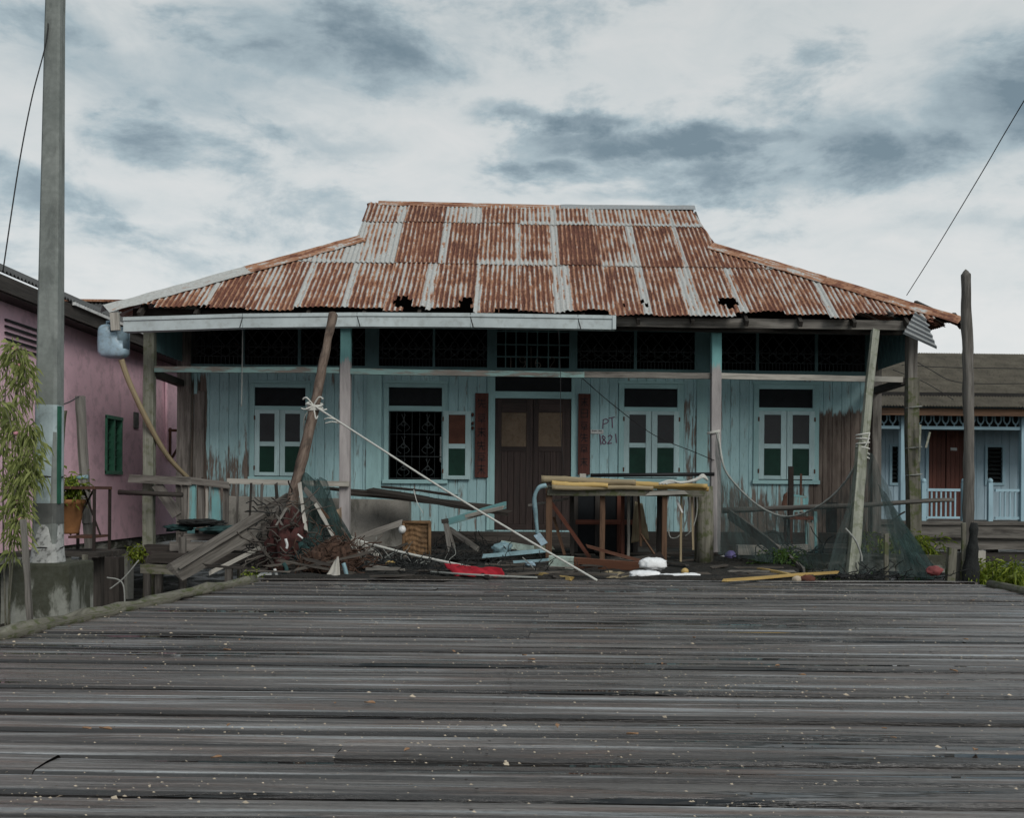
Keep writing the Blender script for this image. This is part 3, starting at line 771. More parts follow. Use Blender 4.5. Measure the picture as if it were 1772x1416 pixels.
# ---- double door
mb = MB(); x0, x1, z0, z1 = DOOR
T = rect(857, 652, 985, 678, YW); L = rect(856, 690, 988, 918, YW)
mb.box(x0 - .02, L[0], YW - .03, YW + .06, z0, z1); mb.box(L[1], x1 + .02, YW - .03, YW + .06, z0, z1)
mb.box(L[0], L[1], YW - .027, YW + .06, T[3], z1); mb.box(L[0], L[1], YW - .027, YW + .06, L[3], T[2])
doorf = mb.build('door', M['trim'], house, bevel=.003)
mb = MB(); mb.box(L[0], L[1], YW + .02, YW + .026, T[2], T[3]); mb.build('transom_pane', M['panedark'], doorf)
xm = (L[0] + L[1]) / 2
for a, b, pn in ((L[0], xm - .004, (868, 714, 911, 773)), (xm + .004, L[1], (932, 714, 973, 773))):
    P = rect(*pn, YW); mb = MB(); y0, y1 = YW + .002, YW + .045
    mb.box(a, P[0], y0, y1, L[2], L[3]); mb.box(P[1], b, y0, y1, L[2], L[3])
    mb.box(P[0], P[1], y0, y1, P[3], L[3]); 
    n = 4
    for i in range(n):
        u0, u1 = P[0] + (P[1] - P[0]) * i / n, P[0] + (P[1] - P[0]) * (i + 1) / n
        mb.box(u0 + .002, u1 - .002, y0 + .01, y1, L[2] + .1, P[2] - .08)
    mb.box(P[0], P[1], y0, y1 - .001, L[2], L[2] + .1); mb.box(P[0], P[1], y0, y1 - .001, P[2] - .08, P[2])
    mb.build('door_leaf', M['door'], doorf, bevel=.003)
    mb = MB(); mb.box(P[0], P[1], y0 + .015, y0 + .022, P[2], P[3]); mb.build('pane', M['panetan'], doorf)

# ---- grille band over the wall
def uprights(xs):
    mb = MB()
    for l, r in xs:
        x0, x1, *_ = rect(l, 600, r, 601, YW); mb.box(x0, x1, YW - .03, YW + .02, ZG0 + .03, ZG1)
    x0, x1, *_ = rect(325, 600, 1516, 601, YW)
    mb.box(x0, x1, YW - .022, YW + .018, ZG1 - .05, ZG1 - .001); mb.box(x0, x1, YW - .034, YW + .03, ZT, ZG0 + .03)
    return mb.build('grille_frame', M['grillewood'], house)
UPR = [(325, 332), (419, 424), (516, 521), (632, 656), (749, 753), (843, 860), (985, 999), (1097, 1102), (1202, 1228), (1308, 1313), (1410, 1415), (1497, 1516)]
gf = uprights(UPR)
for (a, b), (c, d) in zip(UPR, UPR[1:]):
    x0, x1 = at(b, 600, YW).x, at(c, 600, YW).x; z0, z1 = ZG0 + .03, ZG1 - .05; mb = MB(); y = YW + .0
    if b == 860:
        for q in (875, 893, 912, 930, 949, 968):
            x = at(q, 600, YW).x; mb.bar((x, y, z0), (x, y, z1), .022, .014, hint=(0, 1, 0))
        for q in (574, 597, 618):
            z = at(920, q, YW).z; mb.bar((x0, y - .002, z), (x1, y - .002, z), .022, .014, hint=(0, 1, 0))
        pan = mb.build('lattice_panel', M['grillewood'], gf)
        y2 = YW - .012
        def st(pts, w=.012):
            mb = MB()
            q = [(at(px, py, YW).x, at(px, py, YW).z) for px, py in pts]; mb.ribbon(q, w, y2, .008); mb.build('year_numeral', M['greywood'], gf)
        st([(884, 618), (884, 637)]); st([(919, 601), (919, 637)])
        st([(909, 622), (906, 618), (902, 618), (899, 622), (901, 627), (906, 628), (909, 624), (909, 632), (905, 637), (900, 636)])
        st([(936, 620), (932, 618), (928, 622), (926, 630), (928, 636), (933, 637), (936, 632), (933, 628), (927, 629)])
        st([(951, 622), (955, 618), (959, 620), (959, 625), (951, 637), (961, 637)])
        continue
    w = x1 - x0; n = max(1, round(w / .24)); st_ = w / n; zm = (z0 + z1) / 2
    for i in range(n):
        a0 = x0 + i * st_
        for zb, zt in ((zm - .02, z1 - .04), (z0 + .12, zm - .02)):
            mb.bar((a0, y, zb), (a0 + st_, y, zt), .011, .008); mb.bar((a0, y + .008, zt), (a0 + st_, y + .008, zb), .011, .008)
        for q in (.0, .25, .5, .75):
            mb.bar((a0 + q * st_, y + .004, z0), (a0 + q * st_, y + .004, z0 + .13), .010, .008)
        for q in (.25, .75): mb.bar((a0 + q * st_, y + .004, zm - .12), (a0 + q * st_, y + .004, zm + .08), .010, .008)
        mb.tube([(a0 + st_ / 2 + .035 * math.cos(t), y - .004, zm + .035 * math.sin(t)) for t in [k * .52 for k in range(13)]], .004, 5)
    for zz in (z0 + .13, zm - .02): mb.bar((x0, y - .004, zz), (x1, y - .004, zz), .010, .008)
    mb.build('lattice_panel', M['grille'], gf)

# ---- verandah posts and beams
def zpx(px, py, Y): return at(px, py, Y).z
def vpost(l, r, top, bot, mat, wob=.006, Y=YF, name='post', nm=house):
    x = (at(l, 700, Y).x + at(r, 700, Y).x) / 2; w = abs(at(r, 700, Y).x - at(l, 700, Y).x)
    mb = MB(); mb.bar((x, Y, zpx(l, bot, Y)), (x, Y, zpx(l, top, Y)), w, w * .9, hint=(0, 1, 0), seg=14, wob=wob)
    return mb.build(name, mat, nm, bevel=.006)
vpost(250, 268, 555, 952, M['greenwood'], .012)
vpost(589, 607, 555, 930, M['postpaint'])
vpost(1230, 1247, 556, 968, M['postpaint'])
mb = MB(); x = at(1577, 700, YF).x
mb.bar((at(1578, 800, YF).x, YF, -.2), (at(1578, 590, YF).x, YF, zpx(1578, 580, YF)), .15, .14, hint=(0, 1, 0), seg=14, wob=.02)
mb.build('post', M['greywood'], house, bevel=.006)
# thin beam along the front (two lengths) with returns to the wall
def seg_beam(pts, w, h, mat, Y=YF):
    mb = MB()
    for (a, b), (c, d) in zip(pts, pts[1:]):
        mb.bar(at(a, b, Y), at(c, d, Y), w, h, hint=(0, 1, 0), seg=10, wob=.006)
    return mb.build('verandah_beam', mat, house)
seg_beam([(268, 639), (588, 641)], .085, .05, M['bluerail'], YF - .02)
seg_beam([(607, 643), (1011, 649)], .085, .06, M['bluerail'], YF - .04)
seg_beam([(1010, 648), (1232, 651)], .09, .05, M['greywood'], YF + .02)
seg_beam([(1247, 651), (1562, 657)], .085, .05, M['palewood'], YF - .02)
for px, py in ((262, 645), (1566, 660)):
    mb = MB(); a = at(px, py, YF); mb.bar(a, (a.x, YW, a.z - .02), .12, .1, seg=6, wob=.01); mb.build('verandah_beam', M['darkwood'], house)
# head beam carrying the rafters, seen dark under the ragged eave
mb = MB(); a, b = at(232, 566, 15.55), at(1560, 566, 15.55); zb = at(900, 567, 15.55).z
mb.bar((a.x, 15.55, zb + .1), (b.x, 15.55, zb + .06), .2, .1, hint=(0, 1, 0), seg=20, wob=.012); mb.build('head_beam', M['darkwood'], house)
mb = MB(); a, b = at(1040, 560, 15.3), at(1566, 566, 15.3)
mb.bar(a + Vector((0, 0, .03)), b + Vector((0, 0, .02)), .14, .03, hint=(0, 1, 0), seg=16, wob=.012, ragged=.05)
mb.build('fascia_board', M['greywood'], house)
# side lattice of the verandah
for sgn, px in ((-1, 262), (1, 1570)):
    mb = MB(); x = at(px, 600, YF).x; z0, z1 = ZG0 + .06, ZG1 + .02
    for i in range(7):
        y0 = YF + .1 + i * .19
        mb.bar((x, y0, z0), (x, y0 + .19, z1), .012, .012); mb.bar((x + .01, y0, z1), (x + .01, y0 + .19, z0), .012, .012)
    mb.box(x - .02, x + .02, YF + .08, YW - .05, z1, z1 + .05)
    for i in range(8): mb.box(x + .025, x + .035, YF + .09 + i * .165, YF + .09 + i * .165 + .158, z0, z1)
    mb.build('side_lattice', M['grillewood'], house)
# verandah floor
mb = MB(); y = 15.5
zf = .08; x0, x1 = at(268, 950, YF).x, at(1590, 950, YF).x
while y < YW - .02:
    mb.bar((x0 - .1 + random.uniform(-.05, .05), y + .08, zf - .02), (x1 + random.uniform(-.05, .1), y + .08, zf - .02), .155, .035, hint=(0, 0, 1), seg=20, wob=.012); y += .163
mb.build('verandah_floor', M['darkwood'], house)
mb = MB(); mb.bar((x0 - .25, 15.6, zf - .13), (x1, 15.6, zf - .13), .16, .12, hint=(0, 1, 0), seg=16, wob=.02)
mb.build('floor_beam', M['mosswood'], house)
for q in (258, 420, 600, 900, 1240, 1420, 1580):
    mb = MB(); x = at(q, 950, 15.62).x; mb.bar((x, 15.66, -1.1), (x, 15.66, zf - .2), .15, .15, hint=(0, 1, 0), seg=6, wob=.02); mb.build('stilt', M['mosswood'], house)

# ---- roof
SL = .72; Z0, Y0 = 3.54, 15.1
def onroof(px, py):
    d = ray(px, py); t = (Z0 + SL * (CAM.y - Y0) - CAM.z) / (d.z - SL * d.y); return CAM + d * t
nl = math.hypot(1, SL); Sd = Vector((0, 1 / nl, SL / nl)); Nd = Vector((0, -SL / nl, 1 / nl)); O = Vector((0, Y0, Z0))
def us(px, py):
    p = onroof(px, py) - O; return p.x, p.dot(Sd)
cl, cr_ = us(172, 541), us(1662, 548); gl, gr = us(616, 414), us(1241, 427); tl, tr_ = us(634, 350), us(1196, 360)
RS = (tl[1] + tr_[1]) / 2; YR = (O + Sd * RS).y; ZR = (O + Sd * RS).z
cl = (cl[0], .0); cr_ = (cr_[0], .0)
def smax(u):
    if u < gl[0]: return gl[1] * (u - cl[0]) / (gl[0] - cl[0]) - .05
    if u < tl[0]: return RS - .02 if u > gl[0] else gl[1]
    if u < tr_[0]: return RS - .02
    if u < gr[0]: return RS + (gr[1] - RS) * (u - tr_[0]) / (gr[0] - tr_[0]) - .02
    return gr[1] * (cr_[0] - u) / (cr_[0] - gr[0]) - .05
WL = .0762
def sheets(mb, U, S, N, O, u0, u1, rows, wid, clip, rnd, first=0.0, ragged=0.0, holes=(), sm=lambda u: 0.0, look=None, ns=14):
    for ri, (s0, s1) in enumerate(rows):
        k0 = math.floor((u0 - first) / wid)
        for k in range(k0, math.ceil((u1 - first) / wid)):
            ua, ub = max(u0, first + k * wid), min(u1, first + (k + 1) * wid + .03)
            if ub - ua < .05: continue
            rl, side, wside, bot, pale = look(ri, k) if look else (rnd.random() * .7 + .2, rnd.choice((-1, 0, 1)), .1, 0, 0)
            nu = max(6, int((ub - ua) / WL * 6)); tilt = rnd.uniform(-.012, .012); sl = rnd.uniform(-.03, .03) if ri == 0 else 0
            low = rnd.random() * ragged if ri == 0 else rnd.uniform(-.02, .03)
            low2 = rnd.random() * ragged * .4 if ri == 0 else 0
            vs = []; gc = []; zn = []; wv = []; rls = []; off = rnd.random() * 50
            for i in range(nu + 1):
                u = ua + (ub - ua) * i / nu
                cmx = min(s1 + .06, clip(u)); cmn = max(s0 + low + low2 * (u - ua) / wid + (ragged * .25 * max(0, noise.noise(Vector((u * 5, ri, 3)))) if ri == 0 else 0), sm(u))
                for j in range(ns + 1):
                    t = j / ns; s = cmn + (max(cmx, cmn) - cmn) * t
                    w = math.cos(2 * math.pi * u / WL)
                    h = .0105 * w + .014 * (1 - t) + .005 * (k % 2) + .006 * noise.noise(Vector((u * 2, s * 2, ri)))
                    if ri == 0: h += .02 * (1 - t) ** 3 * noise.noise(Vector((u * 3, 7, 1)))
                    p = O + U * (u + tilt * (s - s0)) + S * s + N * h
                    vs.append(p); gc.append((s + off, u + off, ri)); wv.append(w)
                    f = (u - ua) / wid; z = 0
                    if side < 0 and f < wside: z = 1
                    if side > 0 and f > 1 - wside: z = 1
                    jn = .05 * noise.noise(Vector((u * 14, ri, k)))
                    if bot and s - s0 < bot + jn: z = max(z, .9)
                    z = max(z, pale * (.7 + .6 * noise.noise(Vector((u * 2, s * 1.5, k)))))
                    zn.append(z); rls.append(rl)
            m = ns + 1; fs = []
            for i in range(nu):
                if clip(ua + (ub - ua) * (i + .5) / nu) < s0 + .04: continue
                for j in range(ns):
                    a = vs[i * m + j]; b = vs[(i + 1) * m + j + 1]
                    if (a - b).length < .004: continue
                    cu = ua + (ub - ua) * (i + .5) / nu; cs = ((a + b) / 2 - O).dot(S)
                    if any(((cu - hx) / hw) ** 2 + ((cs - hs) / hh) ** 2 < 1 + .9 * noise.noise(Vector((cu * 22, cs * 9, 2))) for hx, hs, hw, hh in holes): continue
                    fs.append((i * m + j, (i + 1) * m + j, (i + 1) * m + j + 1, i * m + j + 1))
            if fs: mb.add(vs, fs, gc, 0.0, zn=zn, wv=wv, rl=rls)
R = random.Random(5)
r1, r2 = us(900, 460)[1], us(900, 389)[1]
first = us(757, 440)[0]; WID = us(831, 440)[0] - us(690, 440)[0]; WID *= .5
LOOK = {}
def look(ri, k):
    if (ri, k) not in LOOK:
        q = random.Random(ri * 97 + k * 13 + 3)
        if ri == 0: v = (.62 + q.random() * .28, q.choice((-1, -1, 1, 0)), q.choice((.12, .16, .2)), 0, q.choice((0, 0, 0, .12)))
        elif ri == 1: v = (.55 + q.random() * .4, q.choice((-1, 1, 1, 0)), q.choice((.1, .14, .2)), q.choice((0, 0, .16, .2)), q.choice((0, 0, 0, .1)))
        else: v = (.42 + q.random() * .4, q.choice((-1, 1, 0)), .14, q.choice((0, .12, .14)), q.choice((0, .1, .25)))
        LOOK[(ri, k)] = v
    return LOOK[(ri, k)]
# the sheets as they are in the photograph: age, side lap, its width, bottom lap, paleness
for k, v in {(1, -2): (.42, 1, .2, .1, .3), (1, -1): (.98, 0, 0, 0, 0), (1, 0): (.9, -1, .22, 0, 0), (1, 1): (.72, 1, .05, .2, 0), (1, 2): (.78, 1, .2, .2, 0),
             (1, 3): (1.05, 0, 0, 0, 0), (1, 4): (.72, 1, .2, .24, 0), (1, 5): (.92, 0, 0, 0, 0), (1, 6): (.85, -1, .14, 0, 0), (1, 7): (.9, 0, 0, 0, 0),
             (2, -2): (.6, 1, .18, 0, 0), (2, -1): (1.0, 0, 0, 0, 0), (2, 0): (.3, 1, .2, 0, .35), (2, 1): (.75, 0, 0, 0, .05), (2, 2): (.62, 1, .12, .16, .05),
             (0, -2): (.7, -1, .2, 0, .1), (0, -1): (.78, 1, .22, 0, 0), (0, 0): (.78, 0, .2, 0, 0), (0, 1): (.8, -1, .08, 0, 0), (0, 2): (.85, 1, .2, 0, 0),
             (0, 3): (.8, -1, .2, 0, 0), (0, 4): (.82, 1, .2, 0, 0), (0, 5): (.8, 1, .2, 0, 0), (0, 6): (.72, -1, .12, .1, 0), (1, -3): (.45, 1, .3, .12, .3)}.items(): LOOK[k] = v
def hole(px, py, w, h): u, s = us(px, py); return (u, s, w, h)
HOLES = [hole(697, 524, .14, .20), hole(806, 525, .10, .17), hole(1260, 524, .15, .20), hole(1290, 545, .16, .10), hole(1078, 527, .035, .06), hole(1110, 521, .05, .05), hole(1118, 528, .03, .04), hole(722, 541, .28, .13), hole(785, 541, .30, .13), hole(880, 543, .26, .12), hole(365, 538, .22, .10), hole(545, 541, .2, .09), hole(1025, 545, .3, .10), hole(1350, 550, .2, .08), hole(1500, 548, .2, .1)]
mb = MB()
sheets(mb, Vector((1, 0, 0)), Sd, Nd, O, cl[0] + .25, cr_[0] - .42, [(-.06, r1), (r1, r2), (r2, RS)], WID, smax, R, first, .20, HOLES, look=look)
# back slope, plainly sheeted
Sb = Vector((0, -Sd.y, Sd.z)); Nb = Vector((0, -Nd.y, Nd.z)); Ob = Vector((0, 2 * YR - Y0, Z0))
sheets(mb, Vector((1, 0, 0)), Sb, Nb, Ob, cl[0] + .1, cr_[0] - .1, [(0, RS)], WID, smax, R, first, ns=6)
# hip ends
for sg, c, g2 in ((-1, cl, gl), (1, cr_, gr)):
    yg = (O + Sd * g2[1]).y; zg = (O + Sd * g2[1]).z
    run = abs(c[0] - g2[0]); S2 = Vector((-sg * run, 0, zg - Z0)); sm_ = S2.length; S2.normalize()
    N2 = Vector((sg * (zg - Z0), 0, run)).normalized(); O2 = Vector((c[0], 0, Z0)); half = YR - Y0; gh = YR - yg
    def clip2(u, half=half, gh=gh, sm_=sm_): 
        a = abs(u - YR); return sm_ if a < gh else sm_ * (half - a) / (half - gh) - .04
    sheets(mb, Vector((0, 1, 0)), S2, N2, O2, Y0 + .1, 2 * YR - Y0 - .1, [(-.05, sm_)], WID, clip2, R, ragged=.12, ns=10)
roof = mb.build('roof', M['roof'], house, solid=.002)
# gablet ends
for u, sg in ((gl[0], -1), (gr[0], 1)):
    mb = MB(); yg = (O + Sd * gl[1]).y; zg = (O + Sd * gl[1]).z
    mb.prism([(yg, zg - .05), (2 * YR - yg, zg - .05), (YR, ZR - .06)], 'x', u - sg * .12 - .015, u - sg * .12 + .015); mb.build('gablet', M['greywood'], house)
# flashing caps on hips and ridge
def cap(pa, pb, na, nb, wa, mat, name, seg=24, lift=.035, crimp=.0):
    """two flanges folded over the line pa-pb; na, nb are the unit directions of the flanges"""
    mb = MB(); vs = []; gc = []; off = random.random() * 30
    for i in range(seg + 1):
        t = i / seg; p = pa.lerp(pb, t) + Vector((0, 0, lift + .012 * noise.noise(Vector((t * 7, off, 0)))))
        L = t * (pb - pa).length; jw = wa * (1 + .12 * noise.noise(Vector((t * 9, off, 3))))
        row = [p + na * jw + Vector((0, 0, -.012)), p + na * jw * .5 + Vector((0, 0, .0)), p + na * .03 + Vector((0, 0, .012)), p + nb * .03 + Vector((0, 0, .012)), p + nb * wa * .5, p + nb * wa + Vector((0, 0, -.012))]
        vs += row; gc += [(L + off, q * .08 + off, 0) for q in range(6)]
    fs = [(i * 6 + j, i * 6 + j + 1, (i + 1) * 6 + j + 1, (i + 1) * 6 + j) for i in range(seg) for j in range(5)]
    n = len(vs); mb.add(vs, fs, gc, 0.0, zn=[0] * n, wv=[0] * n, rl=[.5] * n)
    return mb.build(name, mat, roof, solid=.004)
def P(us_): return O + Vector((us_[0], 0, 0)) + Sd * us_[1]
for sg, c, g2, mats in ((-1, cl, gl, ('cap', 'caprust')), (1, cr_, gr, ('caprust', 'caprust'))):
    a, b = P(c), P(g2); run = abs(c[0] - g2[0])
    ax = (b - a).normalized(); na = ax.cross(Nd); na = na if na.x * -sg > 0 else -na; na = na.normalized()
    N2 = Vector((sg * (b.z - Z0), 0, run)).normalized(); nb = ax.cross(N2); nb = nb if nb.y > 0 else -nb; nb.normalize()
    m = a.lerp(b, .52)
    cap(a, m + ax * .05, na, nb, .24, M[mats[0]], 'hip_flashing', lift=.045); cap(m, b + ax * .05, na, nb, .24, M[mats[1]], 'hip_flashing', lift=.05)
ra = O + Sd * RS
dn = -Sd; db = -Sb
cap(Vector((tl[0] + .22, ra.y, ra.z)), Vector((at(976, 354, YR).x, ra.y, ra.z - .02)), dn, db, .17, M['caprust'], 'ridge_cap', lift=.03)
cap(Vector((at(970, 354, YR).x, ra.y, ra.z - .015)), Vector((tr_[0] + .06, ra.y, ra.z + .01)), dn, db, .17, M['zincgrey'], 'ridge_cap', lift=.035)
# a sheet at the right corner, torn loose and hanging
A_, B_ = at(1588, 541, 14.95), at(1624, 600, 14.8)
mb = MB(); nx, ny = 30, 10; c0, c1 = at(1583, 541, 15.0), at(1563, 577, 14.9); e0, e1 = at(1612, 558, 14.9), at(1622, 604, 14.75)
vs = []; gc = []
for j in range(ny + 1):
    v = j / ny
    for i in range(nx + 1):
        u = i / nx
        far = c0.lerp(e0, v * (1)) ; near = c1.lerp(e1, v)
        p = far.lerp(near, u)
        if v > .75: p = p - (e1 - c1) * (.16 * (1 - u) * (1 + .8 * noise.noise(Vector((u * 9, 1, 0)))))
        p = p + Vector((0, -.014, .0)) * math.cos(u * 5.5 * 2 * math.pi) * 1.3
        vs.append(p); gc.append((v, u * .5, 0))
fs = [(j * (nx + 1) + i, j * (nx + 1) + i + 1, (j + 1) * (nx + 1) + i + 1, (j + 1) * (nx + 1) + i) for j in range(ny) for i in range(nx)]
n = len(vs); mb.add(vs, fs, gc, 0, zn=[.3] * n, wv=[0] * n, rl=[.35] * n)
mb.build('torn_sheet', M['zincgrey'], roof, solid=.003)
# ragged eave sheets and rafters at the right corner
mb = MB()
for i, (px, py, ln) in enumerate(((1545, 545, .5), (1590, 552, .45), (1630, 552, .35), (1648, 553, .25))):
    p = at(px, py, 15.15 + .1 * i); mb.bar(p, p + Vector((-.25, ln + .6, .42)), .07, .05, r=.5, ragged=.04)
mb.build('corner_rafters', M['darkwood'], roof)
for i in range(16):
    x = cl[0] + .5 + i * .8; ln = min(2.5, max(.3, (smax(x) - .12) * Sd.y))
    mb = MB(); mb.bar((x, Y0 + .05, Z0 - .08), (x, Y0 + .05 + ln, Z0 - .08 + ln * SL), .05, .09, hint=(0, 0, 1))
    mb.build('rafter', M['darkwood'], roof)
mb = MB()
for i in range(26):
    u = R.uniform(cr_[0] - .55, cr_[0] + .02); p = P((u, .0)) + Vector((0, R.uniform(-.05, .25), R.uniform(-.05, .03)))
    mb.sheet(p, p + Vector((.09, .02, -.02)), p + Vector((.07 + R.uniform(0, .05), .16, .06)), p + Vector((-.02, .15, .07)), 4, 4, .02, 9, seed=i)
n = len(mb.v); mb.ex = {'zn': [0] * n, 'wv': [0] * n, 'rl': [.9] * n}
mb.build('eave_scrap', M['roof'], roof, solid=.003)

# ---- gutter: painted box gutter in five lengths
gut = [(213, 549, 574), (420, 543, 567), (618, 541, 565), (814, 542, 566), (1000, 545, 569), (1060, 546, 570)]
YG = 14.93
mb = MB(); jn = [(213, 549, 574), (225, 549, 574)]
for (a, t0, b0), (c, t1, b1) in zip(gut, gut[1:]):
    p0, p1 = at(a, t0, YG), at(c, t1, YG); q0, q1 = at(a, b0, YG), at(c, b1, YG)
    g_ = .004; x0, x1 = p0.x + g_, p1.x - g_
    def ring(x, zt, zb): return [(x, YG, zb), (x, YG, zt - .055), (x, YG - .018, zt - .05), (x, YG - .018, zt), (x, YG - .006, zt), (x, YG + .012, zt - .04), (x, YG + .012, zb + .012), (x, YG + .15, zb + .012), (x, YG + .15, zt), (x, YG + .165, zt), (x, YG + .165, zb)]
    v = ring(x0, p0.z, q0.z) + ring(x1, p1.z, q1.z); n = 11
    fs = [(i, (i + 1) % n, (i + 1) % n + n, i + n) for i in range(n)] + [tuple(range(n))[::-1], tuple(range(n, 2 * n))]
    mb.add(v, fs, [Vector(q) for q in v], None)
p, q = at(1060, 546, YG), at(1060, 570, YG); mb.box(p.x, p.x + .05, YG - .02, YG + .16, q.z, p.z)
mb.build('gutter', M['gutter'], house)
mb = MB()
for (a, t0, b0) in gut[1:5]:
    p, q = at(a, t0 + 6, YG), at(a + 5 * (1 if a > 500 else -1), b0, YG); mb.bar(p + Vector((0, -.004, 0)), q + Vector((0, -.004, 0)), .012, .004)
mb.build('gutter_joint', M['cable'], house)
# broken end of the left eave
mb = MB(); p = at(198, 556, 14.98); mb.bar(p + Vector((0, 0, .12)), p + Vector((.02, 0, -.13)), .12, .05, r=.2); mb.build('eave_block', M['palewood'], house)

# ---- boards and marks hung or painted on the wall
def st2(*strokes, w=.016):
    mb = MB()
    for pts in strokes: mb.ribbon([(at(px, py, YW).x, at(px, py, YW).z) for px, py in pts], w, YW - .008, .003)
    mb.build('painted_character', M['scrawl'], house)
st2([(1044, 727), (1043, 742)], [(1043, 727), (1049, 725), (1053, 728), (1051, 732), (1045, 734)])
st2([(1053, 724), (1064, 722)], [(1059, 724), (1060, 741)])
st2([(1038, 753), (1040, 770)]); st2([(1047, 757), (1043, 754), (1042, 758), (1046, 762), (1049, 766), (1046, 769), (1042, 767), (1044, 762), (1048, 758)])
st2([(1052, 756), (1056, 753), (1059, 756), (1057, 761), (1051, 768), (1059, 767)]); st2([(1065, 751), (1067, 767)])
def couplet(px, rows, label):
    R_ = rect(*px, YW); b = thing('couplet_board', label, 'sign board', ((R_[0] + R_[1]) / 2, YW - .04, R_[2]), 'boards with brushed characters beside the door')
    mb = MB(); mb.box(R_[0], R_[1], YW - .052, YW - .03, R_[2], R_[3]); mb.build('board', M['couplet'], b, bevel=.004)
    cx = (R_[0] + R_[1]) / 2; W = R_[1] - R_[0]
    for f, strokes in rows:
        mb = MB()
        cz = R_[3] - (R_[3] - R_[2]) * f
        for s_ in strokes: mb.ribbon([(cx + W * .3 * a, cz + W * .34 * c) for a, c in s_], .014, YW - .055, .003)
        mb.build('character', M['ink'], b)
ri_ = [[(-.9, .9), (-.9, -1)], [(-.9, .9), (.9, .9), (.9, -1)], [(-.9, 0), (.9, 0)], [(-.9, -1), (.9, -1)]]
g1_ = [[(-1, .7), (1, .7)], [(0, 1), (0, -1)], [(-.8, 0), (.8, 0)], [(0, 0), (-1, -1)], [(0, 0), (1, -1)]]
g2_ = [[(-.8, 1), (-1, .2)], [(-.9, .6), (.9, .6)], [(0, 1), (0, -.2)], [(-1, -.1), (1, -.1)], [(0, -.1), (-.8, -1)], [(.2, -.1), (.3, -.9), (1, -.8)]]
g3_ = [[(-1, .9), (1, .9)], [(-.7, .4), (.7, .4), (.7, -.2), (-.7, -.2), (-.7, .4)], [(-1, -.6), (1, -.6)], [(0, -.2), (0, -1)]]
couplet((822, 681, 845, 827), [(.12, g2_), (.3, g3_), (.46, g1_), (.62, g2_), (.76, g3_), (.9, g1_)], 'faded maroon character board left of the brown door')
couplet((1000, 682, 1021, 822), [(.1, g1_), (.24, ri_), (.4, g3_), (.54, g2_), (.68, g3_), (.84, g1_)], 'faded maroon character board right of the brown door')
R_ = rect(1022, 744, 1044, 751, YW); s_ = thing('number_plate', 'small white plate with dark lettering beside the right maroon board', 'plate', ((R_[0] + R_[1]) / 2, YW - .01, R_[2]))
mb = MB(); mb.box(R_[0], R_[1], YW - .014, YW - .006, R_[2], R_[3]); mb.build('plate', M['white'], s_)
mb = MB()
for i in range(6):
    if i == 3: continue
    x = R_[0] + .025 + i * .028; mb.ribbon([(x, R_[2] + .035), (x, R_[3] - .012), (x + .014, R_[3] - .014), (x + .014, R_[2] + .036)], .006, YW - .016, .002)
mb.build('lettering', M['panebrown'], s_)
mb = MB()
for z, c in ((718, 0), (733, 0), (741, 0)):
    p = at(818, z, YW); mb.blob((p.x, YW - .02, p.z), (.022, .012, .03), 10, 6, .3)
tag(mb.build('paper_charm', M['couplet'], smooth=True), 'tiny tattered red paper strip stuck beside the left maroon board', 'paper strip')
# ================================================================== PINK HOUSE (left)
PX = -6.75
pk = thing('pink_house', 'faded pink plastered house on concrete stilts with long grey roof', 'house', (PX - 2, 18, -.95))
def pz(px, py):                                   # point on the pink side wall seen at a pixel
    d = ray(px, py); t = PX / d.x; return CAM + d * t
zb, zt = pz(185, 936).z, pz(185, 600).z + .25
mb = MB(); win = (pz(182, 722), pz(209, 818)); wy0, wy1, wz0, wz1 = win[0].y, win[1].y, win[1].z, win[0].z
def wallpiece(y0, y1, z0, z1): mb.box(PX - .12, PX, y0, y1, z0, z1, r=.5)
wallpiece(11, wy0, zb, zt); wallpiece(wy1, 25, zb, zt); wallpiece(wy0, wy1, zb, wz0); wallpiece(wy0, wy1, wz1, zt)
mb.box(PX - 6, PX - .121, 10.9, 11, zb, zt); mb.box(PX - 6, PX - .121, 25, 25.1, zb, zt)
mb.build('wall', M['pink'], pk)
mb = MB(); mb.box(PX - 5.9, PX - .05, 11.05, 24.95, zb - .16, zb - .002); mb.build('floor_slab', M['footing'], pk)
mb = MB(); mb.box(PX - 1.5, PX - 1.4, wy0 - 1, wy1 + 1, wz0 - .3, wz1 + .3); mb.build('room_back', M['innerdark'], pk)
for px, py in ((205, 940), (128, 950), (60, 960), (236, 930)):
    p = pz(px, py); mb = MB(); mb.bar((PX - .25, p.y, -1.2), (PX - .25, p.y, zb - .16), .3, .3, seg=4, wob=.01); mb.build('stilt', M['footing'], pk)
mb = MB()
for a, b in ((wy0, wy0 + .05), (wy1 - .05, wy1), ((wy0 + wy1) / 2 - .03, (wy0 + wy1) / 2 + .03)): mb.box(PX - .07, PX + .03, a, b, wz0 - .03, wz1 + .03)
for z0, z1 in ((wz0 - .04, wz0 + .02), (wz1 - .02, wz1 + .04)): mb.box(PX - .068, PX + .04, wy0, wy1, z0, z1)
pw = mb.build('window', M['greenframe'], pk, bevel=.004)
mb = MB()
for i in range(1, 7):
    z = wz0 + (wz1 - wz0) * i / 7; mb.bar((PX - .03, wy0, z), (PX - .03, wy1, z), .012, .012)
mb.build('bars', M['greenframe'], pw)
mb = MB(); mb.box(PX - .06, PX - .055, wy0, wy1, wz0, wz1); mb.build('pane', M['glass'], pw)
mb = MB(); ym = (wy0 + wy1) / 2
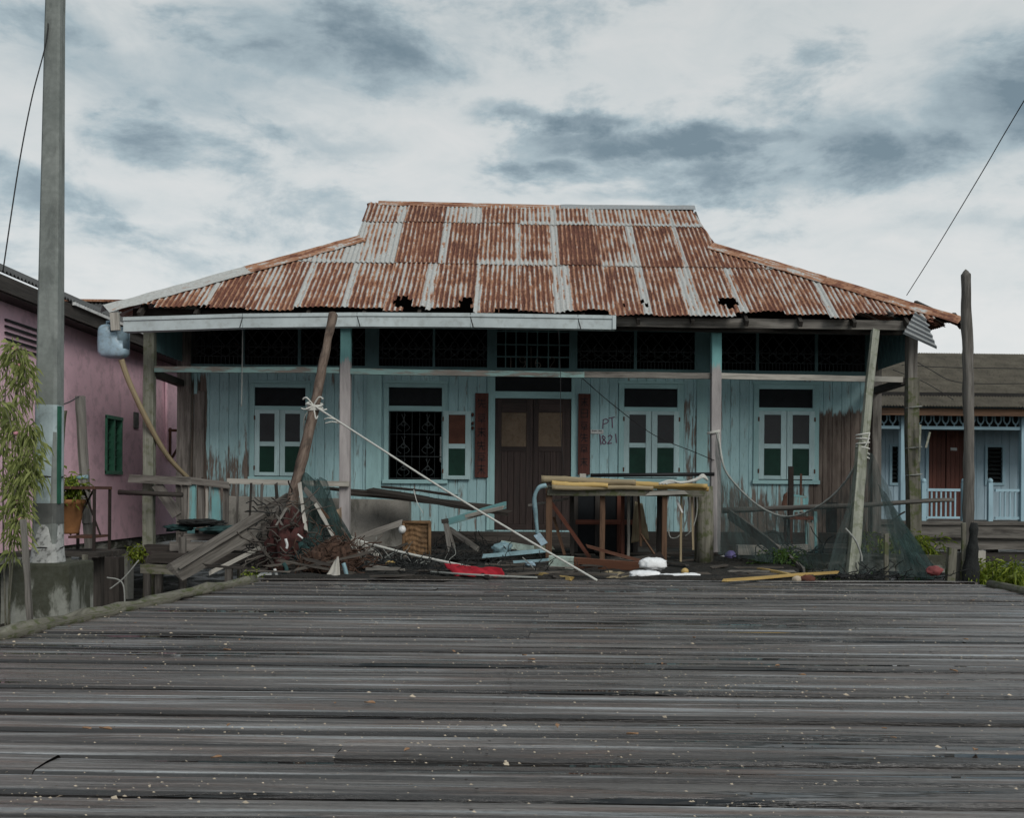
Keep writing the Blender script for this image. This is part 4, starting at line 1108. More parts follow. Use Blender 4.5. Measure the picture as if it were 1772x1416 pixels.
mb.sheet((PX - .045, wy0 + .05, wz0 + .5 * (wz1 - wz0)), (PX - .045, ym - .12, wz0 + .38 * (wz1 - wz0)), (PX - .045, ym - .25, wz1 - .15), (PX - .045, wy0 + .07, wz1 - .08), 10, 14, .02, 5, seed=2)
mb.build('curtain', M['curtain'], pw, smooth=True, solid=.004)
a, b = pz(231, 714), pz(238, 741); mb = MB()
for i in range(5):
    y = a.y + (b.y - a.y) * i / 4; mb.bar((PX + .01, y, b.z), (PX + .01, y, a.z), .02, .02)
for i in range(7):
    z = b.z + (a.z - b.z) * i / 6; mb.bar((PX + .008, a.y, z), (PX + .008, b.y, z), .02, .02)
mb.build('vent_grid', M['bandgrey'], pk)
a = pz(50, 612); mb = MB()
for i in range(5): mb.box(PX - .02, PX + .03, a.y - .7, pz(64, 612).y, a.z + i * .085, a.z + i * .085 + .03)
mb.build('louvre', M['cable'], pk)
# eave: roof sheet rising to the left, fascia, white gutter lip
EX, EZ = PX + .34, pz(185, 600).z + .36
mb = MB(); nY = 150; vs = []; gc = []
for i in range(nY * 2 + 1):
    y = 10.5 + 15 * i / (nY * 2); w = .022 * (1 if i % 2 else -1)
    for (x, z) in ((EX, EZ), (EX - 2.5, EZ + 1.15), (EX - 4.5, EZ + 2.0)): vs.append((x, y, z + w)); gc.append((x, y, z))
fs = [(i * 3 + j, (i + 1) * 3 + j, (i + 1) * 3 + j + 1, i * 3 + j + 1) for i in range(nY * 2) for j in range(2)]
mb.add(vs, fs, gc, .3); pr = mb.build('roof', M['greytin'], pk, solid=.006)
mb = MB(); mb.bar((EX - .03, 10.5, EZ - .14), (EX - .03, 25.5, EZ - .14), .03, .2, hint=(0, 0, 1)); mb.build('fascia', M['darkwood'], pr)
mb = MB(); mb.bar((EX + .02, 15.3, EZ - .035), (EX + .02, 25.5, EZ - .035), .04, .045, hint=(0, 0, 1)); mb.build('gutter_lip', M['white'], pr)
mb = MB(); mb.box(PX, EX - .05, 10.6, 25.4, EZ - .26, EZ - .23); mb.build('soffit', M['darkwood'], pk)
p = pz(292, 745); mb = MB(); mb.bar(p, p + Vector((.4, 0, 0)), .05, .05); mb.bar(p + Vector((.03, 0, -.6)), p + Vector((.38, 0, 0)), .04, .04); mb.bar(p + Vector((.03, 0, -.6)), p + Vector((.03, 0, .05)), .04, .04)
mb.build('bracket', M['rustiron'], pk)
mb = MB(); mb.tube([pz(283, 655) + Vector((.05, 0, 0)), pz(284, 790) + Vector((.05, 0, 0))], .03, 8); mb.build('downpipe', M['pink'], pk)
# a second house behind it, of which the roof shows
gh = thing('grey_roofed_house', 'low house behind the pink one with grey corrugated roof and rusty ridge', 'house', (-12, 29, -.95))
a, b = at(60, 521, 28), at(205, 525, 28); zr = (a.z + b.z) / 2
mb = MB(); vs = []; gc = []; n = 160
for i in range(n + 1):
    x = -18 + 8.2 * i / n
    for (y, z) in ((25.4, zr - 1.5), (28, zr), (30.6, zr - 1.5)): vs.append((x, y, z + .02 * (1 if i % 2 else -1))); gc.append((y, x, 0))
fs = [(i * 3 + j, (i + 1) * 3 + j, (i + 1) * 3 + j + 1, i * 3 + j + 1) for i in range(n) for j in range(2)]
mb.add(vs, fs, gc, .4); gr_ = mb.build('roof', M['greytin'], gh, solid=.006)
mb = MB(); mb.bar((-18, 28, zr + .03), (-9.7, 28, zr + .03), .3, .06, hint=(0, 0, 1)); n = len(mb.v); mb.ex = {'zn': [0] * n, 'wv': [0] * n, 'rl': [.7] * n}
mb.build('ridge_cap', M['caprust'], gr_)
mb = MB(); mb.box(-17.6, -10.2, 25.9, 30.1, -.3, zr - 1.35); mb.build('wall', M['footing'], gh)
for x in (-17, -13.5, -10.6):
    mb = MB(); mb.bar((x, 26.2, -1.2), (x, 26.2, -.3), .25); mb.build('stilt', M['footing'], gh)

# ================================================================== BLUE NEIGHBOUR (right)
YB, YV = 24.4, 23.0
nb = thing('blue_house', 'pale blue board house with tan corrugated roof behind the tall pole', 'house', (at(1700, 900, YB).x, YB, -.95))
bx0, bx1 = at(1500, 800, YB).x, 17.5
bzf = at(1640, 902, YV).z; bzt = at(1640, 700, YV).z
D_ = rect(1606, 745, 1668, 905, YB); T_ = rect(1606, 718, 1668, 742, YB); L1 = rect(1706, 772, 1736, 838, YB); L2 = rect(1541, 771, 1556, 838, YB)
mb = MB(); z1 = at(1640, 690, YB).z
ops = [(D_[0], D_[1], bzf, T_[3]), (L1[0], L1[1], L1[2], L1[3]), (L2[0], L2[1], L2[2], L2[3])]
xs = sorted({bx0, bx1} | {o[0] for o in ops} | {o[1] for o in ops})
for a, b in zip(xs, xs[1:]):
    z = bzf - .05
    for o in ops:
        if o[0] <= a + 1e-6 and o[1] >= b - 1e-6:
            if o[2] > z: board_profile(mb, a, b, z, o[2], YB, .2)
            z = o[3]
    board_profile(mb, a, b, z, z1, YB, .2)
random.seed(21)
mb.build('wall', M['skyblue'], nb)
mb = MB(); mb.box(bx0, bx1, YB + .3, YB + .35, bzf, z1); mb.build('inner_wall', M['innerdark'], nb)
mb = MB(); mb.box(bx1, bx1 + .1, YB - .02, 31, bzf, z1); mb.build('side_wall', M['skyblue'], nb)
mb = MB(); mb.box(bx0 - .1, bx0, YB - .02, 31, bzf, z1); mb.build('side_wall', M['skyblue'], nb)
mb = MB()
for a, b in ((D_[0] - .07, D_[0]), (D_[1], D_[1] + .07)): mb.box(a, b, YB - .04, YB + .05, bzf, T_[3] + .07)
mb.box(D_[0], D_[1], YB - .036, YB + .05, D_[3], T_[2]); mb.box(D_[0], D_[1], YB - .036, YB + .05, T_[3], T_[3] + .07)
bd = mb.build('door', M['skytrim'], nb)
xm = (D_[0] + D_[1]) / 2
for a, b in ((D_[0], xm - .01), (xm + .01, D_[1])):
    mb = MB()
    for i in range(4): mb.box(a + (b - a) * i / 4 + .004, a + (b - a) * (i + 1) / 4 - .004, YB + .01, YB + .05, bzf, D_[3])
    mb.build('door_leaf', M['reddoor'], bd)
mb = MB(); mb.box(T_[0], T_[1], YB + .01, YB + .04, T_[2], T_[3]); mb.build('transom_panel', M['reddoor'], bd)
R_ = rect(1645, 775, 1656, 780, YB); mb = MB(); mb.box(R_[0], R_[1], YB - .002, YB + .009, R_[2], R_[3]); mb.build('plate', M['white'], bd)
for Lq in (L1, L2):
    mb = MB(); frame_bars(mb, (Lq[0] - .03, Lq[1] + .03, Lq[2] - .03, Lq[3] + .03), .06, YB - .035, YB + .05); w_ = mb.build('window', M['skytrim'], nb)
    mb = MB(); n = 9
    for i in range(n):
        z = Lq[2] + (Lq[3] - Lq[2]) * (i + .5) / n; mb.bar((Lq[0] + .03, YB + .03, z), (Lq[1] - .03, YB + .03, z), .008, .09, hint=(0, .8, .6))
    mb.build('louvre', M['glass'], w_)
# verandah: floor, posts, frieze, balustrade
mb = MB(); mb.box(bx0 - .3, bx1, YV - .25, YB - .03, bzf - .08, bzf); mb.build('verandah_floor', M['greywood'], nb)
for q in (1562, 1770, 1940):
    mb = MB(); x = at(q, 800, YV).x; mb.bar((x, YV, bzf), (x, YV, bzt), .14, .14); mb.build('post', M['skytrim'], nb, bevel=.008)
fz0, fz1 = at(1640, 738, YV).z, at(1640, 708, YV).z
mb = MB(); mb.box(bx0 - .3, bx1, YV - .03, YV + .03, fz0 - .07, fz0); mb.box(bx0 - .3, bx1, YV - .03, YV + .03, fz1, fz1 + .07); fr = mb.build('frieze_rail', M['skytrim'], nb)
mb = MB(); x = bx0 - .2
while x < bx1 - .2:
    h = fz1 - fz0
    pts = [(x + .03, fz1), (x + .03, fz0 + h * .35), (x + .07, fz0 + h * .16), (x + .13, fz0 + h * .16), (x + .17, fz0 + h * .35), (x + .17, fz1)]
    mb.ribbon(pts, .028, YV, .02); mb.ribbon([(x + .1, fz0), (x + .1, fz0 + h * .2)], .03, YV + .003, .02); mb.ribbon([(x - .03, fz0 + h * .6), (x + .03, fz0 + h * .6)], .025, YV + .003, .02)
    x += .2
mb.build('fretwork', M['skytrim'], fr)
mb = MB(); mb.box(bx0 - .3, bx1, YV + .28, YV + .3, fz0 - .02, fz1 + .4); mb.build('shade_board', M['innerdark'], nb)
def balustrade(pxa, pxb):
    a, b = at(pxa, 850, YV).x, at(pxb, 850, YV).x; zt_ = at(1640, 846, YV).z; mb = MB()
    mb.box(a, b, YV - .03, YV + .03, zt_ - .06, zt_); mb.box(a, b, YV - .025, YV + .025, bzf + .05, bzf + .1)
    n = max(2, round((b - a) / .115))
    for i in range(1, n): x = a + (b - a) * i / n; mb.bar((x, YV, bzf + .1), (x, YV, zt_ - .06), .035, .03)
    mb.build('balustrade', M['skytrim'], nb)
balustrade(1604, 1661); balustrade(1722, 1765)
for q in (1668, 1713, 1598):
    mb = MB(); x = at(q, 860, YV).x; mb.bar((x, YV, bzf), (x, YV, at(q, 836, YV).z), .1, .1); mb.blob((x, YV, at(q, 833, YV).z), (.065, .065, .07), 10, 6, .0); mb.build('baluster_post', M['skytrim'], nb)
ez, rz_ = at(1640, 703, 22.5).z, at(1640, 612, 27.5).z
mb = MB(); vs = []; gc = []; n = 320; xa, xb = at(1490, 700, 22.5).x, 18.5
for i in range(n + 1):
    x = xa + (xb - xa) * i / n
    for (y, z) in ((22.5, ez), (24.2, ez + (rz_ - ez) * .34), (25.9, ez + (rz_ - ez) * .68), (27.5, rz_), (32.5, ez)): vs.append((x, y, z + .018 * (1 if i % 2 else -1))); gc.append((y, x, 0))
fs = [(i * 5 + j, (i + 1) * 5 + j, (i + 1) * 5 + j + 1, i * 5 + j + 1) for i in range(n) for j in range(4)]
mb.add(vs, fs, gc, .5); br = mb.build('roof', M['tanroof'], nb, solid=.008)
mb = MB(); mb.box(xa, xb, 22.62, 22.66, ez - .2, ez - .04); mb.build('fascia', M['brownwood'], br)
for i, (za, w) in enumerate(((.06, .3), (-.22, .26), (-.5, .2))):
    mb = MB(); yy = 22.9 + i * .12; z = bzf - .22 + za - .06
    mb.bar((bx0 - .3, yy, z), (17.6, yy, z - .03), .2, w, hint=(0, 0, 1), seg=14, wob=.04); mb.build('floor_log', M['greywood'] if i < 2 else M['darkwood'], nb)
for q in (1590, 1655, 1720, 1800):
    mb = MB(); x = at(q, 960, 23.3).x; mb.bar((x, 23.4, -1.2), (x, 23.4, bzf - .5), .2, .2, seg=5, wob=.03); mb.build('stilt', M['darkwood'], nb)
for i, pts in enumerate(([(1560, 610), (1610, 640), (1660, 662), (1772, 664)], [(1560, 632), (1640, 636), (1772, 638)], [(1545, 640), (1600, 662), (1650, 692)])):
    q = [at(px, py, 22.3) for px, py in pts]; mb = MB(); mb.tube(path(q, 8), .009, 5)
    tag(mb.build('roof_cable', M['cable'], smooth=True), ['black cable sagging from the upper left across the tan roof', 'nearly level black cable crossing the tan roof', 'short black cable slanting down the left of the tan roof'][i], 'cable', 'cables crossing in front of the tan roof')

# ================================================================== UTILITY POLE with wires
YP = 9.0
base = at(83, 968, YP); bx, bz = base.x, base.z
up_ = thing('utility_pole', 'tall grey square concrete utility pole on a mossy block', 'pole', (bx, YP, -1))
def pc(py): 
    c = {0: (96, 13), 40: (95, 13), 700: (86, 18), 870: (84, 19), 905: (84, 19), 960: (83, 20.5)}
    ks = sorted(c); 
    for a, b in zip(ks, ks[1:]):
        if a <= py <= b or b == ks[-1]:
            t = (py - a) / (b - a); return c[a][0] + (c[b][0] - c[a][0]) * t, c[a][1] + (c[b][1] - c[a][1]) * t
def ring_col(mb, rows, pw, n=24, r=.5):
    vs = []; gc = []
    for (p, hw) in rows:
        for j in range(n):
            th = 2 * math.pi * (j + .5) / n; c_, s_ = math.cos(th), math.sin(th)
            k = 1 / (abs(c_) ** pw + abs(s_) ** pw) ** (1 / pw)
            vs.append((p.x + c_ * k * hw, p.y + s_ * k * hw, p.z)); gc.append((p.z, th * hw, 0))
    fs = [(i * n + j, i * n + (j + 1) % n, (i + 1) * n + (j + 1) % n, (i + 1) * n + j) for i in range(len(rows) - 1) for j in range(n)]
    fs += [tuple(range(n))[::-1], tuple((len(rows) - 1) * n + j for j in range(n))]
    mb.add(vs, fs, gc, r)
def prow(py, extra=0.0):
    cx_, hw = pc(py); p = at(cx_, py, YP); return p, (hw + extra) / F * YP
mb = MB(); top, hw = prow(0); ring_col(mb, [prow(955), prow(700), prow(40), (Vector((top.x + .05, YP, 8.4)), hw * .75)], 12); shaft = mb.build('shaft', M['pole'], up_)
mb = MB(); ring_col(mb, [prow(872, 1.0), prow(702, 1.0)], 5); mb.build('sleeve', M['sleeve'], up_, smooth=False)
mb = MB(); a, b = at(103.5, 704, YP), at(102.5, 872, YP); mb.bar(a + Vector((.012, -.04, 0)), b + Vector((.012, -.04, 0)), .022, .05, hint=(0, 1, 0)); mb.build('edge_strip', M['greenedge'], up_)
mb = MB(); ring_col(mb, [prow(906, 1.6), prow(871, 1.6)], 5); mb.build('band', M['bandgrey'], up_)
mb = MB(); ring_col(mb, [(at(83, 973, YP), .125), prow(940, 2.2), prow(907, .8)], 3.4); mb.build('collar', M['sleeveold'], up_)
for py in (948, 826):
    mb = MB(); c_ = prow(py, 3.2); mb.tube([(c_[0].x + c_[1] * math.cos(t), YP + c_[1] * math.sin(t), c_[0].z + .006 * math.sin(3 * t)) for t in [k * .31 for k in range(21)]], .006, 5); mb.build('strap', M['cable'], up_)
x0, x1 = at(36, 1000, YP).x, at(137, 1000, YP).x; zt_ = at(90, 973, YP).z
mb = MB(); fx, fy = (x0 + x1) / 2, YP + .05
vs = []; gc = []
for z, k in ((-1.15, 1.0), (-.5, 1.0), (zt_ - .02, 1.0), (zt_, .97)):
    for sx, sy in ((-1, -1), (1, -1), (1, 1), (-1, 1)): vs.append((fx + sx * k * (x1 - x0) / 2, fy + sy * k * .25, z)); gc.append((z, fx + sx * .25, fy + sy * .25))
fs = [(i * 4 + j, i * 4 + (j + 1) % 4, i * 4 + 4 + (j + 1) % 4, i * 4 + 4 + j) for i in range(3) for j in range(4)] + [(3, 2, 1, 0), (12, 13, 14, 15)]
mb.add(vs, fs, gc, .4); mb.build('footing', M['footing'], up_)
def wire(name, label, pts, rad=.009, cat='wire', mat='cable', sag=0.0, grp=None):
    mb = MB(); mb.tube(path(pts, 8), rad, 6); return tag(mb.build(name, M[mat], smooth=True), label, cat, grp)
wire('overhead_wire', 'black wire slanting down left of the utility pole', [at(84, 40, 9.0) + Vector((-.02, 0, .25)), at(82, 60, 8.9), at(55, 170, 8.6), at(32, 290, 8.3), at(5, 470, 8.0)], .005)
wire('overhead_wire', 'thin black wire rising from the right roof hip into the sky', [at(1569, 511, 15.6), at(1620, 430, 14.2), at(1700, 297, 12.0), at(1740, 228, 11.2), at(1840, 60, 9.6)], .0065)
mb = MB(); mb.bar(at(38, 900, 8.2), at(54, 1082, 8.2), .035, .035, seg=8, wob=.02); mb.bar(at(54, 1082, 8.2), at(56, 1150, 8.2), .035)
tag(mb.build('thin_stake', M['greywood']), 'thin grey stake leaning before the mossy concrete block', 'stake')
mb = MB(); mb.bar(at(146, 960, 10.2), at(144, 1100, 10.2), .04, .04, seg=8, wob=.02)
tag(mb.build('thin_stake', M['mosswood']), 'slim upright stake just right of the concrete block', 'stake')

# feathery shrub at the left edge
def shrub(name, label, stems, mat, cat='shrub', parent=None, leafL=(.05, .1), leafW=.012, per=26, spread=.22, flowers=0, stemr=.008, droop=.35, t0=.15):
    b0 = stems[0][0]; t = thing(name, label, cat, b0)
    mb = MB()
    for s_ in stems: mb.tube(path(s_, 5), [stemr * (1 - .7 * i / (len(s_) * 5)) for i in range((len(s_) - 1) * 5 + 1)], 5)
    mb.build('stem', M['mosswood'], t, smooth=True)
    mb = MB(); fl = MB()
    for s_ in stems:
        P_ = path(s_, 10)
        for p in P_[int(len(P_) * t0):]:
            for k in range(per):
                q = p + Vector((random.gauss(0, spread * .5), random.gauss(0, spread * .5), random.gauss(0, spread * .4)))
                dd = (q - p) + Vector((random.gauss(0, .05), random.gauss(0, .05), random.gauss(-droop * .1, .05)))
                mb.leaf(q, dd, random.uniform(*leafL), leafW * random.uniform(.7, 1.3), droop=droop)
    mb.build('foliage', M[mat], t)
    if flowers:
        for i in range(flowers):
            s_ = random.choice(stems); P_ = path(s_, 6); p = random.choice(P_[len(P_) // 3:]) + Vector((random.gauss(0, spread * .6), -spread * .5, random.gauss(0, spread * .4)))
            fl = MB(); fl.blob(p, (.018, .018, .016), 8, 5, .4); fl.build('flower', M['pinkpetal'], t, smooth=True)
    return t
def P3(px, py, Y): return at(px, py, Y)
shrub('feathery_shrub', 'tall feathery yellow-green shrub hanging beside the utility pole', [
    [P3(14, 1100, 8.7), P3(20, 900, 8.7), P3(24, 720, 8.7), P3(40, 628, 8.65), P3(46, 690, 8.6)],
    [P3(10, 1100, 8.6), P3(5, 850, 8.7), P3(12, 640, 8.7), P3(34, 604, 8.6)],
    [P3(14, 1100, 8.6), P3(22, 880, 8.6), P3(46, 740, 8.55), P3(58, 780, 8.5), P3(54, 830, 8.5)],
    [P3(16, 1100, 8.6), P3(20, 900, 8.5), P3(40, 800, 8.5), P3(50, 840, 8.45)],
    [P3(12, 1100, 8.6), P3(24, 950, 8.5), P3(34, 860, 8.5), P3(38, 905, 8.45)],
    [P3(0, 1100, 8.6), P3(-15, 860, 8.5), P3(0, 700, 8.5), P3(26, 760, 8.5)]], 'leafpine', leafL=(.05, .10), leafW=.008, per=13, spread=.07, flowers=5, droop=.7, t0=.3)

# plant rack, pot and plants in front of the pink wall
YK = 10.6
rk = thing('plant_rack', 'rusty iron plant rack against the pink wall', 'rack', at(137, 955, YK))
a, b = at(104, 838, YK), at(166, 842, YK)
mb = MB(); mb.box(a.x, b.x, YK - .02, YK + .42, b.z - .03, b.z); mb.build('shelf', M['rustiron'], rk)
c_ = at(118, 926, YK); d_ = at(160, 928, YK); mb = MB(); mb.box(c_.x, d_.x, YK - .0, YK + .4, d_.z - .025, d_.z); mb.build('shelf', M['rustiron'], rk)
for x in (a.x + .015, b.x - .015):
    for y in (YK, YK + .4):
        mb = MB(); mb.bar((x, y, at(137, 955, YK).z), (x, y, b.z - .03), .025, .025); mb.build('leg', M['iron'], rk)
mb = MB(); mb.bar((a.x + .02, YK + .2, d_.z), (b.x - .1, YK + .2, b.z - .03), .015); mb.bar((b.x - .03, YK + .2, d_.z), (a.x + .15, YK + .2, b.z - .03), .015); mb.build('brace', M['iron'], rk)
pz_ = at(137, 955, YK).z
mb = MB()
for i in range(4): mb.bar((a.x - .45, YK - .1 + i * .18, pz_ - .03), (b.x + .1, YK - .1 + i * .18, pz_ - .03), .17, .05, hint=(0, 0, 1), seg=6, wob=.02)
for x in (a.x - .3, b.x - .05): mb.bar((x, YK + .2, -1.1), (x, YK + .2, pz_ - .05), .09)
tag(mb.build('plank_stage', M['darkwood']), 'small dark plank stage carrying the rusty plant rack', 'platform')
pt = thing('flower_pot', 'large terracotta pot on the lower rack shelf beside the utility pole', 'pot', at(118, 926, YK - .02))
mb = MB(); o_ = at(118, 924, YK + .18); hts = [(0, .10), (.02, .105), (.30, .150), (.31, .165), (.35, .168), (.35, .15), (.30, .14)]
vs = []; n = 20
for z, r_ in hts:
    for j in range(n): vs.append((o_.x + r_ * math.cos(6.2832 * j / n), o_.y + r_ * math.sin(6.2832 * j / n), o_.z + z))
fs = [(i * n + j, i * n + (j + 1) % n, (i + 1) * n + (j + 1) % n, (i + 1) * n + j) for i in range(len(hts) - 1) for j in range(n)] + [tuple(range(n))[::-1], tuple(6 * n + j for j in range(n))]
mb.add(vs, fs, vs, .3); mb.build('pot', M['terracotta'], pt, smooth=True)
q = Vector((o_.x + .02, o_.y - .05, o_.z + .33))
shrub('potted_plant', 'small bright yellow-green plant growing out of the terracotta pot', [[q, q + Vector((.02, 0, .12)), q + Vector((.0, 0, .25))], [q, q + Vector((.06, 0, .12)), q + Vector((.10, -.03, .22))], [q, q + Vector((-.05, 0, .12)), q + Vector((-.08, -.03, .25))]], 'leafyel', 'plant', leafL=(.04, .08), leafW=.03, per=9, spread=.10)
mb = MB(); p, q = at(127, 828, YK + .2), at(152, 826, YK + .2); mb.tube([p, q], .022, 8)
tag(mb.build('pipe_offcut', M['paleblue'], smooth=True), 'short pale pipe lying on top of the rusty rack', 'pipe')
mb = MB(); mb.bar(at(137, 686, 11.3), at(152, 905, 11.3), .085, .06, hint=(0, 1, 0), seg=10, wob=.02); mb.bar(at(152, 905, 11.3), at(160, 1040, 11.3), .085, .06, hint=(0, 1, 0), seg=4, wob=.02)
tag(mb.build('leaning_board', M['greywood']), 'grey weathered board leaning behind the plant rack', 'board')
mb = MB(); mb.bar(at(112, 712, 11.2), at(104, 800, 11.2), .05, .04, seg=6, wob=.02); mb.bar(at(104, 800, 11.2), at(98, 1050, 11.2), .05, .04, seg=6, wob=.02)
tag(mb.build('leaning_board', M['mosswood']), 'narrow grey board standing close behind the utility pole', 'board')
wire('tie_wire', 'thin wire strung from the utility pole to the leaning grey board', [at(102, 702, 9.2), at(120, 696, 10.2), at(137, 686, 11.25)], .006)

# ================================================================== LEFT EAVE: cut jerrycan and bamboo downpipe
jc = thing('jerrycan', 'cut pale blue plastic jerrycan hung under the left roof corner', 'jerrycan', at(198, 618, 15.2))
mb = MB(); c0 = at(197, 591, 15.2); n, m = 32, 18; rx, ry, rz2 = .20, .14, .235; vs = []; fs = []
for i in range(m + 1):
    ph = math.pi * i / m
    for j in range(n):
        th = 2 * math.pi * j / n
        dd = Vector([math.copysign(abs(x) ** .42, x) for x in (math.sin(ph) * math.cos(th), math.sin(ph) * math.sin(th), math.cos(ph))])
        k = 1 + .03 * math.cos(dd.z * 9) * (abs(dd.y) < .6)
        vs.append((c0.x + dd.x * rx * k, c0.y + dd.y * ry * k, c0.z + dd.z * rz2))
for i in range(m):
    for j in range(n):
        cx_ = sum(vs[q][0] for q in (i * n + j, (i + 1) * n + j, (i + 1) * n + (j + 1) % n, i * n + (j + 1) % n)) / 4 - c0.x
        cz_ = sum(vs[q][2] for q in (i * n + j, (i + 1) * n + j, (i + 1) * n + (j + 1) % n, i * n + (j + 1) % n)) / 4 - c0.z
        if cx_ > .03 and cz_ > .10 - (cx_ - .03) * 1.1 + .015 * math.sin(cx_ * 60) and (sum(vs[q][1] for q in (i * n + j, (i + 1) * n + j)) / 2 - c0.y) < .10: continue
        fs.append((i * n + j, (i + 1) * n + j, (i + 1) * n + (j + 1) % n, i * n + (j + 1) % n))
mb.add(vs, fs, vs, .3); mb.build('body', M['jerry'], jc, smooth=True, solid=.008)
mb = MB(); mb.tube([c0 + Vector((-.1, 0, .22)), c0 + Vector((-.1, 0, .28)), c0 + Vector((.02, 0, .30)), c0 + Vector((.03, 0, .24))], .02, 8); mb.build('handle', M['jerry'], jc, smooth=True)
mb = MB(); mb.tube([c0 + Vector((-.04, 0, .28)), c0 + Vector((-.02, 0, .5))], .006, 5); mb.build('hanging_wire', M['cable'], jc)
mb = MB(); pts = path([at(210, 622, 15.2), at(225, 665, 15.3), at(258, 735, 15.55), at(290, 790, 15.9), at(326, 828, 16.3)], 8)
mb.tube(pts, [.042 - .008 * i / len(pts) for i in range(len(pts))], 10, .15)
tag(mb.build('bamboo_downpipe', M['bambooold'], smooth=True), 'long curved bamboo pole slanting down from the blue jerrycan', 'bamboo')
wire('hanging_wire', 'thin pale wire hanging from the left eave before the grille', [at(420, 572, 15.6), at(419, 640, 15.6), at(418, 704, 15.6)], .007, mat='ropegrey')
wire('hanging_wire', 'thin dark wire hanging before the door grille', [at(966, 572, 15.4), at(970, 650, 15.4), at(970, 740, 15.4), at(976, 815, 15.4)], .005)
wire('slack_wire', 'dark wire sagging across the right-hand windows to the post', [at(1008, 655, 16.6), at(1060, 700, 16.4), at(1130, 752, 16.1), at(1200, 782, 15.8), at(1236, 797, 15.6)], .007)

# ================================================================== VERANDAH LEFT: rail, parapet, boards
rl_ = thing('veranda_railing', 'broken grey wooden railing at the left verandah corner', 'railing', at(330, 950, 15.5))
YR_ = 15.5
mb = MB(); mb.bar(at(228, 829, YR_), at(330, 833, YR_), .12, .09, hint=(0, 1, 0), seg=8, wob=.02, ragged=.05); mb.bar(at(330, 833, YR_ + .002), at(397, 840, YR_), .10, .08, hint=(0, 1, 0), seg=8, wob=.02, ragged=.05); mb.build('top_rail', M['greywood'], rl_)
mb = MB(); mb.bar(at(394, 833, YR_ + .08), at(604, 838, YR_ + .08), .08, .05, hint=(0, 1, 0), seg=14, wob=.01); mb.build('top_rail', M['palewood'], rl_)
mb = MB(); mb.bar(at(270, 838, YR_), at(306, 893, YR_), .15, .04, hint=(0, 1, 0), seg=6, wob=.02); mb.build('brace', M['greywood'], rl_)
for i, (px, w, y1, mm) in enumerate(((308, 8, 905, 'greywood'), (319, 9, 908, 'greywood'), (333, 12, 912, 'bluewood'), (348, 10, 910, 'greywood'), (359, 4, 912, 'palewood'), (373, 15, 914, 'bluewood'), (391, 9, 912, 'greywood'), (411, 3.5, 905, 'greywood'), (434, 3.5, 912, 'darkwood'), (452, 4, 905, 'greywood'), (478, 5, 862, 'darkwood'))):
    mb = MB(); p, q = at(px, 838, YR_ + .03), at(px + random.uniform(-4, 3), y1 + 20, YR_ + .03); mb.bar(p, q, w / F * YR_, .03, hint=(0, 1, 0), seg=8, wob=.012, ragged=.03); mb.build('baluster', M[mm], rl_)
mb = MB(); p, q = at(205, 852, 15.3), at(316, 857, 15.3); mb.tube([p, p.lerp(q, .5), q], .035, 8, .15)
tag(mb.build('dark_pole', M['darkwood'], smooth=True), 'dark round pole lying level behind the corner railing', 'pole')
x0, x1, z0, z1 = rect(385, 861, 708, 945, 16.6)
mb = MB(); zl, zr2 = at(395, 859, 16.6).z, at(708, 866, 16.6).z; nx = 24; vs = []; gc = []
for i in range(nx + 1):
    x = x0 + (x1 - x0) * i / nx; zt2 = zl + (zr2 - zl) * i / nx + .01 * noise.noise(Vector((x * 4, 0, 0)))
    for (y, z) in ((16.6, z0 - .02), (16.6, zt2 - .01), (16.61, zt2), (16.95, zt2), (16.95, z0 - .02)): vs.append((x, y, z)); gc.append((z, x, y))
fs = [(i * 5 + j, (i + 1) * 5 + j, (i + 1) * 5 + j + 1, i * 5 + j + 1) for i in range(nx) for j in range(4)] + [(0, 1, 2, 3, 4), tuple(nx * 5 + j for j in range(4, -1, -1))]
mb.add(vs, fs, gc, .4); tag(mb.build('cement_parapet', M['cement']), 'low rough grey cement wall under the left windows', 'wall')
for i, (pa, pb, w, h, lab) in enumerate((((640, 848, 15.95), (880, 890, 15.7), .05, .13, 'foremost'), ((596, 853, 16.2), (868, 880, 16.0), .04, .10, 'longest'), ((655, 854, 16.3), (850, 880, 16.1), .05, .12, 'rearmost'), ((665, 843, 16.1), (790, 858, 16.0), .03, .04, 'thinnest'), ((565, 846, 16.25), (700, 855, 16.15), .035, .06, 'leftmost'))):
    mb = MB(); mb.bar(at(*pa), at(*pb), w, h, hint=(0, .85, .3), seg=10, wob=.018, ragged=.06)
    tag(mb.build('dark_plank', M['darkwood']), f'{lab} dark sodden plank in the loose stack on the cement wall', 'plank', 'dark planks laid along the cement wall')
for i, (pa, pb, w, mm, lab) in enumerate((((770, 905, 15.6), (872, 876, 15.4), .10, 'bluewood', 'broken board with pale blue paint pointing at the door'), ((800, 894, 15.55), (868, 880, 15.3), .05, 'palewood', 'bleached splintered batten under the pale blue broken board'))):
    mb = MB(); mb.bar(at(*pa), at(*pb), w, .03, hint=(0, 1, .2), seg=8, wob=.015, ragged=.07); tag(mb.build('broken_board', M[mm]), lab, 'board')
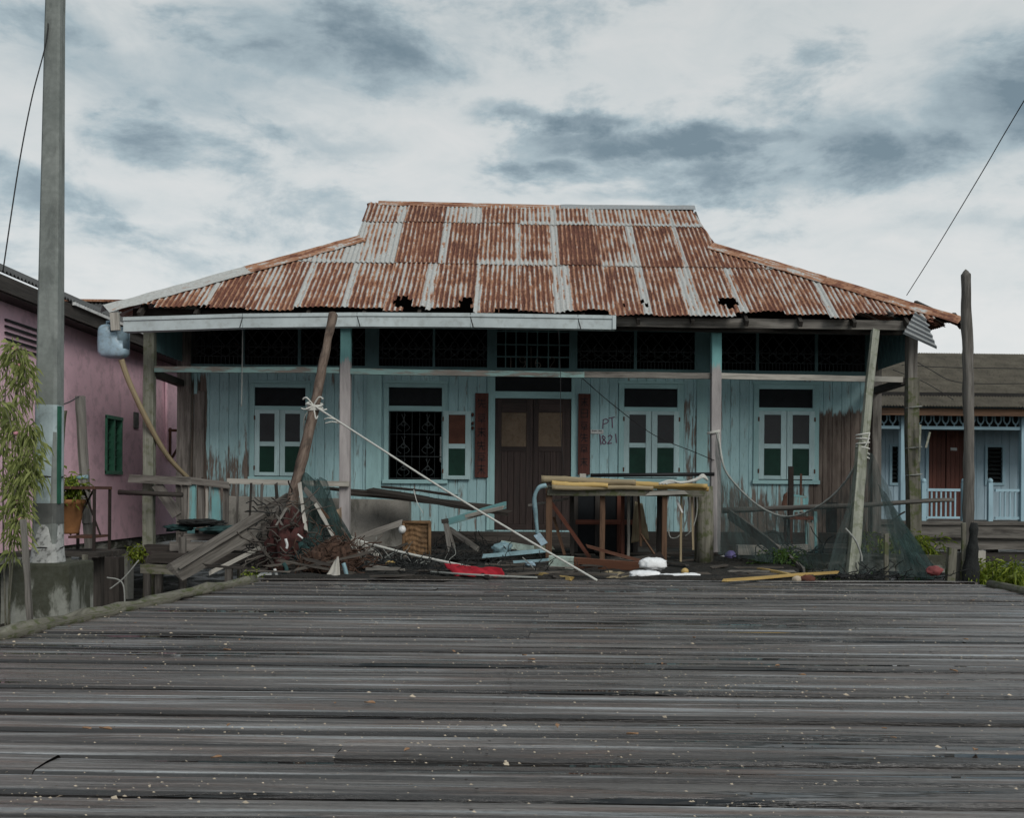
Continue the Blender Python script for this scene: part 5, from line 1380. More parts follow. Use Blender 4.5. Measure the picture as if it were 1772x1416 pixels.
# plank steps at the left corner
stp = thing('plank_steps', 'sagging grey plank steps below the left verandah corner', 'steps', (at(350, 1000, 14).x, 14, -.95))
for (l, r, py, Y, w, mm) in ((322, 470, 928, 15.2, .10, 'greywood'), (300, 478, 944, 14.9, .13, 'greywood'), (255, 400, 952, 15.1, .13, 'darkwood'), (262, 448, 966, 14.6, .15, 'darkwood'), (250, 330, 985, 14.3, .12, 'mosswood'), (344, 470, 981, 13.8, .055, 'greywood'), (270, 330, 970, 14.7, .10, 'greywood')):
    mb = MB(); p, q = at(l, py, Y), at(r, py + 2, Y); mb.bar(p, q, w, .14, hint=(0, 1, 0), seg=10, wob=.03, ragged=.05); mb.build('tread', M[mm], stp)
for (px, py0, Y) in ((256, 960, 15.5), (317, 930, 14.6), (396, 984, 13.75), (422, 984, 13.7), (276, 975, 14.9), (444, 984, 14.0)):
    mb = MB(); p = at(px, py0, Y); mb.bar((p.x, p.y, -1.1), p, .085, .085, seg=5, wob=.015); mb.build('post', M['greywood'], stp)
for i, (c, rad) in enumerate((((350, 905, 15.15), (.32, .2, .05)), ((400, 918, 15.0), (.42, .2, .06)), ((310, 914, 15.2), (.2, .14, .05)))):
    mb = MB(); mb.blob(at(*c), rad, 30, 14, .5, 2.5, seed=i * 3 + 1); tag(mb.build('tarpaulin', M['teal'] if i else M['netblack'], smooth=True), ['crumpled black sheet draped behind the left balusters', 'crumpled dark blue-green sheet lying on the plank steps', 'small dark blue-green sheet bunched by the corner post'][i], 'sheet')
mb = MB(); mb.bar(at(300, 994, 13.2), at(507, 868, 13.7), .27, .045, hint=(0, 1, .25), seg=14, wob=.02, ragged=.06)
mb.bar(at(310, 984, 13.17), at(470, 885, 13.55), .035, .03, hint=(0, 1, .25), seg=10, wob=.01)
tag(mb.build('slanting_plank', M['greywood']), 'wide grey plank slanting from the plank steps up to the leaning pole', 'plank')
mb = MB(); mb.bar(at(365, 990, 13.1), at(455, 945, 13.4), .05, .03, hint=(0, 1, 0), seg=8, wob=.02, ragged=.04)
tag(mb.build('slanting_batten', M['palewood']), 'pale narrow batten under the wide slanting plank', 'batten')

# ================================================================== LEANING POLE, ROPES, DEBRIS HEAP
lp = thing('leaning_pole', 'tall barky brown pole leaning against the eave', 'pole', at(488, 985, 12.9))
YL = 12.9
def lpY(py): return YL + (15.0 - YL) * (985 - py) / (985 - 545) * .87
pts = path([at(px, py, lpY(py)) for px, py in ((484, 985), (494, 930), (507, 862), (527, 780), (546, 695), (562, 615), (577, 543))], 8)
mb = MB(); mb.tube(pts, [.078 - .02 * i / len(pts) for i in range(len(pts))], 12, .28); mb.build('trunk', M['bark'], lp, smooth=True)
K = at(543, 702, lpY(702) - .08); mb = MB()
for i in range(5):
    c_ = K + Vector((random.uniform(-.01, .01), 0, random.uniform(-.05, .05))); a0 = random.uniform(-.4, .4)
    mb.tube([c_ + Vector((.095 * math.cos(t), .09 * math.sin(t) + .06, .03 * math.sin(t + a0) + .02 * a0)) for t in [k * .35 for k in range(19)]], .014, 6)
for dx, dz in ((-.14, .11), (.13, .12), (-.16, -.06), (.18, -.07), (.06, -.2), (-.1, .02)):
    mb.tube(path([K + Vector((0, -.02, 0)), K + Vector((dx * .6, -.05, dz * .9)), K + Vector((dx, -.03, dz * .7))], 4), .011, 6)
mb.build('rope_knot', M['rope'], lp, smooth=True)
mb = MB(); mb.tube(path([K, K + Vector((-.12, 0, -.15)), K + Vector((-.14, .05, -.35))], 6), .008, 5); mb.build('loose_end', M['ropegrey'], lp, smooth=True)
E1 = gp(1033, 1005, .03)
wire('stay_rope', 'tight white rope running from the leaning pole down to the deck', [K, K.lerp(E1, .25) + Vector((0, 0, -.02)), K.lerp(E1, .5) + Vector((0, 0, -.04)), K.lerp(E1, .75) + Vector((0, 0, -.03)), E1], .0125, 'rope', 'rope')
p = K.lerp(E1, .10); mb = MB(); mb.tube(path([p, p + Vector((-.1, -.02, .02)), p + Vector((-.16, 0, .0))], 5), .009, 5); mb.tube(path([p + Vector((.05, 0, -.05)), p + Vector((-.05, -.02, -.03)), p + Vector((-.15, 0, -.05))], 5), .009, 5)
tag(mb.build('rope_tail', M['rope'], smooth=True), 'frayed white rope tail tied near the top of the tight rope', 'rope')
wire('guy_rope', 'white rope lying across the black net heap from the grey sticks', [at(606, 932, 13.0), at(690, 955, 12.6), at(780, 975, 12.2), at(872, 994, 11.9)], .017, 'rope', 'rope')
wire('rope_strand', 'loose thin white strand dangling from the tight rope', [at(716, 848, 14.2), at(722, 870, 14.1), at(732, 888, 14.1)], .005, 'rope', 'rope')
# sticks fanned round the foot of the pole
ST = [((517, 835, 13.3), (530, 918, 12.7), .030, 'palewood', 'pale curved stick leaning just right of the leaning pole'),
      ((520, 836, 13.5), (555, 880, 13.2), .045, 'greywood', 'short thick grey stick at the top of the stick fan'),
      ((546, 872, 13.2), (578, 930, 12.7), .030, 'palewood', 'pale straight stick in front of the green net'),
      ((538, 860, 13.4), (590, 925, 12.9), .040, 'brownwood', 'brown lath slanting behind the pale straight stick'),
      ((572, 932, 12.8), (586, 955, 12.5), .036, 'greywood', 'stubby grey stick below the pale straight one'),
      ((582, 930, 12.9), (624, 993, 12.1), .036, 'greywood', 'long grey stick reaching the deck right of the heap'),
      ((590, 935, 12.9), (612, 1000, 12.0), .034, 'greywood', 'grey stick crossing beside the brown netting heap'),
      ((600, 930, 13.0), (620, 955, 12.8), .030, 'palewood', 'short pale stick near the foot of the post'),
      ((602, 928, 13.0), (654, 962, 12.6), .040, 'palewood', 'pale flat stick lying nearest the rattan crate'),
      ((575, 935, 12.9), (604, 928, 13.1), .05, 'brownwood', 'short brown cross stick tied over the grey sticks'),
      ((497, 880, 12.8), (478, 910, 12.5), .02, 'greywood', 'thin grey twig beside the foot of the leaning pole'),
      ((480, 893, 12.6), (489, 909, 12.5), .016, 'greywood', 'tiny grey twig above the maroon cloth')]
for a, b, w, mm, lab in ST:
    mb = MB(); A, B = at(*a), at(*b); mb.bar(A, B, w * 1.25, w, hint=(0, 1, 0), seg=8, wob=.02, ragged=.03); tag(mb.build('stick', M[mm]), lab, 'stick', 'sticks fanned round the leaning pole')
rg = random.Random(31)
for i in range(26):
    px = rg.uniform(455, 640); b_ = gp(px, rg.uniform(970, 1000)); b_.z = rg.uniform(.02, .12)
    th = rg.choice((rg.gauss(.9, .35), rg.gauss(2.2, .35), rg.gauss(.25, .25), rg.gauss(2.9, .2))); L = rg.uniform(.3, .85) * (1.1 if abs(th - 1.57) > .9 else .8)
    A = b_ + Vector((math.cos(th) * L, rg.uniform(-.1, .3), abs(math.sin(th)) * L * .8))
    mb = MB(); mb.bar(b_, A, rg.uniform(.014, .034), rg.uniform(.010, .022), hint=(0, 1, 0), seg=7, wob=.03, ragged=.05)
    tag(mb.build('splintered_stick', M[rg.choice(('greywood', 'rotten', 'darkwood', 'rotten'))]), 'thin splintered stick in the tangle round the leaning pole foot', 'stick', 'splintered sticks in the tangle')
# nets and cloth
mb = MB(); mb.sheet(at(500, 990, 12.6), at(612, 975, 12.5), at(564, 828, 13.6), at(524, 832, 13.6), 26, 30, .16, 2.6, seed=4); mb.sheet(at(530, 960, 12.7), at(610, 940, 12.9), at(552, 830, 13.7), at(540, 842, 13.6), 20, 24, .16, 2.2, seed=9)
tag(mb.build('draped_net', M['netgreen'], smooth=True), 'dark green net draped like a tent beside the leaning pole', 'net')
def tangle(name, label, c, rad, n, mat, r=.006, L=.5, cat='net', seed=1, lo=0.0):
    rg = random.Random(seed); mb = MB(); c = Vector(c)
    for i in range(n):
        p = c + Vector((rg.gauss(0, rad[0] * .5), rg.gauss(0, rad[1] * .5), 0)); p.z = c.z + abs(rg.gauss(0, rad[2] * .6)) * max(.1, 1 - ((p.x - c.x) / (rad[0] * 1.4)) ** 2)
        pts = [p]; d_ = Vector((rg.gauss(0, 1), rg.gauss(0, 1), rg.gauss(0, .5))).normalized()
        for k in range(5):
            d_ = (d_ + Vector((rg.gauss(0, .6), rg.gauss(0, .6), rg.gauss(0, .4) - .1))).normalized(); q = pts[-1] + d_ * L / 5; q.z = max(q.z, lo); pts.append(q)
        mb.tube(path(pts, 2), r * rg.uniform(.6, 1.4), 4, cap=False)
    return mb
def heap(name, label, c, rad, mat, cat, seed, amp=.45, sc=2.2, strands=0, smat=None, sr=.007, sL=.5):
    c = Vector(c); t = thing(name, label, cat, c)
    mb = MB(); mb.blob(c, rad, 44, 24, amp, sc, seed, flat=-.03); mb.build('heap', M[mat], t, smooth=True)
    if strands:
        mb = tangle('', '', c, rad, strands, None, sr, sL, seed=seed); mb.build('strands', M[smat or mat], t, smooth=True)
    return t
heap('brown_netting', 'rusty brown netting lump at the deck edge below the sticks', gp(568, 995) + Vector((0, .2, .06)), (.30, .24, .30), 'brownnet', 'netting', 3, .3, 3.0, 220, 'brownnet', .007, .35)
heap('cloth_heap', 'maroon cloth heap with rags piled round the leaning pole', gp(482, 990) + Vector((0, .6, .02)), (.26, .3, .56), 'maroon', 'cloth', 8, .6, 2.4, 170, 'rotten', .008, .5)
heap('cloth_heap', 'blue-green rag heap between maroon cloth and brown netting', gp(515, 990) + Vector((0, .55, .02)), (.24, .25, .30), 'teal', 'cloth', 13, .6, 2.6, 130, 'netblack', .008, .4)
heap('net_heap', 'brownish old net bundle left of the maroon cloth', gp(455, 985) + Vector((0, .75, .02)), (.22, .2, .55), 'rotten', 'net', 17, .5, 2.6, 150, 'netblack', .006, .5)
for i, (pts, r_, mm, lab) in enumerate((([(475, 985), (478, 995), (483, 1003)], .016, 'white', 'white plastic strip hanging from the maroon cloth'), ([(444, 998), (455, 994), (470, 995)], .018, 'white', 'white plastic strip curling on the deck edge at far left'), ([(490, 975), (496, 985), (492, 997)], .02, 'teal', 'turquoise rag tail between the heaps'), ([(594, 975), (598, 988), (601, 1002)], .022, 'paleblue', 'turquoise rag tail at the right of the brown netting'), ([(494, 933), (497, 943), (496, 950)], .016, 'white', 'small white scrap caught on the maroon cloth'), ([(515, 925), (522, 931), (524, 932)], .012, 'white', 'white crumb of plastic on the net tent'))):
    mb = MB(); mb.tube(path([at(px, py, 11.55) if py > 970 else at(px, py, 12.0) for px, py in pts], 5), r_, 7, .4); tag(mb.build('plastic_scrap', M[mm], smooth=True), lab, 'scrap')
mb = MB(); a = gp(560, 1002); mb.sheet(a + Vector((0, 0, .01)), gp(589, 1002) + Vector((0, 0, .01)), at(586, 963, 11.6), at(580, 970, 11.6), 10, 10, .05, 5, seed=6)
tag(mb.build('canvas_scrap', M['palewood'], smooth=True, solid=.006), 'pale stiff canvas scrap propped against the brown netting', 'canvas')
mb = MB(); mb.sheet(at(568, 905, 13.6), at(592, 915, 13.6), at(590, 880, 13.7), at(574, 888, 13.7), 10, 10, .08, 5, seed=16)
tag(mb.build('dry_frond', M['tanleaf'], smooth=True, solid=.006), 'dry tan palm sheath leaning by the painted post', 'frond')
# grey beam leaning on the cement wall
mb = MB(); mb.bar(at(608, 936, 14.6), at(694, 905, 14.9), .085, .05, hint=(0, 1, 0), seg=8, wob=.015, ragged=.04)
tag(mb.build('grey_beam', M['greywood']), 'grey beam rising from the sticks towards the rattan crate', 'beam')
# rattan crate and float
cb = gp(720, 977); YC = cb.y
rc = thing('rattan_crate', 'upright brown matted rattan crate among the black nets', 'crate', cb)
x0, x1, z1 = at(697, 940, YC).x, at(745, 940, YC).x, at(720, 904, YC).z
mb = MB(); nx, nz = 24, 34; vs = []; gc = []
for (fy, sgn) in ((YC, 1),):
    for j in range(nz + 1):
        for i in range(nx + 1):
            x = x0 + (x1 - x0) * i / nx; z = (z1) * j / nz; e = .022 * noise.noise(Vector((x * 30, z * 9, 0))) + .02 * math.sin(z * 95 + 2 * math.sin(x * 20)) * .5
            vs.append((x + .012 * noise.noise(Vector((z * 12, 3, i))), fy + e, z + .012 * noise.noise(Vector((x * 20, 1, 0))))); gc.append((z * .4, x, e))
fs = [(j * (nx + 1) + i, j * (nx + 1) + i + 1, (j + 1) * (nx + 1) + i + 1, (j + 1) * (nx + 1) + i) for j in range(nz) for i in range(nx)]
mb.add(vs, fs, gc, .2); mb.build('woven_front', M['wicker'], rc, smooth=True)
mb = MB(); mb.box(x0 + .01, x1 - .01, YC + .03, YC + .26, .0, z1 - .01); mb.build('body', M['wicker'], rc)
for x in (x0 + .012, x1 - .012):
    mb = MB(); mb.tube([(x, YC - .02, 0), (x, YC - .025, z1 / 2), (x, YC - .02, z1 + .01)], .02, 8, .3); mb.build('frame_rod', M['wicker'], rc, smooth=True)
mb = MB(); mb.tube([(x0, YC - .02, z1), (x1, YC - .02, z1)], .024, 8, .3); mb.build('frame_rod', M['wicker'], rc, smooth=True)
mb = MB(); mb.blob(at(696, 917, YC - .05), (.05, .05, .055), 16, 10, .08)
tag(mb.build('net_float', M['white'], smooth=True), 'round cream float hanging at the edge of the rattan crate', 'float')
# black net heaps
heap('net_heap', 'wide black tangled net heap spread before the house', gp(800, 975) + Vector((0, .0, .0)), (1.3, .7, .075), 'netblack', 'net', 21, .6, 3.6, 520, 'netblack', .005, .35)
heap('net_heap', 'low black net heap by the deck edge under the white rope', gp(690, 990) + Vector((0, .1, .0)), (.75, .35, .07), 'netblack', 'net', 27, .6, 3.5, 300, 'netblack', .005, .35)
heap('net_heap', 'dark net hump behind the rattan crate and a-frame', gp(790, 955) + Vector((.15, -.5, 0)), (.6, .4, .15), 'netblack', 'net', 31, .5, 3.0, 220, 'netblack', .005, .35)
mb = tangle('', '', gp(650, 985) + Vector((.1, .2, .02)), (.7, .25, .07), 130, None, .004, .35, seed=77)
tag(mb.build('twine_tangle', M['ropegrey'], smooth=True), 'tangle of grey twine lying left of the rattan crate', 'twine')
mb = tangle('', '', gp(820, 1000) + Vector((0, .1, .01)), (1.3, .15, .05), 170, None, .004, .35, seed=78)
tag(mb.build('twine_tangle', M['netblack'], smooth=True), 'tangle of dark twine along the deck edge before the red cloth', 'twine')
mb = MB(); rp = [(772, 980), (800, 984), (850, 992), (872, 996)]
top_ = [gp(px, py - 2, .1) for px, py in rp]; mb.sheet(gp(790, 997, .05), gp(876, 998, .04), gp(868, 985, .12), gp(768, 978, .14), 40, 14, .06, 5, seed=33)
tag(mb.build('red_cloth', M['red'], smooth=True, solid=.01), 'bright red cloth lying in the black nets', 'cloth')
wire('pale_twine', 'pale cord along the front of the red cloth', [gp(745, 990, .06), gp(800, 994, .07), gp(880, 998, .05), gp(930, 1000, .04)], .012, 'cord', 'ropegrey')
mb = MB(); mb.bar(gp(642, 978, .09), gp(700, 987, .07), .045, .02, hint=(0, 0, 1), seg=6, wob=.015, ragged=.04); tag(mb.build('lath', M['palewood']), 'bleached lath lying in front of the rattan crate', 'lath')
mb = MB(); mb.blob(gp(675, 975, .1), (.055, .04, .03), 14, 8, .4); tag(mb.build('orange_scrap', M['bamboo'], smooth=True), 'small orange scrap left of the rattan crate foot', 'scrap')
# a-frame
for a, b, w, lab in (((770, 905, 14.6), (778, 948, 14.2), .055, 'left leg of the small a-shaped stick pair'), ((774, 906, 14.6), (787, 948, 14.4), .035, 'thin middle stick of the small a-shaped pair'), ((778, 915, 14.6), (826, 951, 14.0), .07, 'flat pale board forming the right of the a-shaped pair')):
    mb = MB(); mb.bar(at(*a), at(*b), w, .03, hint=(0, 1, 0), seg=6, wob=.01, ragged=.02); tag(mb.build('propped_board', M['greywood']), lab, 'board', 'boards propped in an a-shape')
mb = MB(); mb.bar(at(764, 903, 14.58), at(776, 901, 14.58), .06, .05); tag(mb.build('wood_block', M['darkwood']), 'dark wood block on top of the a-shaped boards', 'block')
# pale blue plastic pieces
for i, (a, b, w, h, lab) in enumerate((((836, 963, 13.4), (944, 953, 13.6), .05, .03, 'long pale blue pipe lying over the nets left of the workbench'), ((868, 941, 14.1), (925, 950, 13.9), .09, .03, 'pale green lath behind the blue pipe'), ((880, 946, 14.2), (958, 948, 14.1), .05, .03, 'dull green lath nearest the door step'), ((890, 972, 12.9), (950, 968, 13.0), .03, .02, 'thin teal strip in front of the blue pipe'))):
    mb = MB(); mb.bar(at(*a), at(*b), w, h, hint=(0, 1, 0), seg=8, wob=.015, ragged=.03); tag(mb.build('plastic_strip', M[('paleblue', 'mint', 'greenwood', 'paleblue')[i]]), lab, 'strip')
mb = MB(); mb.blob(at(868, 950, 13.7), (.13, .1, .08), 22, 12, .45, 2.0, 5); tag(mb.build('plastic_bag', M['paleblue'], smooth=True), 'crumpled pale blue plastic bag left of the workbench', 'bag')
mb = MB(); mb.blob(at(918, 977, 12.6), (.06, .06, .03), 18, 10, .5, 2.0, 6); tag(mb.build('plastic_bag', M['jerry'], smooth=True), 'tiny bright blue plastic scrap under the tight rope', 'scrap')
wire('thin_twine', 'thin pale cord looping down to the orange stick', [at(904, 965, 12.6), at(915, 975, 12.5), at(928, 990, 12.0), gp(932, 996, .02)], .006, 'cord', 'ropegrey')
mb = MB(); mb.bar(gp(931, 993, .05), gp(988, 1002, .03), .06, .035, hint=(0, 0, 1), seg=6, wob=.015, ragged=.03); tag(mb.build('orange_stick', M['bamboo']), 'short orange-tan stick lying under the end of the tight rope', 'stick')

# ================================================================== WORKBENCH
YBn, YBk = 13.7, 14.6
zt0 = at(1080, 846, YBn).z
wb = thing('workbench', 'long brown timber workbench frame in front of the door', 'workbench', (at(1080, 900, YBn).x, 14.1, 0))
for px, Y, w, mm, bot in ((950, YBn, 11, 'brownwood', 980), (1043, YBn + .05, 9, 'brownwood', 974), (1078, YBk, 6, 'redwood', 962), (1150, YBn, 9, 'brownwood', 980), (1141, YBk, 8, 'darkwood', 965), (990, YBk, 7, 'darkwood', 960), (1179, YBn + .1, 4, 'bambooold', 978), (1088, YBk + .1, 5, 'palewood', 962)):
    p = at(px, 850, Y); mb = MB(); q = at(px, bot, Y); mb.bar((p.x, Y, min(q.z, .02)), (p.x, Y, zt0), w / F * Y, w / F * Y * .8, hint=(0, 1, 0), seg=6, wob=.01); mb.build('leg', M[mm], wb, bevel=.004)
mb = MB(); mb.bar(at(952, 852, YBn - .06), at(1216, 854, YBn - .06), .085, .035, hint=(0, 1, 0), seg=14, wob=.014, ragged=.05); mb.build('apron', M['mosswood'], wb)
mb = MB(); mb.bar(at(1120, 855, YBn - .1), at(1187, 852, YBn - .1), .05, .02, hint=(0, 1, 0), seg=8, wob=.012, ragged=.06); mb.build('batten', M['palewood'], wb)
mb = MB()
for i in range(5):
    y = YBn - .02 + i * .2; mb.bar((at(945, 848, YBn).x + random.uniform(-.05, .05), y + .1, zt0 + .02), (at(1214, 848, YBn).x + random.uniform(-.08, .08), y + .1, zt0 + .02), .19, .03, hint=(0, 0, 1), seg=10, wob=.012)
mb.build('top_boards', M['greenwood'], wb)
mb = MB(); mb.bar(at(954, 870, YBn + .04), at(1020, 965, YBn + .3), .05, .035, hint=(0, 1, 0), seg=6, wob=.01); mb.build('brace', M['redwood'], wb)
mb = MB(); mb.bar(at(958, 895, YBn + .2), at(976, 960, YBn + .3), .04, .03, hint=(0, 1, 0), seg=6, wob=.01); mb.build('brace', M['brownwood'], wb)
mb = MB(); mb.bar(at(914, 875, 14.4), at(985, 863, 14.4), .03, .03, seg=4, wob=.01); mb.build('cross_rod', M['greywood'], wb)
BB = [((937, 830, 13.68), (1100, 836, 13.6), .05, 'tan bamboo pole topmost at the left end of the workbench'), ((1020, 833, 13.75), (1224, 843, 13.6), .042, 'long yellow bamboo pole reaching the right end of the workbench'),
      ((955, 838, 13.6), (1052, 841, 13.55), .042, 'bright yellow split bamboo at the front left of the workbench'), ((955, 844, 13.55), (1130, 845, 13.6), .036, 'tan split bamboo lowest along the workbench front'), ((1060, 840, 13.7), (1226, 846, 13.66), .04, 'yellow bamboo under the long pole at the right end')]
for i, (a, b, r_, lab) in enumerate(BB):
    A, B = at(*a), at(*b); mb = MB(); m_ = 24; pts = [A.lerp(B, k / m_) + Vector((0, 0, .006 * math.sin(k * .3 + i))) for k in range(m_ + 1)]
    mb.tube(pts, [r_ * (1.12 if k % 6 == 0 else 1.0) * (1 - .25 * k / m_) for k in range(m_ + 1)], 9); tag(mb.build('bamboo_pole', M['bambooold'] if i in (0, 3) else M['bamboo'], smooth=True), lab, 'bamboo', 'bamboo poles lying on the workbench')
mb = MB(); R_ = rect(1003, 820, 1014, 829, 13.9); mb.box(R_[0], R_[1], 13.88, 13.97, R_[2], R_[3]); tag(mb.build('wood_block', M['palewood'], bevel=.006), 'small pale block standing on the bamboo below the right maroon board', 'block')
mb = MB()
for k in range(3):
    mb.tube(path([at(1140 + k * 6, 838, 13.5), at(1160, 832 + k * 2, 13.5), at(1180 + k * 5, 836 - k, 13.45), at(1205, 829 + k, 13.45), at(1216, 822 + k * 2, 13.45), at(1224, 831, 13.5)], 6), .016, 6)
tag(mb.build('rope_coil', M['rope'], smooth=True), 'white rope coils lying on the right end of the workbench', 'rope')
mb = MB(); mb.tube(path([at(945, 840, 13.6), at(932, 845, 13.58), at(925, 862, 13.6), at(927, 890, 13.65), at(930, 925, 13.7)], 6), [.028 + .004 * math.sin(k * .5) for k in range(25)], 10)
tag(mb.build('bent_pipe', M['paleblue'], smooth=True), 'bent pale blue plastic pipe hooked over the left workbench corner', 'pipe')
mb = MB(); mb.bar(at(929, 925, 13.62), at(942, 942, 13.6), .09, .02, hint=(0, 1, 0), seg=4, wob=.01, ragged=.02); tag(mb.build('plastic_strip', M['jerry']), 'bright blue plastic flap beside the left workbench leg', 'strip')
# things stored behind the bench
cbn = thing('old_cabinet', 'dark brown cabinet with dusty panes behind the workbench', 'cabinet', (at(1065, 960, 15.2).x, 15.3, .08))
R_ = rect(996, 848, 1100, 962, 15.1); mb = MB()
mb.box(R_[0], R_[1], 15.16, 15.5, .09, R_[3]); mb.build('body', M['innerdark'], cbn)
for px in (996, 1034, 1072, 1100):
    x = at(px, 900, 15.1).x; mb = MB(); mb.box(x - .035, x + .035, 15.1, 15.155, .09, R_[3]); mb.build('stile', M['darkwood'] if px != 1072 else M['redwood'], cbn)
mb = MB(); z = at(1040, 904, 15.1).z; mb.box(R_[0], R_[1], 15.09, 15.15, z - .035, z + .035); mb.build('mid_rail', M['redwood'], cbn)
for a, b in ((996, 1034), (1034, 1072), (1072, 1100)):
    xa_, xb_ = at(a, 900, 15.1).x + .036, at(b, 900, 15.1).x - .036
    for za, zb_ in ((.12, z - .036), (z + .036, R_[3] - .02)): mb = MB(); mb.box(xa_, xb_, 15.13, 15.14, za, zb_); mb.build('pane', M['panedark'], cbn)
mb = MB(); mb.sheet(at(1092, 940, 14.9), at(1124, 935, 14.8), at(1112, 872, 14.9), at(1098, 868, 14.9), 12, 14, .06, 4, seed=41); tag(mb.build('sacking', M['bambooold'], smooth=True, solid=.01), 'hanging tan sacking behind the right half of the workbench', 'sack')
mb = MB(); mb.bar(at(1109, 925, 14.0), at(1134, 962, 13.5), .022, .022, seg=4); sh = tag(mb.build('shovel', M['brownwood']), 'dark shovel with wooden shaft leaning under the workbench', 'shovel')
mb = MB(); A, B = at(1133, 960, 13.5), at(1147, 984, 13.3); mb.bar(A, B, .16, .02, hint=(0, 1, 0), seg=3, taper=1.1); ORG[sh.name] = ORG[sh.name]; mb.build('blade', M['iron'], sh)
mb = MB(); mb.bar(at(1197, 848, 13.8), at(1200, 952, 13.8), .026, .026, seg=6, wob=.01); tag(mb.build('hanging_stick', M['bambooold']), 'thin stick hanging under the right end of the workbench', 'stick')
mb = MB(); mb.bar(at(1105, 850, 14.2), at(1109, 945, 14.2), .03, .03, seg=6, wob=.01); tag(mb.build('hanging_stick', M['brownwood']), 'brown stick hanging in the middle of the workbench', 'stick')
for i, (a, b, lab) in enumerate((((1157, 856, 13.75), (1154, 877, 13.75), 'white paper strip hanging straight under the bench top'), ((1171, 866, 13.75), (1181, 888, 13.75), 'white paper strip slanting under the bench top'))):
    mb = MB(); mb.bar(at(*a), at(*b), .03, .004, hint=(0, 1, 0), seg=3, wob=.006, taper=.7); tag(mb.build('paper_strip', M['white']), lab, 'strip')
wire('hanging_rope', 'loose tan rope looping under the right end of the workbench', [at(1190, 850, 13.9), at(1192, 880, 13.9), at(1183, 915, 13.9), at(1172, 930, 13.9), at(1160, 930, 13.9), at(1156, 915, 13.9)], .009, 'rope', 'ropegrey')
wire('hanging_rope', 'second tan rope hanging beside the mossy post', [at(1205, 850, 13.9), at(1206, 885, 13.9), at(1198, 915, 13.9), at(1186, 928, 13.9)], .009, 'rope', 'ropegrey')
mb = MB(); p = at(1219, 845, 14.0); mb.tube([(p.x, 14.0, -.1), (p.x + .01, 14, .4), (p.x - .01, 14, zpx(1219, 842, 14.0))], .125, 14, .12); tag(mb.build('mossy_post', M['mosswood'], smooth=True), 'thick mossy post at the right end of the workbench', 'post')
mb = MB(); p, q = at(1022, 823, 15.5), at(1236, 821, 15.5); mb.tube([p, q], .028, 8); tag(mb.build('dark_rail', M['cable'], smooth=True), 'black rail running behind the workbench to the post', 'rail')
mb = MB(); mb.bar(at(1017, 945, 13.0), at(1112, 972, 12.6), .04, .03, hint=(0, 1, 0), seg=6, wob=.012, ragged=.03); tag(mb.build('slanting_batten', M['oar']), 'reddish batten slanting under the workbench middle', 'batten')
# brown board with mint end
pb_ = thing('brown_board', 'varnished brown board with a pale mint end before the workbench', 'board', gp(1045, 988))
A, B, Cc = at(950, 975, 12.75), at(993, 977, 12.7), at(1145, 982, 12.5)
mb = MB(); mb.bar(A, B, .19, .03, hint=(0, 1, .3)); mb.build('painted_end', M['mint'], pb_)
mb = MB(); mb.bar(B, Cc, .18, .028, hint=(0, 1, .3), seg=8, wob=.012, taper=.5); mb.bar(B + Vector((0, .1, -.06)), Cc + Vector((0, .1, -.03)), .07, .03, hint=(0, 1, .3), seg=8, wob=.012); mb.build('blade', M['oar'], pb_)
mb = MB(); mb.blob(gp(1054, 992, .02), (.06, .05, .03), 14, 8, .3); tag(mb.build('coconut_scrap', M['bambooold'], smooth=True), 'tan husk lying in front of the brown board', 'husk')
mb = MB(); mb.sheet(gp(1025, 1001, .01), gp(1100, 1002, .01), gp(1090, 992, .03), gp(1040, 992, .03), 14, 6, .02, 6, seed=51); tag(mb.build('flat_board', M['bambooold'], smooth=True, solid=.015), 'flat tan board on the ground left of the white foam', 'board')
mb = MB(); mb.blob(gp(1185, 990, .05), (.045, .045, .045), 14, 8, .15); tag(mb.build('orange_float', M['bamboo'], smooth=True), 'small orange float right of the white foam', 'float')
for c, rad, lab, s_ in (((1132, 999), (.155, .11, .075), 'rounded white foam block on top of the foam pieces', .10), ((1118, 1005), (.17, .12, .055), 'white foam lump at the left of the foam pieces', 0.02), ((1163, 1006), (.18, .10, .04), 'flat white foam slab in front', 0.012), ((1197, 1004), (.12, .10, .038), 'small white foam slab at the right of the foam pieces', 0.012)):
    mb = MB(); o_ = gp(c[0], c[1], 0); mb.blob(o_ + Vector((0, .1, s_ + rad[2] * .5)), rad, 30, 16, .22, 2.2, c[0], power=.75); tag(mb.build('foam_lump', M['foam'], smooth=True), lab, 'foam', 'white foam pieces at the deck edge')
for a, b, w, lab in (((1252, 1005, .05), (1449, 991, .20), .045, 'long yellow bamboo stick lying at the right deck edge'), ((1313, 985, .05), (1372, 996, .05), .06, 'short yellow bamboo lath crossing the long stick')):
    mb = MB(); A, B = gp(a[0], a[1], a[2]), gp(b[0], b[1], a[2]); B = A.lerp(B, 1.0); mb.bar(A, B, w, .03, hint=(0, 0, 1), seg=8, wob=.012, ragged=.02); tag(mb.build('bamboo_stick', M['bamboo']), lab, 'bamboo')
mb = MB(); mb.blob(gp(1264, 962, .06), (.085, .085, .075), 16, 10, .12); tag(mb.build('violet_ball', M['purple'], smooth=True), 'small violet plastic ball on the dark ground', 'ball')
mb = MB(); mb.blob(gp(1253, 965, .02), (.07, .06, .03), 14, 8, .4); tag(mb.build('pale_scrap', M['white'], smooth=True), 'pale scrap lying beside the violet ball', 'scrap')
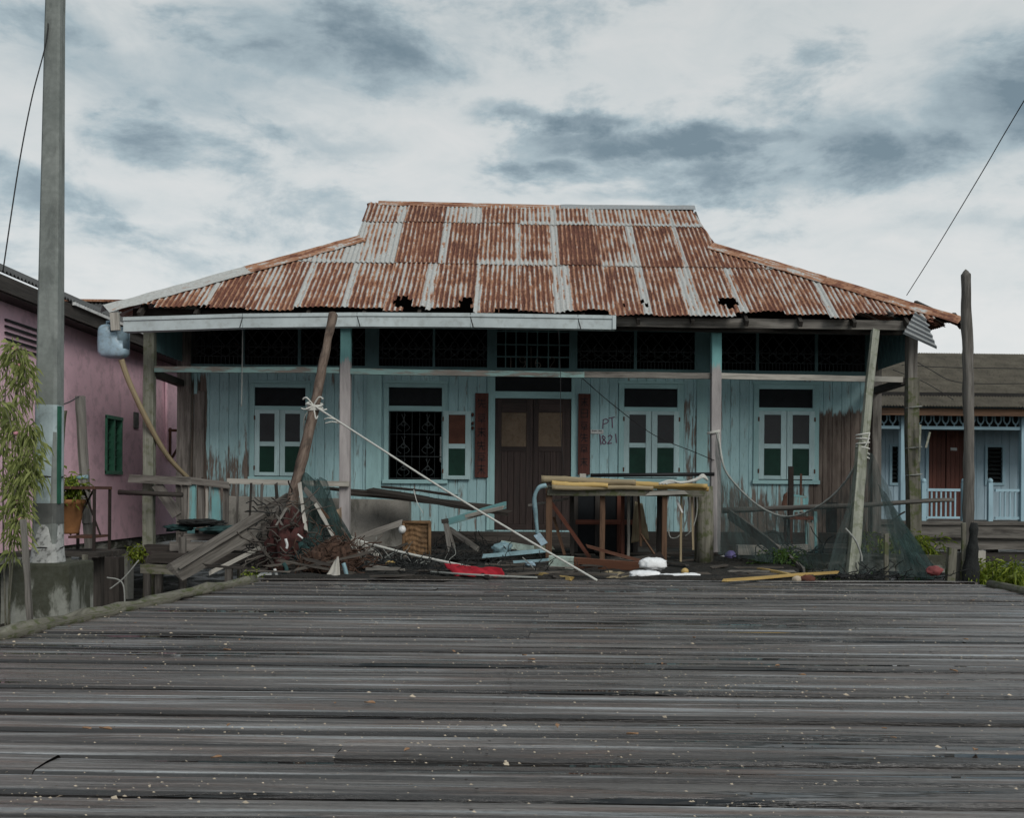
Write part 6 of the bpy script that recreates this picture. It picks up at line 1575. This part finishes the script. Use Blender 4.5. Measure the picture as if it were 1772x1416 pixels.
mb = MB(); mb.blob(gp(1379, 1003, .03), (.055, .05, .04), 14, 8, .2); tag(mb.build('coconut', M['litter'], smooth=True), 'pale husked coconut at the deck edge beside the long yellow stick', 'coconut')
mb = MB(); mb.blob(gp(1396, 1003, .03), (.09, .07, .05), 14, 8, .4); tag(mb.build('dark_husk', M['redwood'], smooth=True), 'dark red husk beside the pale coconut', 'husk')

# ================================================================== RIGHT SIDE: poles, nets, beams
rp_ = thing('leaning_pole', 'pale greenish squared pole leaning at the right verandah', 'pole', gp(1470, 1008))
mb = MB(); A, Bm, T = at(1470, 1012, 12.0), at(1492, 770, 13.6), at(1515, 573, 15.0)
mb.bar(A - Vector((0, 0, .4)), Bm, .125, .11, hint=(0, 1, 0), seg=10, wob=.02); mb.build('lower_length', M['greenwood'], rp_)
mb = MB(); mb.bar(Bm - Vector((.01, .02, .2)), T, .10, .08, hint=(0, 1, 0), seg=10, wob=.01); mb.build('upper_length', M['greenwood'], rp_)
mb = MB()
for i, dz in enumerate((-.10, -.04, .02, .08, .14, -.16)):
    c_ = Bm + Vector((.0, -.02, dz)); tl_ = random.uniform(-.05, .05); mb.tube([c_ + Vector((.085 * math.cos(t), .075 * math.sin(t), tl_ * math.cos(t))) for t in [k * .45 for k in range(15)]], .011, 6)
mb.tube(path([Bm + Vector((-.06, -.07, -.12)), Bm + Vector((.03, -.1, .02)), Bm + Vector((.07, -.08, .16))], 5), .010, 6); mb.build('lashing', M['rope'], rp_, smooth=True)
# lashed post beside the corner post
ps = thing('lashed_post', 'mossy corner post bound with cord at the right verandah', 'post', (at(1583, 960, 15.3).x, 15.3, -.3))
mb = MB(); mb.bar((at(1585, 965, 15.35).x, 15.35, -1.1), at(1578, 655, 15.35), .17, .13, hint=(0, 1, 0), seg=12, wob=.02); mb.build('timber', M['mosswood'], ps)
for py in (705, 775, 822, 868):
    p = at(1581, py, 15.35); mb = MB(); mb.tube([p + Vector((.115 * math.cos(t), .1 * math.sin(t), .012 * math.cos(t))) for t in [k * .45 for k in range(15)]], .009, 6); mb.build('cord', M['ropegrey'], ps, smooth=True)
for a, b, lab in (((1593, 735, 15.2), (1591, 800, 15.2), 'thin pale lath beside the lashed post'), ((1609, 748, 15.1), (1602, 775, 15.1), 'short tilted pale lath between lashed post and red door')):
    mb = MB(); mb.bar(at(*a), at(*b), .03, .015, hint=(0, 1, 0), seg=3, wob=.006); tag(mb.build('lath', M['greenwood']), lab, 'lath')
mb = MB(); pts = path([at(1673, 1012, 13.4) - Vector((0, 0, .6)), at(1675, 900, 13.4), at(1677, 760, 13.4), at(1674, 620, 13.4), at(1672, 500, 13.4), at(1671, 466, 13.4)], 8)
rr_ = [.072 - .01 * i / len(pts) for i in range(len(pts))]; rr_[-1] = .006; rr_[-2] = .02; rr_[-3] = .035; rr_[-4] = .045
mb.tube(pts, rr_, 10, .3); tag(mb.build('tall_pole', M['greywood'], smooth=True), 'tall pointed grey pole standing free at the far right', 'pole')
for a, b, w, mm, lab in (((1667, 905, 12.6), (1664, 1012, 12.6), .05, 'mosswood', 'mossy stake directly left of the tall pointed pole'), 
                         ((1646, 950, 12.6), (1637, 1012, 12.6), .10, 'mosswood', 'tilted mossy stump left of the tall pole'), ((1698, 955, 12.9), (1694, 1012, 12.9), .10, 'palewood', 'pale square stump right of the tall pole'),
                         ((1533, 925, 12.2), (1534, 1012, 12.2), .05, 'mosswood', 'slim mossy stake in front of the green net'), ((1656, 955, 12.7), (1652, 1010, 12.7), .07, 'greywood', 'grey stump between mossy stump and mossy stake')):
    mb = MB(); A, B = at(*a), at(*b); mb.bar(B - Vector((0, 0, .9)), A, w, w * .8, hint=(0, 1, 0), seg=8, wob=.02, ragged=.02); tag(mb.build('stump_post', M[mm]), lab, 'post')
mb = MB(); pts = [at(1686 - k * .8, 905 + k * 11, 12.55) for k in range(11)]; mb.tube(pts, [.035 + .009 * k + .01 * math.sin(k * 1.9) for k in range(11)], 12, .35)
tag(mb.build('wrapped_stump', M['netblack'], smooth=True), 'black net-wrapped stump at the foot of the tall pole', 'post')
mb = MB(); pts = path([at(1250, 884, 15.2), at(1350, 880, 14.9), at(1480, 875, 14.6), at(1560, 870, 14.5), at(1622, 866, 14.4), at(1650, 866, 14.4)], 6); mb.tube(pts, [.042 - .016 * i / len(pts) for i in range(len(pts))], 9, .15)
tag(mb.build('cross_pole', M['greywood'], smooth=True), 'long thin grey pole tied level across the right verandah', 'pole')
for a, b, w, lab in (((1262, 890, 15.0), (1350, 955, 13.6), .14, 'upper half of the broken plank slanting under the green net'), ((1366, 968, 13.4), (1392, 992, 12.9), .13, 'lower half of the broken plank by the yellow sticks')):
    mb = MB(); mb.bar(at(*a), at(*b), w, .035, hint=(0, 1, .3), seg=8, wob=.015, ragged=.03); tag(mb.build('broken_plank', M['greywood']), lab, 'plank')
for a, b, w, mm, lab in (((1372, 973, 13.6), (1632, 975, 13.6), .22, 'footing', 'long grey concrete beam bridging the gap below the green net'), ((1276, 951, 15.1), (1395, 951, 15.1), .14, 'palewood', 'pale timber beam on the ground at the right verandah'), ((1420, 945, 15.3), (1500, 947, 15.3), .06, 'greywood', 'upper plank edge below the bare wall boards'), ((1420, 957, 15.1), (1500, 959, 15.1), .06, 'darkwood', 'lower dark plank edge below the bare wall boards')):
    mb = MB(); mb.bar(at(*a), at(*b), w, .16, hint=(0, 1, 0), seg=12, wob=.015); tag(mb.build('timber_beam', M[mm]), lab, 'beam')
for px, Y in ((1440, 13.75), (1520, 13.75), (1600, 13.75)):
    mb = MB(); x = at(px, 990, Y).x; mb.bar((x, Y, -1.1), (x, Y, at(px, 980, Y).z), .15, .15, seg=6, wob=.02); tag(mb.build('beam_pile', M['darkwood']), {1440: 'dark pile under the left end of the concrete beam', 1520: 'dark pile under the middle of the concrete beam', 1600: 'dark pile under the right end of the concrete beam'}[px], 'pile', 'piles under the concrete beam')
# rope and green net
N0, N1 = at(1240, 748, 15.5), Bm + Vector((-.05, -.08, -.15))
rope_pts = [N0, at(1250, 800, 15.3), at(1264, 828, 15.2), at(1300, 866, 14.8), at(1340, 890, 14.5), at(1375, 893, 14.2), at(1420, 874, 13.9), at(1460, 838, 13.7), N1]
mb = MB(); P_ = path(rope_pts, 8); mb.tube(P_, [.009 + .008 * abs(math.sin(i * 1.1)) for i in range(len(P_))], 7, .3)
tag(mb.build('net_rope', M['ropegrey'], smooth=True), 'sagging knotted head rope of the net between post and leaning pole', 'rope')
mb = MB(); c_ = N0
for k in range(3): mb.tube([c_ + Vector((.10 * math.cos(t), .2 + .1 * math.sin(t), .01 * k + .02 * math.cos(t))) for t in [q * .45 for q in range(15)]], .010, 6)
mb.tube(path([c_ + Vector((.04, .05, 0)), at(1246, 770, 15.4), at(1253, 812, 15.3)], 5), .008, 6); tag(mb.build('rope_tie', M['rope'], smooth=True), 'white rope tied round the painted post above the net', 'rope')
def hang(pts, zlo, name, label, mat, drop, seed, flare=.0):
    """net hanging from a line of points"""
    P_ = path(pts, 5); mb = MB(); vs = []; gc = []; ny = 16
    for i, p in enumerate(P_):
        b = Vector(drop(i / (len(P_) - 1), p))
        for j in range(ny + 1):
            t = j / ny; q = p.lerp(b, t) + Vector((0, 1, 0)) * (.10 * noise.noise(Vector((i * .35, t * 2.5, seed))) * (t * (1.2 - t) * 3)) + Vector((1, 0, 0)) * .05 * noise.noise(Vector((i * .3, t * 3, seed + 7)))
            vs.append(q); gc.append((t * 1.5 + seed, i * .05, seed))
    m_ = ny + 1; fs = [(i * m_ + j, (i + 1) * m_ + j, (i + 1) * m_ + j + 1, i * m_ + j + 1) for i in range(len(P_) - 1) for j in range(ny)]
    mb.add(vs, fs, gc, .3); return tag(mb.build(name, M[mat], smooth=True), label, 'net')
def dropA(t, p): 
    x = at(1248 + 225 * t, 900, 13.4).x; return (x, 13.6 - .9 * t, at(1300, 960 + 40 * t, 13.6 - .9 * t).z)
hang(rope_pts, 0, 'hanging_net', 'thin green net hanging from the sagging rope', 'netthin', dropA, 3)
tr_pts = [at(1492, 775, 13.5), at(1512, 790, 13.8), at(1530, 830, 14.0), at(1550, 880, 13.9)]
def dropB(t, p): q = at(1440 + 200 * t, 1004, 12.0); return (q.x, q.y + .6 * (1 - abs(t - .5)), q.z)
hang(tr_pts, 0, 'hanging_net', 'green net spread like a skirt from the right leaning pole', 'netthin', dropB, 8)
mb = MB(); mb.sheet(at(1560, 1004, 12.6), at(1630, 1002, 12.4), at(1535, 860, 13.9), at(1520, 840, 13.9), 16, 22, .10, 2.5, seed=71); mb.sheet(at(1575, 1000, 12.5), at(1618, 1003, 12.3), at(1545, 880, 13.8), at(1535, 870, 13.8), 10, 20, .06, 3, seed=75)
tag(mb.build('net_fold', M['netgreen'], smooth=True), 'thick dark fold of green net slanting to the right deck corner', 'net')
heap('net_heap', 'dark green net lump by the deck edge under the leaning pole', gp(1500, 1003) + Vector((.1, .45, -.12)), (.75, .3, .06), 'netblack', 'net', 61, .5, 3, 110, 'netblack', .005, .35)
mb = tangle('', '', gp(1370, 975) + Vector((0, .1, .02)), (.6, .35, .10), 90, None, .006, .5, seed=80); tag(mb.build('twine_tangle', M['netblack'], smooth=True), 'dark twine tangle under the broken plank', 'twine')
# things on the right verandah
mb = MB(); p = at(1368, 808, 15.9); mb.bar((p.x, 15.9, .1), p, .075, .05, seg=8, wob=.015); tag(mb.build('black_stake', M['iron']), 'black upright stake before the right window', 'stake')
mb = MB(); p = at(1386, 820, 15.95); mb.bar((p.x, 15.95, .6), p, .03, .03, seg=6, wob=.01); tag(mb.build('rust_stake', M['rustiron']), 'thin rusty rod right of the black stake', 'rod')
ch = thing('broken_chair', 'broken rusty chair on the right verandah below the window', 'chair', (at(1392, 935, 15.9).x, 15.95, .08))
a, b = at(1370, 857, 15.9), at(1396, 861, 15.9); mb = MB(); mb.bar(a, b, .03, .03); mb.bar((a.x, 15.9, a.z), (a.x, 15.9, .62), .03); mb.bar((b.x, 15.9, b.z), (b.x, 15.9, .62), .03); mb.box(a.x + .016, b.x - .016, 15.89, 15.9, a.z - .26, a.z - .03); mb.build('backrest', M['bluewood'], ch)
mb = MB(); mb.box(a.x - .08, b.x + .08, 15.7, 16.1, .57, .62); mb.build('seat', M['redwood'], ch)
for x in (a.x - .05, b.x + .05):
    for y in (15.73, 16.07): mb = MB(); mb.bar((x, y, .08), (x, y, .57), .035); mb.build('leg', M['bluewood'] if x > a.x else M['redwood'], ch)
mb = MB(); mb.sheet(at(1352, 880, 15.85), at(1362, 880, 15.85), at(1362, 852, 15.9), at(1356, 856, 15.9), 8, 8, .06, 6, seed=5); tag(mb.build('rust_sheet', M['rustiron'], smooth=True, solid=.006), 'rusty brown scrap sheet left of the black stake', 'sheet')
mb = MB(); c_ = at(1336, 938, 15.5); mb.tube([c_ + Vector((.155 * math.cos(t), 0, .155 * math.sin(t))) for t in [k * .2 for k in range(33)]], .02, 8, cap=False)
for k in range(6): mb.tube([c_, c_ + Vector((.15 * math.cos(k * 1.047), 0, .15 * math.sin(k * 1.047)))], .004, 4)
tag(mb.build('bicycle_rim', M['iron'], smooth=True), 'small black spoked rim leaning against the wall behind the net', 'wheel')
for px, y0, y1, w in ((1402, 905, 955, .10), (1411, 885, 958, .05)):
    mb = MB(); p, q = at(px, y0, 15.4), at(px + 2, y1, 15.4); mb.bar(p, q, w, .04, hint=(0, 1, 0), seg=4, wob=.01); tag(mb.build('upright_board', M['bluewood']), {1402: 'wide flaked blue board standing right of the broken chair', 1411: 'narrow flaked blue board next to the wide blue one'}[px], 'board')
R_ = rect(1430, 870, 1448, 940, YW); mb = MB(); mb.box(R_[0], R_[1], YW - .012, YW - .008, R_[2], R_[3]); mb.build('gap_shade_sheet', M['innerdark'], house)  # thin near-black sheet on the boards, standing in for the shade of a gap
wire('dark_branch', 'bare dark branch reaching over the net at the right corner', [at(1540, 905, 14.2), at(1556, 892, 14.2), at(1566, 886, 14.2)], .012, 'branch', 'iron')
wire('grey_twig', 'thin grey twig bent beside the right leaning pole foot', [at(1463, 915, 12.0), at(1480, 935, 12.0), at(1490, 960, 12.0), at(1491, 972, 12.0)], .012, 'twig', 'ropegrey')
mb = MB(); mb.blob(gp(1623, 1003, .0) + Vector((0, .1, .09)), (.085, .06, .05), 18, 10, .35, 2.2, 8); tag(mb.build('red_scrap', M['dullred'], smooth=True, solid=.01), 'faded red lump of plastic at the right deck corner', 'scrap')
# weeds
def weed(name, label, px, py, Y, n, h, mat, cat='weed', leafL=(.06, .12), leafW=.03, spread=.2, per=5):
    st_ = []
    b = at(px, py, Y)
    for i in range(n):
        o_ = b + Vector((random.gauss(0, spread * .6), random.gauss(0, spread * .5), 0)); dx = random.gauss(0, .25)
        st_.append([o_, o_ + Vector((dx * h * .4, random.gauss(0, .05), h * .5)), o_ + Vector((dx * h, random.gauss(0, .1), h * random.uniform(.75, 1.1)))])
    return shrub(name, label, st_, mat, cat, leafL=leafL, leafW=leafW, per=per, spread=.10, stemr=.006)
weed('yellow_weed', 'bright yellow-green weed clump at the right edge of the deck', 1725, 1035, 12.8, 18, .42, 'leafyel', spread=.42, per=7)
weed('yellow_weed', 'small yellow-green weed beside the lashed corner post', 1606, 985, 14.6, 5, .42, 'leafyel', spread=.14)
weed('green_weed', 'green weed tuft behind the green net right of the slim stake', 1550, 972, 14.8, 6, .40, 'leafyel', spread=.2)
weed('green_weed', 'low mid-green weeds growing under the broken plank', 1340, 985, 13.5, 9, .17, 'leafdark', spread=.26, per=5)
weed('green_weed', 'fresh green weed tuft right of the broken plank', 1362, 985, 13.3, 6, .17, 'leafdark', spread=.2)
weed('green_weed', 'dark green weeds in the gap below the concrete beam', 1495, 1050, 13.0, 14, .34, 'leafdark', spread=.7, per=6)
weed('yellow_weed', 'tiny mossy weed on the beam by the left corner post', 236, 968, 15.5, 5, .16, 'leafyel', spread=.15, leafL=(.03, .06))
weed('yellow_weed', 'single yellow-green seedling at the left deck edge', 437, 1003, 11.4, 2, .05, 'leafyel', spread=.04, leafL=(.03, .05), leafW=.025, per=3)
for i, pts in enumerate(([(185, 1000), (212, 1010), (216, 1060)], [(240, 970), (215, 1000), (190, 1020)])):
    wire('bare_twig', ['bare grey twig standing in the mud under the pink house', 'bare twig leaning left under the corner post'][i], [at(px, py, 13.5) for px, py in pts], .010, 'twig', 'ropegrey')
mb = tangle('', '', Vector((at(200, 1040, 13).x, 13.2, -.93)), (1.6, 1.4, .05), 160, None, .012, .5, seed=90, lo=-.95); tag(mb.build('mud_litter', M['bark'], smooth=True), 'twigs and litter strewn on the mud under the left gap', 'litter')
o_ = bpy.data.objects['mud_litter']; o_['kind'] = 'stuff'
mb = MB(); mb.bar((at(196, 1000, 14.3).x, 14.3, -1.1), (at(196, 1000, 14.3).x, 14.3, at(196, 965, 14.3).z), .2, .2, seg=6, wob=.02); tag(mb.build('stump_post', M['darkwood']), 'thick dark stump in the mud below the pink house', 'post')

rg = random.Random(12)
for i in range(46):
    px = rg.uniform(610, 1330); py = rg.uniform(962, 1001); b_ = gp(px, py, .03)
    if b_.y > 15.3: continue
    a_ = rg.gauss(0, .5); L = rg.uniform(.15, .8); dv = Vector((math.cos(a_), math.sin(a_), rg.gauss(0, .05))) * L / 2
    mb = MB(); mb.bar(b_ - dv + Vector((0, 0, .02)), b_ + dv + Vector((0, 0, .03)), rg.uniform(.03, .10), .022, hint=(0, 0, 1), seg=6, wob=.02, ragged=.05)
    tag(mb.build('rotten_board', M[rg.choice(('rotten', 'rotten', 'darkwood', 'greywood'))]), 'rotten grey-brown board lying flat among the nets before the house', 'board', 'rotten boards strewn before the house')
for i in range(22):
    px = rg.uniform(245, 470); py = rg.uniform(960, 1040); b_ = at(px, py, rg.uniform(12.8, 15.2)); b_.z = -.93
    a_ = rg.gauss(0, .6); L = rg.uniform(.3, 1.1); dv = Vector((math.cos(a_), math.sin(a_), rg.gauss(0, .12))) * L / 2
    mb = MB(); mb.bar(b_ - dv + Vector((0, 0, .06)), b_ + dv + Vector((0, 0, .06)), rg.uniform(.05, .12), .025, hint=(0, 0, 1), seg=6, wob=.02, ragged=.05)
    tag(mb.build('sunken_board', M[rg.choice(('rotten', 'greywood', 'mosswood'))]), 'old board lying in the mud under the left gap', 'board', 'old boards lying in the mud')
# ================================================================== DECK LITTER
mb = MB(); rg = random.Random(4)
cl_ = [(rg.uniform(-3.4, 4.8), 2.2 + 8.5 * rg.random() ** .9) for k in range(60)]
for i in range(6500):
    if rg.random() < .45:
        c_ = rg.choice(cl_); x = c_[0] + rg.gauss(0, .35); y = c_[1] + rg.gauss(0, .10)
    else: y = 2.2 + 8.8 * (rg.random() ** .8); x = rg.uniform(-3.6, 4.9)
    if not (2 < y < 11 and -2.7 - (10.9 - y) * .128 < x < 4.95): continue
    s_ = rg.uniform(.0025, .0075) * (2.2 if rg.random() < .06 else 1); a = rg.random() * 6.28; z = .008 + rg.random() * .004; k = rg.uniform(.25, .8)
    c_, q_ = math.cos(a) * s_, math.sin(a) * s_
    mb.add([(x - c_, y - q_, z), (x + q_ * k, y - c_ * k, z + s_ * .6), (x + c_, y + q_, z + s_ * .3), (x - q_ * k, y + c_ * k, z + s_ * .1)], [(0, 1, 2, 3)], [(x, y, 0)] * 4, rg.random())
o_ = mb.build('deck_litter', M['litter'], base=(0, 6, 0)); o_['kind'] = 'stuff'; tag(o_, 'pale dry flakes scattered over the wet deck', 'litter')
proto = None
for i in range(34):
    px, py = [(785, 1128), (415, 1108), (393, 1126), (516, 1131), (580, 1218), (640, 1218), (150, 1262), (178, 1112), (1000, 1052), (1640, 1203), (1650, 1162), (920, 1143), (965, 1258), (1530, 1262), (120, 1085), (1410, 1052)][i] if i < 16 else (random.uniform(60, 1700), random.uniform(1040, 1360))
    p = gp(px, py, .012)
    if proto is None:
        mb = MB(); n = 7; vs = []; fs = []
        for k in range(n):
            t = k / (n - 1); w = .017 * math.sin(math.pi * (t * .9 + .05)); x = -.04 + .08 * t
            vs += [(x, -w, .012 + .006 * math.sin(t * 5)), (x, 0, .003), (x, w, .014)]
        for k in range(n - 1):
            for j in range(2): fs.append((k * 3 + j, k * 3 + 3 + j, k * 3 + 4 + j, k * 3 + 1 + j))
        mb.add(vs, fs, vs, .5); proto = mb.build('fallen_leaf', M['orange'], smooth=True, solid=.001, base=(0, 0, 0)); o_ = proto
    else:
        o_ = proto.copy(); C.objects.link(o_)
    o_.location = p; o_.rotation_euler = (random.uniform(-.2, .2), random.uniform(-.2, .2), random.random() * 6.28); s_ = random.uniform(.25, .62); o_.scale = (s_, s_, s_)
    tag(o_, 'small curled orange-brown leaf lying on the wet deck', 'leaf', 'fallen leaves on the deck')
